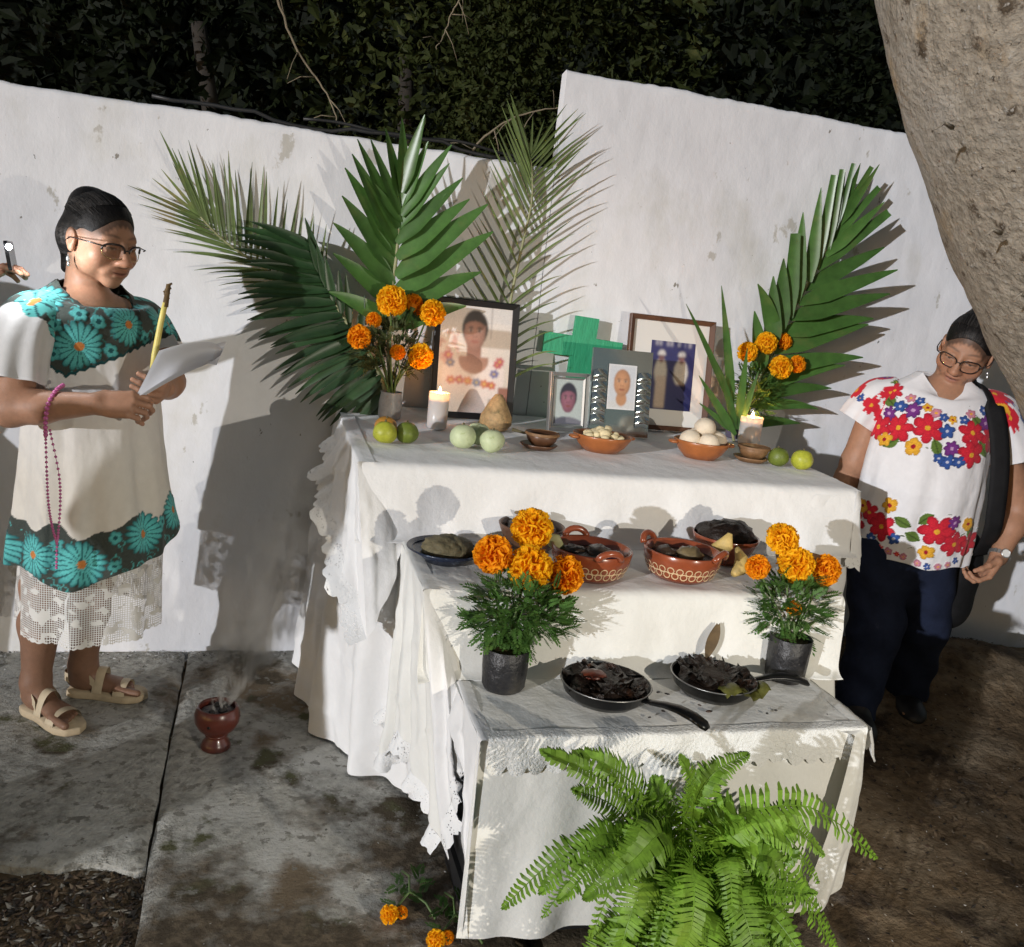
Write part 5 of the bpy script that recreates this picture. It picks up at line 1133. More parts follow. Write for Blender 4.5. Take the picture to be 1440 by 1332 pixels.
def head_paint(Vt, C, H, Mh, sc, skin, grey=False):
    q = ((Vt - H) @ Mh) / sc; x, y, z = q[:, 0], q[:, 1], q[:, 2]; near = (np.abs(x) < .1) & (y > .03) & (np.abs(z) < .13)
    e = np.sqrt((x / .105) ** 2 + ((y - .115) / .092) ** 2 + ((z + .052) / .118) ** 2); hl_ = np.clip((e - .90 + .03 * np.sin(x * 420) * np.sin(z * 300 + y * 200)) / .10, 0, 1) * (z > -.005) * (np.linalg.norm(q, axis=1) < .2) * np.clip((z + .005) / .03, 0, 1)
    C[:] = C * (1 - .75 * hl_[:, None]) + np.array([.02, .016, .014]) * .75 * hl_[:, None]
    def put(mask, col, a): 
        a = (a * mask)[:, None]; C[:] = C * (1 - a) + np.array(col) * a
    def g(cx, cy, rx, ry, sh=3.0): return np.exp(-np.maximum(0, ((np.abs(x) - cx) / rx) ** 2 + ((z - cy) / ry) ** 2) ** sh)
    put(near, skin * np.array([1.12, .88, .82]), .5 * g(.04, -.035, .03, .025, 1)); put(near, skin * np.array([1.1, .9, .85]), .4 * g(0, -.036, .014, .016, 1))
    put(near, skin * .62, .26 * g(.031, -.006, .025, .017, 1)); put(near, skin * .6, .35 * g(.031, -.025, .022, .006, 1))
    put(near & (y > .055), (.030, .020, .016), (.62 if not grey else .5) * np.exp(-(((np.abs(x) - .032) / .021) ** 2) ** 2 - ((z - .0225 - .003 * np.cos((np.abs(x) - .034) * 90)) / .0034) ** 2))
    put(near & (y > .07), (.020, .013, .010), .92 * np.exp(-(((np.abs(x) - .032) / .0155) ** 2) ** 2 - ((z + .0048 + ((np.abs(x) - .032) ** 2) * 11) / .0020) ** 2))
    put(near & (y > .07), (.45, .38, .33), .60 * np.exp(-(((np.abs(x) - .032) / .0115) ** 2) ** 2 - ((z + .0078) / .0016) ** 2)); put(near & (y > .07), (.012, .008, .006), .9 * np.exp(-(((np.abs(x) - .0325) / .0045) ** 2) ** 2 - ((z + .0076) / .0024) ** 2))
    put(near & (y > .075), (.26, .075, .06), .62 * np.exp(-((x / .0215) ** 2) ** 2 - ((z + .0690 - 8.0 * x * x) / .0088) ** 2 * .9)); put(near & (y > .075), (.05, .015, .012), .85 * np.exp(-((x / .024) ** 2) ** 2 - ((z + .0685 - 8.0 * x * x) / .0016) ** 2))
    put(near & (y > .085), (.05, .02, .015), .8 * np.exp(-((np.abs(x) - .0058) / .0040) ** 2 - ((z + .0495) / .0030) ** 2))
    for s in (-1, 1): put(near, skin * .6, .20 * np.exp(-(((np.abs(x) - .018 - (-.045 - z) * .55) / .0035) ** 2)) * ((z < -.043) & (z > -.076)))
def hand_field(F, wrist, d, n, thumb_side, curl, thumb, sc=1.0, spread=.06):
    """d: towards the fingers, n: out of the palm, thumb_side: towards the thumb; curl: three bend angles for each finger"""
    d = unit(d); s = unit(np.array(thumb_side) - d * np.dot(thumb_side, d)); n = unit(n - d * np.dot(n, d) - s * np.dot(n, s)); w = np.array(wrist, float); tips = []
    lens = [(.039, .024, .019), (.043, .027, .020), (.039, .025, .020), (.031, .019, .018)]; off = [.0285, .0095, -.0095, -.027]; kn = [.083, .087, .083, .075]
    F.ell(w + d * .044 * sc - n * .001, np.array([.036, .046, .0155]) * sc, np.stack([s, d, n], 1), .012)
    for i in range(4):
        k = w + (d * kn[i] + s * off[i] - n * .003) * sc; F.cone(w + (d * .012 + s * off[i] * .5) * sc, k, .0135 * sc, .0105 * sc, .010); p = k; dd = unit(d + s * off[i] * spread * 30 * .1)
        for j in range(3):
            R = rot(s, 0); a = curl[i][j]; dd = unit(math.cos(a) * dd + math.sin(a) * n_perp(dd, s, n)); q = p + dd * lens[i][j] * sc; r0 = (.0090, .0080, .0072)[j] * sc * (.9 if i == 3 else 1); F.cone(p, q, r0, r0 * .92, .0035); p = q
        tips.append(p)
    p = w + (d * .020 + s * .026 + n * .006) * sc; F.cone(w + (d * .010 + s * .012) * sc, p, .015 * sc, .0135 * sc, .012)
    for j, (L_, r) in enumerate(((.040, .0125), (.030, .0100), (.023, .0088))):
        t = thumb[j]; q = p + unit(d * t[0] + s * t[1] + n * t[2]) * L_ * sc; F.cone(p, q, r * sc, r * .86 * sc, .006); p = q
    tips.append(p); return tips
def n_perp(dd, s, n):
    q = np.cross(dd, s); return unit(q) if np.dot(q, n) >= 0 or True and np.dot(np.cross(dd, s), n) > -2 and np.dot(q, unit(n)) >= np.dot(-q, unit(n)) else unit(-q)

M_skin = pm('brown_skin', rough=.52, vcol=True, var=.12, vscale=22, bump=.45, bscale=150, bdist=.0016, spec=.38, sss=.10)
M_hair = pm('black_hair', (.012, .010, .009), .52, var=.5, vscale=60, bump=.7, bscale=90, bdist=.003, spec=.22, vcol=True)
def ring_pt(c, R, F_, a, b, th, k=2.0):
    """superellipse ring: a along R (sideways), b along F_ (front)"""
    cs, sn = np.cos(th), np.sin(th); x = np.sign(sn) * np.abs(sn) ** (2 / k) * a; y = np.sign(cs) * np.abs(cs) ** (2 / k) * b
    return np.array(c)[None, :] + x[:, None] * np.array(R)[None, :] + y[:, None] * np.array(F_)[None, :]
def grid_faces(n, m, close_v=True):
    i = np.arange(n - 1)[:, None]; j = np.arange(m if close_v else m - 1)[None, :]; k = (j + 1) % m
    return np.stack([(i * m + j), (i * m + k), ((i + 1) * m + k), ((i + 1) * m + j)], -1).reshape(-1, 4)
def smooth_keys(keys, z):
    """keys: rows (z, values...) from high to low; smooth interpolation"""
    K = np.array(keys, float)[::-1]; out = []
    for c in range(1, K.shape[1]):
        y = np.interp(z, K[:, 0], K[:, c]); out.append(y)
    o = np.stack(out, 1); ker = np.array([1, 2, 3, 4, 3, 2, 1.]) / 16
    for c in range(o.shape[1]):
        p = np.pad(o[:, c], 3, mode='edge'); o[:, c] = np.convolve(p, ker, 'valid')
    return o
def flower_px(C, U, Z, cu, cz, r, n, petal, edge, mid, ph=0.0, inner=.22, depth=.30, stripes=0.0, sq=1.0):
    du, dz = (U - cu) / sq, Z - cz; rho = np.hypot(du, dz); th = np.arctan2(dz, du) + ph; c2 = np.cos(n * th)
    R_ = r * (1 - depth + depth * np.abs(np.cos(n * th / 2)) ** .7) * (1 + .07 * np.sin(th * 2 + r * 900) + .05 * np.sin(th * 5 + r * 1700) + .10 * (np.sin(np.floor(n * (th + PI) / (2 * PI) + .5) * 12.9898 + r * 777) * .5)); m = rho < R_
    if not m.any(): return
    e = np.clip(rho / np.maximum(R_, 1e-6), 0, 1); pc = np.array(petal)[None, :] * np.ones((m.sum(), 1))
    t = e[m] ** 6; pc = pc * (1 - t[:, None]) + np.array(edge) * t[:, None]
    if stripes: s_ = (np.abs(np.cos(n * th[m] / 2)) < .38) * stripes; pc = pc * (1 - s_[:, None]) + np.array(edge) * s_[:, None]
    C[m] = pc; m2 = rho < r * inner; C[m2] = np.array(mid)
def leaf_px(C, U, Z, cu, cz, L_, w, a, col):
    du, dz = U - cu, Z - cz; x = du * math.cos(a) + dz * math.sin(a); y = -du * math.sin(a) + dz * math.cos(a); m = (np.abs(x) < L_) & (np.abs(y) < w * (1 - (x / L_) ** 2))
    C[m] = np.array(col); m2 = m & (np.abs(y) < w * .13); C[m2] = np.array(col) * .5
def curl_px(C, U, Z, cu, cz, r, a0, a1, w, col):
    du, dz = U - cu, Z - cz; rho = np.hypot(du, dz); th = np.arctan2(dz, du) % (2 * PI); m = (np.abs(rho - r) < w) & (((th - a0) % (2 * PI)) < (a1 - a0)); C[m] = np.array(col)
def glasses(parent, H, Mh, sc, mat, metal, w=.027, hgt=.019, half=False, thick=.0016, low=.0):
    W = lambda p: Vector(H + Mh @ (np.array(p, float) * sc)); z0 = -.006 - low
    for s in (-1, 1):
        pts = [(s * (.033 + w * math.copysign(abs(math.cos(t)) ** .75, math.cos(t))), .1005 - 1.6 * max(0, abs(.033 * s + s * w * math.cos(t)) - .02) ** 1.6 * 1.2 * 6 * .35, z0 + hgt * math.copysign(abs(math.sin(t)) ** .8, math.sin(t))) for t in (2 * PI * i / 36 for i in range(37))]
        m = MB()
        if half: m.tube([W(p) for p in pts[:19]], thick * 1.7 * sc, 6); m.build('brow_bar', mat, parent); m = MB(); m.tube([W(p) for p in pts[18:]], thick * .6 * sc, 6); m.build('lens_rim', metal, parent)
        else: m.tube([W(p) for p in pts], thick * sc, 6, cap=False); m.build('lens_rim', mat, parent)
        c = W((s * .033, .0995, z0)); m = MB(); m.add([c] + [W((p[0], p[1] - .0006, p[2])) for p in pts[:-1]], [(0, 1 + i, 1 + (i + 1) % 36) for i in range(36)]); m.build('lens', M_lens, parent)
        m = MB(); m.tube([W((s * (.033 + w), .092, z0 + .010)), W((s * .074, .082, z0 + .011)), W((s * .0815, .055, z0 + .010)), W((s * .0830, .012, z0 + .006)), W((s * .0835, -.012, z0 + .002)), W((s * .082, -.026, z0 - .012))], thick * 1.05 * sc, 6); m.build('temple_arm', mat, parent)
    m = MB(); m.tube([W((-.0075, .099, z0 + .005)), W((0, .1035, z0 + .008)), W((.0075, .099, z0 + .005))], thick * sc, 6); m.build('bridge', mat, parent)
M_lens = bpy.data.materials.new('spectacle_lens'); M_lens.use_nodes = True
_n, _l = M_lens.node_tree.nodes, M_lens.node_tree.links; _t = _n.new('ShaderNodeBsdfTransparent'); _g = _n.new('ShaderNodeBsdfGlossy'); _g.inputs['Roughness'].default_value = .03; _m = _n.new('ShaderNodeMixShader'); _m.inputs[0].default_value = .07
_l.new(_t.outputs[0], _m.inputs[1]); _l.new(_g.outputs[0], _m.inputs[2]); _l.new(_m.outputs[0], _n['Material Output'].inputs['Surface'])
M_dkframe = pm('dark_spectacle_frame', (.02, .014, .012), .3); M_gold = pm('gold_metal', (.62, .42, .18), .25, metal=.9)
def hair_mesh(parent, H, Mh, sc, cut, bun, seed, grey, lines):
    """scalp hair: a shell over the skull behind the hairline, plus the knot or tail"""
    Fh = Field()
    def W(p): return H + Mh @ (np.array(p, float) * sc)
    Fh.ell(W((0, -.016, .0315)), np.array([.0772, .0955, .0832]) * sc, Mh, .01)
    for s in (-1, 1): Fh.ell(W((s * .052, -.052, -.012)), np.array([.028, .040, .045]) * sc, Mh, .02)
    for c, r, R in cut: Fh.ell(W(c), np.array(r) * sc, Mh if R is None else Mh @ R, .012, True)
    for it in bun:
        if it[0] == 'e': Fh.ell(W(it[1]), np.array(it[2]) * sc, Mh, it[3])
        else: Fh.cone(W(it[1]), W(it[2]), it[3] * sc, it[4] * sc, .02)
    lo, hi = H - .23 * sc, H + .23 * sc; v, f = block(Fh, lo, hi, .003)
    q = ((v - H) @ Mh) / sc; rg_ = np.random.RandomState(seed)
    a = np.arctan2(q[:, 0], q[:, 2] + .02); b_ = q[:, 1]
    st = np.sin(a * 97 + 4 * np.sin(b_ * 38) + 2 * np.sin(a * 9)) * .4 + np.sin(a * 173 + b_ * 33) * .35 + np.sin(a * 31 + 3 * np.sin(b_ * 21)) * .3 + rg_.randn(len(v)) * .15        # combed strands
    nrm = unit3(q - np.array([0, -.017, .0])); v = v + (nrm @ Mh.T) * (st * .00035 * sc)[:, None]
    base = np.array([.007, .006, .0055]); C = np.tile(base, (len(v), 1)) * (1 + .5 * st[:, None])
    gm = np.clip(grey(q), 0, 1)[:, None] * np.clip(.5 + .8 * st[:, None], 0, 1); C = C * (1 - gm) + np.array([.13, .12, .115]) * gm
    # loose combed strands lying over the shell, from the hairline back to the knot
    rs_ = random.Random(seed); m = MB(); E_ = np.array([.0772, .0955, .0832]); o_ = np.array([0, -.016, .0315]); kn = np.array([0, -.105, .030]) - o_
    for k in range(620):
        ph = rs_.uniform(-2.1, 2.1); cz = rs_.uniform(.0, 1.0)
        st0 = np.array([math.sin(ph) * .98, .62 * math.cos(ph) + .10, .30 + .62 * max(0, math.cos(ph)) ** .8]) if cz < .55 else np.array([math.sin(ph), rs_.uniform(-.5, .4), rs_.uniform(.1, .9)])
        a_, b2 = unit(st0), unit(kn / E_); pts = []
        for i in range(11):
            t = i / 10; d_ = unit(a_ * (1 - t) + b2 * t + np.array([0, 0, .12 * math.sin(PI * t)])); pts.append(Vector(H + Mh @ ((o_ + d_ * E_ * (1.008 + .014 * math.sin(PI * t) * rs_.random() + .004 * rs_.random())) * sc)))
        g_ = float(np.clip(grey(np.array([(o_ + a_ * E_)])), 0, 1)[0]); c0 = .010 + .16 * g_ * rs_.random() + .045 * rs_.random() ** 2; m.col = (c0 * 1.05, c0 * .96, c0 * .9); w_ = rs_.uniform(.0006, .0015) * sc
        m.tube(pts, [w_ * (.25 + .75 * math.sin(PI * (.08 + .84 * i / 10))) for i in range(11)], 4, cap=False)
    o2 = m.build('loose_strands', M_hair, parent); o2['kind'] = 'stuff'
    return np_mesh('hair', v, f, M_hair, parent, np.clip(C, .004, 1))
def unit3(a): return a / (np.linalg.norm(a, axis=1)[:, None] + 1e-9)
def sandal(parent, heel, fwd, L_, w, mat, sole):
    f = unit(np.array([fwd[0], fwd[1], 0])); r = np.array([f[1], -f[0], 0]); h0 = np.array([heel[0], heel[1], 0.])
    out = [(-.012, .0), (-.006, .55), (.10, .78), (.35, .72), (.62, .95), (.80, 1.0), (.95, .72), (1.02, .0)]
    top, n = [], 26
    def prof(u): return np.interp(u, [o[0] for o in out], [o[1] for o in out]) * w
    us = [(-.012 + 1.032 * (1 - math.cos(PI * i / n)) / 2) for i in range(n + 1)]
    loop = [h0 + f * u * L_ + r * prof(u) for u in us] + [h0 + f * u * L_ - r * prof(u) for u in us[-2:0:-1]]
    m = MB(); zs = [(.003, .96), (.007, 1.0), (.021, 1.0), (.026, .97)]; cen = h0 + f * L_ * .5
    rings = [[V(*(cen + (p - cen) * k + np.array([0, 0, z]))) for p in loop] for z, k in zs]; m.grid(rings, close_v=True); b = len(m.v) - len(loop); m.f.append(tuple(range(b, b + len(loop)))); m.mi.append(0); m.f.append(tuple(range(len(loop) - 1, -1, -1))); m.mi.append(0)
    m.build('sandal_sole', sole, parent)
    def strap(u0, hgt, wd, ww, tilt=0.0, a0=-.15, a1=PI + .15):
        P = []
        for i in range(23):
            t = a0 + (a1 - a0) * i / 22; row = []
            for j in range(4):
                u = u0 + (j / 3 - .5) * wd + tilt * math.sin(t); e = .002 if j in (0, 3) else .0035
                row.append(V(*(h0 + f * u * L_ + r * (math.cos(t) * (prof(u0) * ww + e)) + np.array([0, 0, .022 + max(0, math.sin(t)) * hgt + e]))))
            P.append(row)
        q = MB(); q.grid(P); q.build('sandal_strap', mat, parent)
    strap(.70, .034, .15, .98); strap(.40, .072, .13, .92, .03); 
    P = []
    for i in range(19):
        t = PI * 1.08 - PI * 1.16 * (i / 18) - .04; c = h0 + f * .12 * L_
        P.append([V(*(c + r * math.cos(t) * w * .66 - f * math.sin(t) * w * .9 + np.array([0, 0, .050 + j * .028]))) for j in (0, .5, 1)])
    q = MB(); q.grid(P); q.build('sandal_strap', mat, parent)
    for s in (-1, 1):
        q = MB(); q.grid([[V(*(h0 + f * (.12 + .26 * i / 6) * L_ + r * s * w * (.66 + .12 * i / 6) + np.array([0, 0, .040 + .028 * j + .02 * math.sin(PI * i / 6)]))) for j in (0, .5, 1)] for i in range(7)]); q.build('sandal_strap', mat, parent)
def foot_field(F, heel, fwd, ankle, L_=.215, z0=.028):
    f = unit(np.array([fwd[0], fwd[1], 0])); r = np.array([f[1], -f[0], 0]); h = np.array([heel[0], heel[1], 0.]); up = np.array([0, 0, 1.])
    F.ell(h + f * .028 + up * (z0 + .026), np.array([.028, .036, .028]), np.stack([r, f, up], 1), .02)
    F.cone(h + f * .03 + up * (z0 + .030), h + f * L_ * .66 + up * (z0 + .016), .027, .018, .02)
    for s, k in ((.022, .70), (-.022, .66)): F.cone(h + f * .05 + up * (z0 + .022), h + f * L_ * k + r * s + up * (z0 + .012), .022, .016, .02)
    F.cone(np.array(ankle), h + f * .055 + up * (z0 + .045), .036, .030, .03)
    for i in range(5):
        s = .030 - .0145 * i; e = .93 - .035 * i if i else .98; F.cone(h + f * L_ * (.70 - .012 * i) + r * s + up * (z0 + .012), h + f * L_ * e + r * (s * 1.05) + up * (z0 + .007), .0098 if i else .0125, .0080 if i else .0110, .006)
def garment(parent, name, C, Fd, keys, mat, res, tilt, folds, paint, zlow, thick=.0, hemf=None, nth=380):
    """a lofted dress or blouse; returns the mesh arrays so that sleeves can be painted alike"""
    Fv = unit([Fd[0], Fd[1], 0]); R = np.array([Fv[1], -Fv[0], 0]); C0 = np.array([C[0], C[1], 0.])
    z = np.linspace(keys[0][0], zlow, res); kv = smooth_keys(keys, z); th = np.linspace(-PI, PI, nth, endpoint=False); P = []
    for i, zz_ in enumerate(z):
        a, b_, o = kv[i]; dn = max(0, (keys[3][0] - zz_)) / (keys[3][0] - zlow)
        w = folds * dn ** .8 * (np.sin(th * 7 + 1.2 * math.sin(zz_ * 6)) * .5 + np.sin(th * 11 + 2 + zz_ * 4) * .35 + np.sin(th * 17 + 5) * .2) + .004 * np.array([fbm(math.cos(t) * 2.2, math.sin(t) * 2.2, zz_ * 5) for t in th]) * min(1, dn * 4 + .25)
        ring = ring_pt(C0 + Fv * o, R, Fv, 1, 1, th); x = np.sin(th) * (a + w); y = np.cos(th) * (b_ + w)
        zt = zz_ + tilt(th, zz_) + (hemf(th) * max(0, (dn - .45) / .55) ** 2 if hemf else 0)
        q = C0[None, :] + x[:, None] * R + (y + o)[:, None] * Fv; q[:, 2] = zt; P.append(q)
    P = np.array(P); N_ = np.cross(np.roll(P, -1, 1) - np.roll(P, 1, 1), np.gradient(P, axis=0)); N_ /= np.linalg.norm(N_, axis=2)[:, :, None] + 1e-9
    s = np.sign((N_[res // 2] * (P[res // 2] - P[res // 2].mean(0))).sum()); N_ *= s
    U = np.tile(th * .2, (res, 1)); Z = np.tile(z[:, None], (1, nth))
    def at(u, zz_):
        i = int(np.argmin(np.abs(z - zz_))); j = int(np.argmin(np.abs(th - u / .2))); c = P[i, j]; n = N_[i, j]; tu = unit(P[i, (j + 1) % nth] - P[i, j - 1]); tu = unit(tu - n * (tu @ n)); tv = np.cross(n, tu); tv = tv if tv[2] > 0 else -tv
        return c, tu, tv
    Cc = paint(P.reshape(-1, 3), U.ravel(), Z.ravel(), at)
    if isinstance(Cc, tuple): Cc, emb = Cc; P = P + N_ * (emb.reshape(res, nth) * .0026)[:, :, None]
    f = grid_faces(res, nth)
    o = np_mesh(name, P.reshape(-1, 3), f, mat, parent, Cc, np.stack([U.ravel(), Z.ravel()], 1))
    sd = o.modifiers.new('thickness', 'SOLIDIFY'); sd.thickness = .003; sd.offset = -1
    return P, at
def stamp(C, P, at, u, z, r, **kw):
    c, tu, tv = at(u, z); d = P - c; m = np.linalg.norm(d, axis=1) < r * 1.6; sub = C[m]; flower_px(sub, d[m] @ tu, d[m] @ tv, 0, 0, r, **kw); C[m] = sub
def stamp_leaf(C, P, at, u, z, L_, w, a, col):
    c, tu, tv = at(u, z); d = P - c; m = np.linalg.norm(d, axis=1) < L_ * 1.3; sub = C[m]; leaf_px(sub, d[m] @ tu, d[m] @ tv, 0, 0, L_, w, a, col); C[m] = sub
def stamp_curl(C, P, at, u, z, r, a0, a1, w, col):
    c, tu, tv = at(u, z); d = P - c; m = np.linalg.norm(d, axis=1) < r * 1.5; sub = C[m]; curl_px(sub, d[m] @ tu, d[m] @ tv, 0, 0, r, a0, a1, w, col); C[m] = sub
def sleeve(parent, name, path, rads, mat, paint, seg=110, n=90, flat=.9, frill=0.0):
    q = [interp([tuple(p) for p in path], i / (n - 1) * (len(path) - 1.001)) for i in range(n)]; rr = np.interp(np.linspace(0, 1, n), np.linspace(0, 1, len(rads)), rads)
    m = MB(); m.tube(q, [float(r) for r in rr], seg, cap=False, flat=flat); P = np.array([tuple(p) for p in m.v]); P3 = P.reshape(n, seg, 3); cen = np.array([tuple(p) for p in q])
    th = np.linspace(0, 2 * PI, seg, endpoint=False); k = np.linspace(0, 1, n)[:, None]; P3 = P3 + (P3 - cen[:, None, :]) * (.07 * k * np.sin(th * 5 + 3 * k) + .05 * k * np.sin(th * 9 + 1) + frill * k ** 6 * np.sin(th * 24))[:, :, None]
    P = P3.reshape(-1, 3); Lg = np.tile(k, (1, seg)).ravel(); A = np.tile(th[None, :], (n, 1)).ravel()
    o = np_mesh(name, P, grid_faces(n, seg), mat, parent, paint(P, Lg, A), np.stack([A * .08, Lg * .2], 1)); sd = o.modifiers.new('thickness', 'SOLIDIFY'); sd.thickness = .003; sd.offset = -1
M_huipil = pm('embroidered_cotton', rough=.85, vcol=True, var=.05, vscale=14, bump=.35, bscale=60, bdist=.002, spec=.2, sheen=.15)

# ================================================================== woman with the paper, at the left
WHITE, CREAM = np.array([.74, .73, .72]), np.array([.66, .62, .55])
TEAL, TEALD, NETG, ORG = np.array([.115, .50, .48]), np.array([.012, .085, .095]), np.array([.050, .060, .052]), np.array([.55, .20, .05])
Hl = np.array([-.408, -.452, 1.356]); Ml = frame((.735, -.645, -.20), (.03, 0, 1)); SCL = 1.0
ela, wra = np.array([-.572, -.655, .925]), np.array([-.372, -.712, .962])
elb, wrb = np.array([-.235, -.385, .985]), np.array([-.232, -.520, .985])
pl = thing('person', 'woman in a long white dress with teal flower embroidery reading from papers', 'person', (-.45, -.43, 0), 'women at the altar')
def skin_l():
    F = Field(); head_field(F, Hl, Ml, SCL, .8)
    Fv = unit([.75, -.66, 0]); R = np.array([Fv[1], -Fv[0], 0]); B = np.stack([R, Fv, np.array([0, 0, 1.])], 1)
    F.cone(Hl + Ml @ np.array([0, -.042, -.050]), (-.445, -.428, 1.155), .044, .060, .018)
    F.ell((-.435, -.44, 1.10), (.150, .088, .110), B, .04); F.ell((-.425, -.43, .90), (.15, .13, .20), B, .05); F.ell((-.43, -.43, .70), (.16, .135, .14), B, .05)
    for sh, el, wr in (((-.552, -.575, 1.140), ela, wra), ((-.330, -.322, 1.140), elb, wrb)):
        F.cone((-.44, -.44, 1.155), sh, .06, .058, .03); F.cone(sh, el, .053, .043, .02); mid = np.array(el) * .65 + np.array(wr) * .35; F.cone(el, mid, .042, .040, .02); F.cone(mid, wr, .040, .027, .02)
    for hip, kn, an, hl_, fw in (((-.49, -.46, .66), (-.535, -.45, .40), (-.556, -.440, .10), (-.583, -.412), (.72, -.69)), ((-.38, -.40, .66), (-.425, -.36, .40), (-.452, -.325, .10), (-.490, -.310), (.975, -.22))):
        F.cone(hip, kn, .085, .058, .03); k2 = np.array(kn) * .62 + np.array(an) * .38; F.cone(kn, k2, .055, .055, .03); F.cone(k2, an, .054, .036, .03); foot_field(F, hl_, fw, an)
    fi = [(.55, .75, .45), (.62, .80, .50), (.68, .85, .5), (.75, .85, .5)]
    hand_field(F, wra, (.93, -.02, .03), (.18, .72, -.62), (.05, .55, .84), fi, [(.70, .25, .55), (.85, .05, .45), (.95, -.05, .25)], .98)
    hand_field(F, wrb, (-.10, -.93, .02), (-.72, -.05, .62), (-.62, .10, -.70) if False else (.35, -.1, .90), [(.5, .7, .4)] * 4, [(.75, .2, -.1), (.9, .0, .1), (.95, -.05, .1)], .96)
    hb = [(wra - .04 + np.array([.03, -.06, -.07]), wra + np.array([.17, .10, .10]), .0024), (wrb + np.array([-.10, -.17, -.08]), wrb + np.array([.08, .03, .09]), .003)]
    fine = [(Hl - np.array([.13, .13, .165]), Hl + np.array([.15, .13, .15]), .0024)] + hb + [(np.array([-.64, -.60, .0]), np.array([-.21, -.24, .13]), .0034)]
    v, f = body_mesh(F, (-.75, -.85, -.01), (-.10, -.18, 1.52), .0085, fine); sk = np.array([.40, .215, .135]); C = np.tile(sk, (len(v), 1))
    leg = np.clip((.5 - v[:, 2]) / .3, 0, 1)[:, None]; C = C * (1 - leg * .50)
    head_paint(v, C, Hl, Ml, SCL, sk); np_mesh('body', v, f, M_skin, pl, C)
skin_l()
hair_mesh(pl, Hl, Ml, SCL, [((0, .118, -.050), (.105, .096, .130), None), ((0, .06, -.125), (.12, .09, .09), None), ((.095, .020, -.035), (.045, .040, .062), None), ((-.095, .020, -.035), (.045, .040, .062), None)],
          [('e', (0, -.066, .078), (.040, .042, .036), .03), ('e', (0, -.108, -.02), (.040, .034, .050), .03), ('c', (0, -.100, -.03), (.012, -.088, -.105), .030, .016)], 1, lambda q: .55 * np.exp(-((q[:, 2] + .012) / .022) ** 2) * (q[:, 1] < .06) + .25 * (q[:, 2] < -.05), None)
glasses(pl, Hl, Ml, SCL, M_dkframe, M_gold, .026, .019, True, .0016, .006)
for s in (1,):
    p = Vector(Hl + Ml @ (np.array([s * .083, -.006, -.050]) * SCL)); b = MB(); b.tube([p, p + V(0, 0, -.008)], .001, 5); b.ell(p + V(0, 0, -.014), (.005, .003, .008), None, 10, 7); b.ell(p + V(.001, 0, -.027), (.004, .003, .006), None, 10, 7); b.build('earring', M_silver, pl)
rgl = random.Random(41)
def paint_huipil(P, U, Z, at):
    C = np.tile(CREAM, (len(P), 1)); emb = np.zeros(len(P))
    yb = np.interp(U, [-.63, -.40, -.10, .0, .10, .20, .32, .45, .63], [1.06, 1.07, 1.10, 1.075, 1.040, 1.005, 1.055, 1.07, 1.06]) + .006 * np.abs(np.sin(U * 110))
    ym = Z > yb; hb = np.interp(U, [-.63, 0, .63], [.625, .625, .625]) + .014 * np.sin(U * 34) + .008 * np.sin(U * 61); hm = Z < hb
    up = (Z < yb) & (Z > .60); fr = np.clip((Z[up] - .72) / .28, 0, 1)[:, None]; C[up] = CREAM * (1 - fr) + WHITE * fr
    lace = ym | hm; C[lace] = NETG; emb[lace] = .6
    for k in range(520):                                               # little scrolls of thread between the big flowers
        u = rgl.uniform(-.30, .45); z = rgl.uniform(1.0, 1.225) if k % 2 else rgl.uniform(.475, .62)
        if not (z > np.interp(u, [-.63, -.40, -.10, .0, .10, .20, .32, .45, .63], [1.06, 1.07, 1.10, 1.075, 1.040, 1.005, 1.055, 1.07, 1.06]) + .012 or z < .61): continue
        stamp_curl(C, P, at, u, z, rgl.uniform(.006, .012), rgl.uniform(0, 6), rgl.uniform(3, 5), .0016, TEAL * rgl.uniform(.35, .9))
    E0 = C.copy()
    D = dict(n=19, petal=TEAL, edge=TEALD, mid=ORG, inner=.19, depth=.22, stripes=.9)
    for (u, z, r) in ((.154, 1.085, .060), (.007, 1.145, .054), (.300, 1.190, .062), (-.16, 1.15, .055), (.47, 1.16, .055), (-.32, 1.16, .05), (.60, 1.15, .05), (-.50, 1.15, .05), (.164, .560, .062), (.010, .585, .058), (.290, .555, .056), (-.13, .60, .055), (.43, .55, .056), (.57, .55, .056), (-.27, .60, .05), (-.42, .58, .056), (-.56, .56, .056)):
        stamp(C, P, at, u, z, r, **D)
    for (u, z, r) in ((.150, 1.165, .022), (.095, 1.150, .021), (.066, 1.078, .021), (.225, 1.135, .020), (-.055, 1.11, .02), (.06, 1.195, .018), (.235, 1.06, .018), (.085, .60, .018), (.225, .60, .016), (.09, .53, .017), (-.06, .60, .018)):
        stamp(C, P, at, u, z, r, n=5, petal=TEAL * .8, edge=TEALD * 1.5, mid=TEALD, inner=.3, depth=.35)
    emb[(np.abs(C - E0).sum(1) > 1e-6)] = 1.3
    C[ym | hm] *= (.85 + .3 * np.random.RandomState(1).rand((ym | hm).sum()))[:, None]
    edge_ = np.abs(Z - yb) < .004; C[edge_] = TEALD * .8; return np.clip(C, 0, 1), emb
HK = [(1.240, .098, .082, .004), (1.222, .122, .094, .004), (1.195, .165, .105, 0), (1.15, .185, .125, .01), (1.05, .178, .135, .010), (.95, .178, .142, .012), (.8, .188, .162, .018), (.6, .204, .190, .026), (.47, .220, .205, .03)]
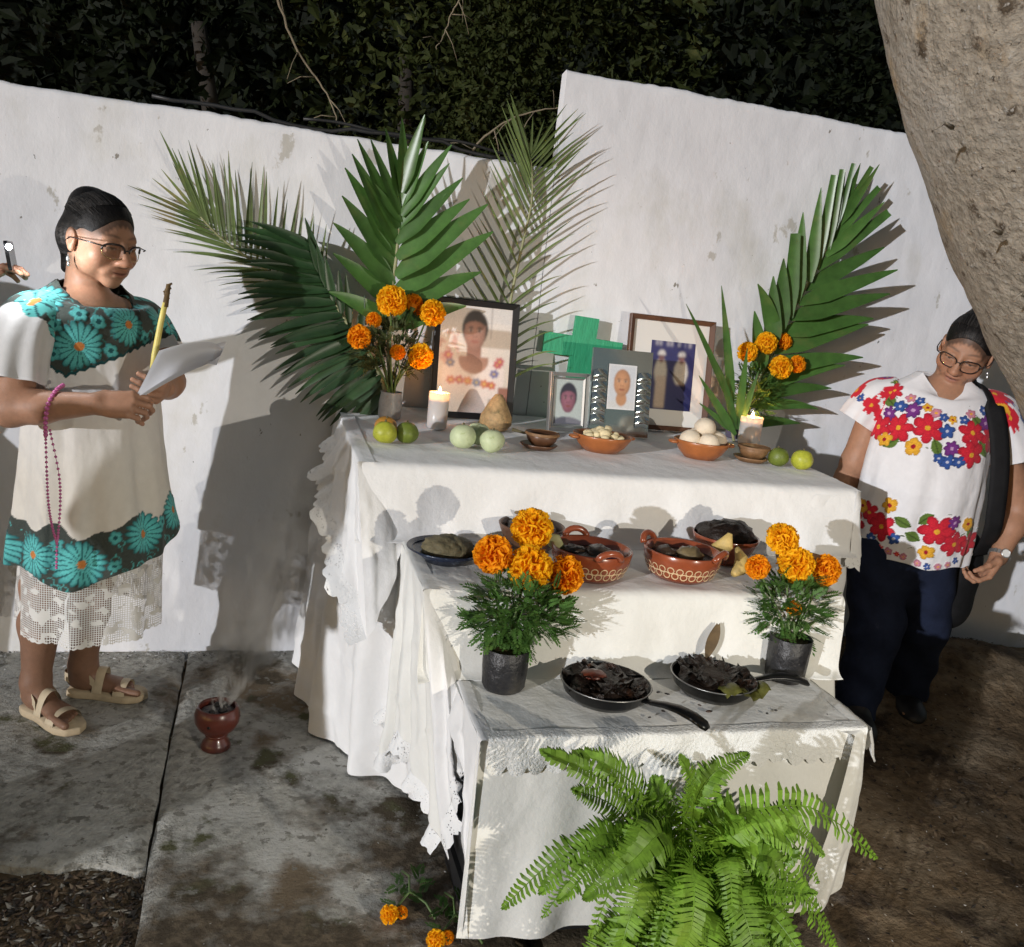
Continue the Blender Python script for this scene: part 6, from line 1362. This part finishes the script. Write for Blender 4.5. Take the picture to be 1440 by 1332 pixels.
garment(pl, 'embroidered_dress', (-.425, -.43), (.75, -.66), HK, M_huipil, 300, lambda t, z: -.062 * np.exp(-((z - 1.24) / .035) ** 2) * np.clip(np.cos(t) + .25, 0, 2) - .006 * np.abs(np.sin(t * 9)) * math.exp(-((z - 1.245) / .008) ** 2), .016, paint_huipil, .505, hemf=lambda t: .060 * np.exp(-((t + .75) / .8) ** 2) + .012 * np.sin(t * 5) - .035 * np.exp(-((t - 1.0) / .9) ** 2))
def sl_paint(cut):
    def fn(P, Lg, A):
        C = np.tile(WHITE * .95, (len(P), 1)); m = Lg < cut + .03 * np.sin(A * 6); C[m] = NETG
        for k in range(10):
            lc, ac = (.05 + .2 * (k % 2)) * cut * 3, k * .63; d = np.hypot((Lg - lc) * .17, (((A - ac + PI) % (2 * PI)) - PI) * .085); th = np.arctan2(Lg - lc, ((A - ac + PI) % (2 * PI)) - PI)
            q = m & (d < .042); st = np.abs(np.cos(th * 9)) > .35; C[q & st] = TEAL; C[q & ~st] = TEALD; C[m & (d < .009)] = ORG
        e = Lg > .965; C[e] = WHITE; return C
    return fn
sleeve(pl, 'sleeve', [(-.500, -.515, 1.150), (-.545, -.568, 1.130), (-.566, -.605, 1.07), (-.570, -.635, .985)], [.062, .076, .080, .083], M_huipil, sl_paint(.40), flat=.92)
sleeve(pl, 'sleeve', [(-.375, -.370, 1.150), (-.325, -.318, 1.130), (-.295, -.330, 1.09), (-.272, -.350, 1.045)], [.062, .075, .075, .076], M_huipil, sl_paint(.8), flat=.92)
# underskirt with its openwork border
M_slip_net = pm('white_openwork', (.66, .64, .60), .85, bump=.3, bscale=120, holes=net_holes)
th = np.linspace(-PI, PI, 300, endpoint=False); Fv = unit([.75, -.66, 0]); Rv = np.array([Fv[1], -Fv[0], 0]); rows, uvs = [], []
for i in range(46):
    z = .58 - (.58 - .295) * i / 45; w = .010 * (i / 45) * (np.sin(th * 8 + 1) + .6 * np.sin(th * 13 + 2)); q = np.array([-.425, -.425, 0])[None, :] + ((.188 + w) * np.sin(th))[:, None] * Rv + ((.178 + w) * np.cos(th) + .015)[:, None] * Fv; q[:, 2] = z - .010 * np.cos(th - .6) * i / 45 - .004 * np.abs(np.sin(th * 30)) * (i > 43); rows.append(q); uvs.append(np.stack([th * .185, np.full(300, z)], 1))
np_mesh('underskirt', np.concatenate(rows), grid_faces(46, 300), M_slip_net, pl, None, np.concatenate(uvs))
M_sand = pm('beige_sandal', (.50, .41, .28), .6, var=.12, vscale=20); M_sole = pm('beige_sole', (.44, .35, .23), .75, var=.15)
sandal(pl, (-.583, -.412), (.72, -.69), .228, .046, M_sand, M_sole); sandal(pl, (-.490, -.310), (.975, -.22), .228, .046, M_sand, M_sole)

# papers, taper and beads she holds
pp = thing('paper_sheaf', 'sheaf of white papers held open in both hands', 'papers', (-.22, -.63, 1.0), 'things held in her hands')
M_paper = pm('white_paper', (.74, .75, .80), .7, trl=.25)
for k in range(5):
    P = []
    for i in range(15):
        u = i / 14
        P.append([V(-.285 + .178 * u + .004 * k * u + .050 * v * (1 - .75 * u), -.705 + .035 * v + .06 * u + .0022 * k + .03 * math.sin(v * 3) * u, .978 + .112 * u + .122 * v * (1 - .72 * u) + .012 * math.sin(u * 2.8) - .0020 * k - .05 * max(0, u - .84) * (1 + .6 * k) * (1 if k < 3 else -.4)) for v in (j / 11 for j in range(12))])
    b = MB(); b.grid(P); b.build('sheet', M_paper, pp)
tp = thing('yellow_taper', 'yellow wax taper with a frayed dark tip held upright behind the papers', 'candle', (-.252, -.60, 1.0), 'things held in her hands')
b = MB(); b.tube([(-.260, -.605, .985), (-.252, -.60, 1.08), (-.240, -.60, 1.165), (-.231, -.60, 1.215)], [.0065, .0082, .0072, .0066], 14); b.build('wax_stick', pm('yellow_wax', (.66, .56, .16), .45, sss=.15, var=.1), tp)
b = MB()
for k in range(9): b.tube([(-.231 + .004 * math.sin(k), -.60 + .004 * math.cos(k), 1.21 + .006 * k), (-.2245 - .010 * (k % 2) + .001 * k, -.60, 1.217 + .006 * k)], [.0045, .0025], 5)
b.tube([(-.231, -.60, 1.205), (-.225, -.60, 1.262)], [.0075, .0055], 8); b.build('frayed_tip', pm('singed_wick', (.12, .075, .03), .9, var=.5, vscale=40, bump=1, bscale=80), tp)
rs = thing('rosary', 'long string of pink beads hanging over her forearm', 'rosary', (-.475, -.69, .95), 'things held in her hands')
M_bead = pm('pink_bead', (.66, .16, .40), .25, spec=.6, trans=.15)
bead = MB(); bead.ell((0, 0, 0), (.0056, .0056, .0056), None, 12, 8); proto = bead.build('bead', M_bead, rs, local=True)
small = MB(); small.ell((0, 0, 0), (.0036, .0036, .0036), None, 9, 6); proto2 = small.build('bead', M_bead, rs, local=True)
loop = [(-.452, -.672, .995), (-.462, -.700, .985), (-.474, -.722, .955), (-.478, -.728, .915), (-.478, -.726, .880)]
hang = [(-.478, -.726, .875), (-.480, -.700, .78), (-.478, -.688, .70), (-.470, -.685, .64), (-.458, -.690, .60)]; hang2 = [(-.470, -.720, .89), (-.452, -.705, .78), (-.450, -.695, .70), (-.455, -.690, .62), (-.457, -.690, .60), (-.456, -.700, .535)]
used = False
def put_bead(p, src):
    o = src if not src.get('placed') else src.copy()
    if src.get('placed'): COL.objects.link(o)
    else: src['placed'] = 1
    o.location = Vector(p) - rs.location; o.parent = rs; o.rotation_euler = (rnd.uniform(0, 3), rnd.uniform(0, 3), 0)
for path, n, src in ((loop, 15, proto), (hang, 34, proto2), (hang2, 40, proto2)):
    q = [interp(path, i / 200 * (len(path) - 1.001)) for i in range(201)]
    for i in range(n): put_bead(q[int(200 * i / max(1, n - 1))], src)
    b = MB(); b.tube(q[::8], .0007, 4); b.build('string', M_bead, rs)
for o in list(bpy.data.objects):
    if 'placed' in o.keys(): del o['placed']

# ================================================================== woman with the shoulder bag, at the right
Hr = np.array([2.236, -.600, 1.328]); Mr = frame((-.74, -.56, -.42), (.26, -.10, 1)); SCR = 1.03
elr, wrr = np.array([2.502, -.69, .815]), np.array([2.405, -.745, .660])
pr = thing('person', 'woman in a white blouse with red flower embroidery and dark trousers by the tree', 'person', (2.2, -.55, 0), 'women at the altar')
def skin_r():
    F = Field(); head_field(F, Hr, Mr, SCR, 1.0)
    Fv = unit([-.5, -.87, 0]); R = np.array([Fv[1], -Fv[0], 0]); B = np.stack([R, Fv, np.array([0, 0, 1.])], 1)
    F.cone(Hr + Mr @ np.array([0, -.034, -.050]), (2.21, -.550, 1.15), .050, .064, .024)
    F.ell((2.19, -.56, 1.10), (.155, .088, .112), B, .04); F.ell((2.19, -.56, .90), (.155, .12, .20), B, .05); F.ell((2.18, -.55, .70), (.155, .12, .14), B, .05)
    for sh, el, wr in (((2.345, -.648, 1.135), elr, wrr), ((2.045, -.475, 1.135), (2.012, -.440, .90), (2.000, -.385, .70))):
        F.cone((2.19, -.56, 1.15), sh, .06, .058, .03); F.cone(sh, el, .056, .046, .02); mid = np.array(el) * .65 + np.array(wr) * .35; F.cone(el, mid, .045, .042, .02); F.cone(mid, wr, .042, .028, .02)
    hand_field(F, wrr, (-.62, -.12, -.72), (-.55, .55, .35), (-.70, -.25, .55) if False else (-.25, -.92, .25), [(.5, .8, .5), (.55, .85, .5), (.6, .9, .5), (.65, .9, .5)], [(.75, .15, .35), (.85, .0, .4), (.8, -.1, .5)], .98)
    hand_field(F, (2.000, -.385, .70), (-.1, .1, -.95), (.3, .9, 0), (.9, -.2, .2), [(.3, .4, .3)] * 4, [(.8, .5, .2), (.9, .2, .2), (.95, .1, .2)], .95)
    for an, hl_, fw in (((2.10, -.60, .12), (2.10, -.575), (-.45, -.89)), ((2.40, -.49, .12), (2.40, -.455), (-.45, -.89))): F.cone((2.16, -.56, .6), an, .06, .036, .02); foot_field(F, hl_, fw, an)
    fine = [(Hr - np.array([.14, .14, .165]), Hr + np.array([.14, .14, .15]), .0024), (wrr + np.array([-.16, -.11, -.16]), wrr + np.array([.06, .06, .05]), .0024)]
    v, f = body_mesh(F, (1.82, -.95, -.01), (2.62, -.30, 1.50), .0085, fine); sk = np.array([.38, .20, .122]); C = np.tile(sk, (len(v), 1)); head_paint(v, C, Hr, Mr, SCR, sk); np_mesh('body', v, f, M_skin, pr, C)
skin_r()
hair_mesh(pr, Hr, Mr, SCR, [((0, .118, -.040), (.108, .092, .118), None), ((0, .06, -.125), (.12, .09, .09), None), ((.097, .030, -.045), (.045, .044, .062), None), ((-.097, .030, -.045), (.045, .044, .062), None)],
          [('e', (0, -.062, .082), (.044, .046, .040), .03), ('e', (0, -.105, -.02), (.05, .04, .06), .03)], 2, lambda q: .30 * np.exp(-((q[:, 1] - .066) / .008) ** 2), None)
glasses(pr, Hr, Mr, SCR, M_dkframe, M_gold, .027, .020, False, .0019, .004)
p = Vector(Hr + Mr @ (np.array([-.082, -.004, -.052]) * SCR)); b = MB(); b.ell(p + V(0, 0, -.006), (.005, .005, .006), None, 10, 7); b.ell(p + V(0, -.002, -.018), (.004, .004, .008), None, 10, 7); b.build('earring', M_silver, pr)
RED, REDD, GRN, PUR, BLU, YEL = np.array([.56, .018, .035]), np.array([.30, .005, .02]), np.array([.10, .17, .03]), np.array([.16, .03, .20]), np.array([.03, .08, .28]), np.array([.70, .36, .03])
WB = np.array([.74, .73, .74]); rgb_ = random.Random(12)
def paint_blouse(P, U, Z, at):
    C = np.tile(WB, (len(P), 1)); Bs = C.copy()
    def fl(k, u, z, r):
        kw = {'r': dict(n=6, petal=RED, edge=REDD, mid=YEL, inner=.16, depth=.42, ph=u * 40, stripes=.25), 'y': dict(n=5, petal=YEL, edge=YEL * .6, mid=REDD, inner=.25, depth=.32, ph=z * 30), 'p': dict(n=7, petal=PUR, edge=PUR * .4, mid=np.array([.5, .3, .5]), inner=.22, depth=.35, ph=u * 20), 'b': dict(n=5, petal=BLU, edge=BLU * .4, mid=np.array([.5, .5, .6]), inner=.2, depth=.4, ph=z * 20), 'k': dict(n=5, petal=np.array([.55, .22, .28]), edge=np.array([.3, .1, .15]), mid=YEL, inner=.25, depth=.3)}[k]; stamp(C, P, at, u, z, r, **kw)
    for _ in range(260):                                               # thin dark green tendrils among the flowers
        u = rgb_.uniform(-.33, .33); band = rgb_.random() < .5; z = rgb_.uniform(.98, 1.15) if band else rgb_.uniform(.645, .79)
        stamp_curl(C, P, at, u, z, rgb_.uniform(.008, .02), rgb_.uniform(0, 6), rgb_.uniform(1.2, 2.6), .0013, GRN * rgb_.uniform(.35, .8))
    for u, z, a in ((.003, 1.010, 1.2), (-.133, 1.099, .8), (.20, 1.13, .5), (.055, .750, .4), (.017, .708, .3), (-.012, .775, 2.3), (.16, 1.0, 2.5), (-.17, 1.02, 1.0), (-.20, .74, .6), (.24, .75, 2.2)): stamp_leaf(C, P, at, u, z, .030, .018, a, GRN)
    for k, u, z, r in (('r', .138, 1.050, .050), ('r', .040, 1.064, .052), ('y', .075, 1.000, .029), ('p', .096, 1.112, .028), ('b', .145, 1.118, .022), ('b', -.022, 1.062, .026), ('p', -.045, 1.012, .027), ('r', -.112, 1.068, .046), ('r', -.115, .998, .048), ('b', -.040, .968, .024), ('b', -.075, .972, .022), ('b', -.01, .975, .020), ('p', .19, 1.09, .026), ('r', .23, 1.04, .045), ('y', .19, 1.005, .026), ('r', -.21, 1.05, .045), ('p', -.17, 1.10, .025), ('r', .30, 1.18, .045), ('r', -.32, 1.18, .045), ('r', .34, 1.08, .04),
                       ('k', .115, 1.150, .016), ('b', .08, 1.145, .015), ('y', .05, 1.128, .016), ('k', .02, 1.115, .017), ('b', -.005, 1.105, .015), ('y', -.035, 1.100, .015), ('b', -.075, 1.105, .016), ('k', -.10, 1.125, .016), ('r', .20, 1.165, .030), ('b', -.16, 1.14, .018),
                       ('r', .178, .758, .040), ('y', .110, .797, .028), ('r', .120, .722, .050), ('b', .068, .690, .022), ('r', -.052, .742, .056), ('y', -.035, .672, .028), ('r', -.122, .700, .048), ('p', -.105, .775, .024), ('b', .15, .68, .018), ('r', .24, .70, .045), ('y', .22, .77, .025), ('r', -.21, .70, .045), ('y', -.17, .77, .025), ('k', .075, .645, .014), ('k', .03, .636, .014), ('r', .05, .640, .010), ('k', -.02, .630, .014), ('b', -.05, .628, .013), ('k', -.085, .628, .014), ('r', .11, .652, .013), ('k', .15, .655, .013), ('k', -.12, .63, .013), ('b', -.15, .64, .013)): fl(k, u, z, r)
    em = (np.abs(C - Bs).sum(1) > 1e-6); C[em] *= (.8 + .4 * np.random.RandomState(2).rand(em.sum()))[:, None]
    return np.clip(C, 0, 1), em * 1.0
BK = [(1.235, .078, .070, 0), (1.215, .105, .085, 0), (1.18, .165, .10, 0), (1.12, .185, .12, .01), (1.0, .19, .14, .03), (.85, .195, .15, .03), (.7, .2, .145, .01), (.6, .2, .14, 0)]
garment(pr, 'embroidered_blouse', (2.19, -.56), (-.5, -.87), BK, M_huipil, 300, lambda t, z: -.085 * np.exp(-((z - 1.235) / .045) ** 2) * np.clip(1 - np.abs(t + .15) / 1.1, 0, 1), .011, paint_blouse, .615, hemf=lambda t: .008 * np.sin(t * 6) - .01 * np.cos(t))
def sr_paint(P, Lg, A):
    C = np.tile(WB, (len(P), 1)); g = random.Random(3)
    for k in range(26):
        lc, ac = g.uniform(.05, .62), k * .24 * 2.6; d = np.hypot((Lg - lc) * .17, (((A - ac + PI) % (2 * PI)) - PI) * .08); th = np.arctan2(Lg - lc, ((A - ac + PI) % (2 * PI)) - PI); r = g.choice((.034, .03, .018, .016)); col = RED if r > .02 else (PUR, BLU, YEL, GRN)[k % 4]
        q = d < r * (.62 + .38 * np.abs(np.cos(th * 3))); C[q] = col; C[d < r * .18] = YEL
    return C
sleeve(pr, 'sleeve', [(2.30, -.622, 1.148), (2.350, -.652, 1.125), (2.390, -.672, 1.06), (2.425, -.682, .990)], [.062, .074, .078, .084], M_huipil, sr_paint, flat=.92)
sleeve(pr, 'sleeve', [(2.09, -.502, 1.148), (2.040, -.472, 1.125), (2.015, -.460, 1.08), (1.995, -.450, 1.035)], [.062, .074, .076, .078], M_huipil, sr_paint, flat=.92)
# trousers and shoes
Ft = Field(); Bt = np.stack([np.array([-.87, .5, 0]), np.array([-.5, -.87, 0]), np.array([0, 0, 1.])], 1)
Ft.ell((2.18, -.555, .66), (.172, .135, .16), Bt, .05)
for hip, kn, an in (((2.105, -.535, .60), (2.105, -.600, .36), (2.085, -.600, .045)), ((2.255, -.585, .60), (2.335, -.560, .36), (2.385, -.495, .045))):
    Ft.cone(hip, kn, .112, .088, .04); Ft.cone(kn, an, .086, .074, .03)
v, f = block(Ft, (1.86, -.86, .03), (2.62, -.30, .86), .0075)
v = v + np.stack([.004 * np.sin(v[:, 2] * 60 + v[:, 0] * 30) * (v[:, 2] < .5), .004 * np.sin(v[:, 2] * 47 + v[:, 0] * 40), np.zeros(len(v))], 1)
np_mesh('trousers', v, f, pm('navy_denim', (.013, .018, .038), .85, var=.35, vscale=6, bump=.5, bscale=24, bdist=.006, spec=.15, spots=[((.05, .06, .09), 5, .66, .78)]), pr)
M_shoe = pm('black_shoe', (.012, .011, .011), .5)
for hl_ in ((2.10, -.575), (2.40, -.455)):
    fF = Field(); fv = unit([-.45, -.89, 0]); rv = np.array([fv[1], -fv[0], 0]); h = np.array([hl_[0], hl_[1], 0.]); Bs = np.stack([rv, fv, np.array([0, 0, 1.])], 1)
    fF.ell(h + fv * .02 + np.array([0, 0, .035]), (.038, .05, .045), Bs, .03); fF.ell(h + fv * .14 + np.array([0, 0, .028]), (.045, .085, .035), Bs, .03); fF.ell(h + fv * .055 + np.array([0, 0, .062]), (.046, .068, .050), Bs, .03); fF.ell(h + fv * .15 + np.array([0, 0, .028]), (.052, .092, .036), Bs, .03); fF.ell(h + fv * .09 + np.array([0, 0, -.049]), (.2, .3, .05), Bs, .004, True)
    v, f = block(fF, h - .3, h + np.array([.3, .3, .15]), .006); np_mesh('shoe', v, f, M_shoe, pr)
# watch and necklace
ax = unit(wrr - elr); w0 = wrr - ax * .012; s1 = unit(np.cross(ax, [0, -1, .2])); s2 = np.cross(ax, s1)
wt = bpy.data.objects.new('wrist_watch', None); COL.objects.link(wt); wt.parent = pr; wt.location = Vector(w0) - pr.location
b = MB()
for k in range(20):
    t = 2 * PI * k / 20; b.box(V(*(w0 + s1 * math.cos(t) * .0325 + s2 * math.sin(t) * .0325)), (.0085, .004, .013), Matrix([[*(-s1 * math.sin(t) + s2 * math.cos(t))], [*(s1 * math.cos(t) + s2 * math.sin(t))], [*ax]]).transposed())
b.build('bracelet', M_silver, wt, smooth=False)
fd = unit(np.array([-.35, -.92, .2]) - ax * (np.array([-.35, -.92, .2]) @ ax)); c = w0 + fd * .0345; e1 = unit(np.cross(fd, ax)); Mw = Matrix([[*e1], [*ax], [*fd]]).transposed()
b = MB(); b.lathe([(0, -.003), (.015, -.003), (.0165, .001), (.0150, .004), (.0135, .004), (.0135, .003), (0, .003)], V(*c), 26, M=Mw); b.build('watch_case', M_silver, wt)
b = MB(); b.lathe([(0, .0036), (.0130, .0036)], V(*c), 24, M=Mw); b.build('dial', pm('white_dial', (.75, .75, .72), .3), wt)
b = MB(); q = [V(2.165 + .13 * math.sin(t) * -.0, 0, 0) for t in (0,)]
pts = []
for k in range(17):
    t = -1.15 + 2.3 * k / 16; Fv = unit([-.5, -.87, 0]); Rv = np.array([Fv[1], -Fv[0], 0]); pts.append(V(*(np.array([2.20, -.565, 1.185 - .055 * math.cos(t * 1.3)]) + Rv * .088 * math.sin(t) + Fv * (.086 * math.cos(t) + .012))))
b = MB(); b.tube(pts, .0013, 5); b.ell(pts[8], (.005, .004, .007), None, 8, 6); b.build('necklace', M_silver, pr)

# black shoulder bag hanging from her left shoulder
bg_ = thing('shoulder_bag', 'black shoulder bag with a wide strap hanging against dark trousers beside the tree', 'bag', (2.42, -.60, .55))
M_bagc = pm('black_bag_cloth', (.011, .011, .012), .75, var=.3, vscale=12, bump=.5, bscale=50, spec=.2)
fB = Field(); Bb = frame((.55, -.83, 0), (0, 0, 1))
fB.ell((2.445, -.575, .60), (.085, .045, .10), Bb, .06); fB.ell((2.435, -.565, .50), (.115, .060, .12), Bb, .06); fB.ell((2.435, -.56, .41), (.105, .058, .07), Bb, .05)
v, f = block(fB, (2.25, -.75, .28), (2.62, -.40, .80), .006); np_mesh('bag_body', v, f, M_bagc, bg_)
path = [(2.405, -.50, .70), (2.39, -.535, .95), (2.345, -.560, 1.10), (2.305, -.600, 1.208), (2.290, -.672, 1.195), (2.292, -.735, 1.10), (2.306, -.765, .98), (2.322, -.772, .85), (2.350, -.750, .74), (2.41, -.66, .64)]
P = []
for i in range(61):
    c = interp(path, i / 60 * (len(path) - 1.001)); d = (interp(path, min(i + 1, 60) / 60 * (len(path) - 1.001)) - interp(path, max(i - 1, 0) / 60 * (len(path) - 1.001))).normalized(); n = (V(c.x - 2.19, c.y + .56, .25 if 20 < i < 32 else 0).normalized() if i < 30 else V(-.30, -.93, .05)).normalized(); s = d.cross(n).normalized(); P.append([c + s * (.030 * k) + n * (.004 - .003 * abs(k)) for k in (-1, -.5, 0, .5, 1)])
b = MB(); b.grid(P); o = b.build('strap', M_bagc, bg_); sd = o.modifiers.new('thickness', 'SOLIDIFY'); sd.thickness = .004

# ================================================================== bystander beyond the left edge, holding a phone torch into the photo
pb = thing('person', 'bystander at the left edge whose fingers hold a lit phone torch', 'person', (-1.34, -.30, 0))
wb = np.array([-.705, -.525, 1.190])
F = Field(); Hb = np.array([-1.32, -.27, 1.44]); Mb_ = frame((.95, -.2, -.12), (0, 0, 1)); head_field(F, Hb, Mb_, 1.05, .6); Bb = frame((.95, -.2, 0), (0, 0, 1))
F.cone(Hb + Mb_ @ np.array([0, -.02, -.05]), (-1.34, -.28, 1.24), .056, .066, .03); F.ell((-1.34, -.29, 1.16), (.16, .095, .12), Bb, .04); F.ell((-1.34, -.29, .96), (.15, .11, .2), Bb, .05); F.ell((-1.34, -.29, .76), (.155, .12, .14), Bb, .05)
for sh, el, wr in (((-1.30, -.455, 1.215), (-.99, -.52, 1.08), wb), ((-1.37, -.130, 1.215), (-1.40, -.12, .95), (-1.28, -.14, .80))):
    F.cone((-1.34, -.29, 1.22), sh, .06, .058, .03); F.cone(sh, el, .054, .044, .02); mid = np.array(el) * .65 + np.array(wr) * .35; F.cone(el, mid, .043, .040, .02); F.cone(mid, wr, .040, .028, .02)
hand_field(F, wb, (.72, .02, .62), (.80, .1, -.55), (.0, -.98, .1), [(.35, .55, .35), (.35, .6, .4), (.4, .6, .4), (.45, .65, .4)], [(.85, .35, .15), (.95, .0, .2), (.95, -.1, .2)], .98)
hand_field(F, (-1.28, -.14, .80), (.3, 0, -.9), (-.2, .9, 0), (.9, .2, .2), [(.3, .4, .3)] * 4, [(.8, .5, .2), (.9, .2, .2), (.95, .1, .2)], .95)
for s, hy in ((-1, -.38), (1, -.20)): F.cone((-1.32, hy, .72), (-1.32, hy, .40), .09, .06, .03); F.cone((-1.32, hy, .40), (-1.33, hy, .10), .058, .038, .03); foot_field(F, (-1.37, hy), (1, -.1), (-1.33, hy, .10))
v, f = body_mesh(F, (-1.66, -.75, -.01), (-.55, .05, 1.60), .010, [(wb + np.array([-.05, -.11, -.07]), wb + np.array([.17, .09, .17]), .0026)]); sk = np.array([.32, .16, .098]); C = np.tile(sk, (len(v), 1)); head_paint(v, C, Hb, Mb_, 1.05, sk); np_mesh('body', v, f, M_skin, pb, C)
hair_mesh(pb, Hb, Mb_, 1.05, [((0, .118, -.040), (.108, .092, .118), None), ((0, .06, -.125), (.12, .09, .09), None)], [('e', (0, -.09, -.04), (.06, .05, .09), .03)], 5, lambda q: 0 * q[:, 0], None)
Fs = Field(); Fs.ell((-1.34, -.29, 1.15), (.178, .115, .13), Bb, .05); Fs.ell((-1.34, -.29, .93), (.172, .135, .25), Bb, .05)
Fs.cone((-1.34, -.29, 1.19), (-1.30, -.455, 1.205), .07, .075, .04); Fs.cone((-1.30, -.455, 1.205), (-1.15, -.50, 1.15), .073, .066, .02); Fs.cone((-1.34, -.29, 1.19), (-1.37, -.130, 1.205), .07, .075, .04); Fs.cone((-1.37, -.130, 1.205), (-1.39, -.13, 1.06), .073, .064, .02)
v, f = block(Fs, (-1.66, -.75, .6), (-1.0, .05, 1.36), .009); np_mesh('shirt', v, f, pm('grey_shirt', (.20, .21, .23), .85), pb)
Fs = Field(); Fs.ell((-1.34, -.29, .72), (.172, .14, .17), Bb, .05)
for hy in (-.38, -.20): Fs.cone((-1.32, hy, .66), (-1.32, hy, .40), .105, .082, .04); Fs.cone((-1.32, hy, .40), (-1.33, hy, .06), .08, .066, .03)
v, f = block(Fs, (-1.66, -.6, .03), (-1.05, .02, .92), .010); np_mesh('trousers', v, f, MATS['navy_denim'], pb)
ph = thing('phone', 'phone with its torch lit at the left edge of the photo', 'phone', (-.598, -.540, 1.288))
Mp = Matrix.Rotation(math.radians(-10), 3, 'Y') @ Matrix.Rotation(math.radians(8), 3, 'Z')
b = MB(); pr_ = []
for xx in (-.0042, .0042):
    pr_.append([V(-.598, -.540, 1.288) + Mp @ V(xx, a[1] * .07, a[0] * .035) for a in ((-1, -.9), (-.8, -1), (.8, -1), (1, -.9), (1, .9), (.8, 1), (-.8, 1), (-1, .9))])
b.grid(pr_, close_v=True); b.f += [tuple(range(7, -1, -1)), tuple(range(8, 16))]; b.mi += [0, 0]; b.build('phone_body', pm('black_phone', (.02, .02, .022), .25), ph, smooth=False)
c = V(-.598, -.540, 1.288) + Mp @ V(.0060, -.069, .020); b = MB(); b.ell(c, (.0070, .0070, .0070), None, 12, 8); b.build('torch_led', pm('torch_glow', (1, 1, 1), .5, emit=(.92, .96, 1.0), estr=120.0), ph)
tl_ = bpy.data.lights.new('phone_torch', 'SPOT'); tl_.energy = 3.2; tl_.color = (.93, .96, 1.0); tl_.spot_size = math.radians(165); tl_.spot_blend = .7; tl_.shadow_soft_size = .006
tlo = bpy.data.objects.new('phone_torch', tl_); COL.objects.link(tlo); tlo.location = c + Mp @ V(.012, 0, 0); tlo.rotation_euler = V(.72, -.02, -.45).to_track_quat('-Z', 'Y').to_euler()

# second bystander, out of the photo at the left front, whose long shadow crosses the ground
p2 = thing('person', 'bystander in a long skirt standing on the path left of the photographer', 'person', (-1.90, -2.08, 0))
F = Field(); Hb = np.array([-1.88, -2.05, 1.38]); Mb_ = frame((.85, .5, -.1), (0, 0, 1)); head_field(F, Hb, Mb_, 1.0, .6); Bb = frame((.85, .5, 0), (0, 0, 1))
F.cone(Hb + Mb_ @ np.array([0, -.03, -.05]), (-1.90, -2.07, 1.18), .05, .062, .02); F.ell((-1.90, -2.08, 1.08), (.15, .09, .12), Bb, .04); F.ell((-1.90, -2.08, .85), (.14, .11, .2), Bb, .05)
for s_ in (-1, 1):
    r_ = Bb[:, 0] * s_; c = np.array([-1.90, -2.08, 0.]); sh = c + r_ * .17 + np.array([0, 0, 1.15]); el = c + r_ * .22 + np.array([0, 0, .90]); wr = c + r_ * .16 + Bb[:, 1] * .14 + np.array([0, 0, .74])
    F.cone(c + np.array([0, 0, 1.16]), sh, .058, .056, .03); F.cone(sh, el, .052, .042, .02); F.cone(el, wr, .042, .028, .02); hand_field(F, wr, (Bb[:, 1] * .5 + np.array([0, 0, -.8])), Bb[:, 1] * .8 - np.array([0, 0, -.4]), -r_, [(.4, .5, .3)] * 4, [(.8, .5, .2), (.9, .2, .2), (.95, .1, .2)], .95)
    hp = c + r_ * .09; F.cone(hp + np.array([0, 0, .7]), hp + np.array([0, 0, .12]), .07, .038, .03); foot_field(F, (hp[0] - .03, hp[1] - .02), (.85, .5), hp + np.array([0, 0, .10]))
v, f = body_mesh(F, (-2.30, -2.50, -.01), (-1.50, -1.65, 1.54), .011, []); C = np.tile(np.array([.36, .19, .115]), (len(v), 1)); head_paint(v, C, Hb, Mb_, 1.0, np.array([.36, .19, .115])); np_mesh('body', v, f, M_skin, p2, C)
hair_mesh(p2, Hb, Mb_, 1.0, [((0, .118, -.040), (.108, .092, .118), None), ((0, .06, -.125), (.12, .09, .09), None)], [('e', (0, -.09, -.04), (.06, .05, .09), .03)], 6, lambda q: 0 * q[:, 0], None)
Fs = Field(); Fs.ell((-1.90, -2.08, 1.07), (.172, .112, .13), Bb, .05); Fs.ell((-1.90, -2.08, .86), (.165, .13, .22), Bb, .05)
v, f = block(Fs, (-2.30, -2.50, .55), (-1.5, -1.65, 1.30), .010); np_mesh('blouse', v, f, MATS['grey_shirt'], p2)
th = np.linspace(-PI, PI, 90, endpoint=False); rows = []
for i in range(24):
    z = .80 - .62 * i / 23; k = .13 + .06 * i / 23; q = np.tile(np.array([-1.90, -2.08, z]), (90, 1)) + (np.sin(th) * (k + .01 * np.sin(th * 9)))[:, None] * Bb[:, 0] + (np.cos(th) * (k * .9 + .01 * np.sin(th * 7)))[:, None] * Bb[:, 1]; rows.append(q)
np_mesh('skirt', np.concatenate(rows), grid_faces(24, 90), MATS['navy_denim'], p2)
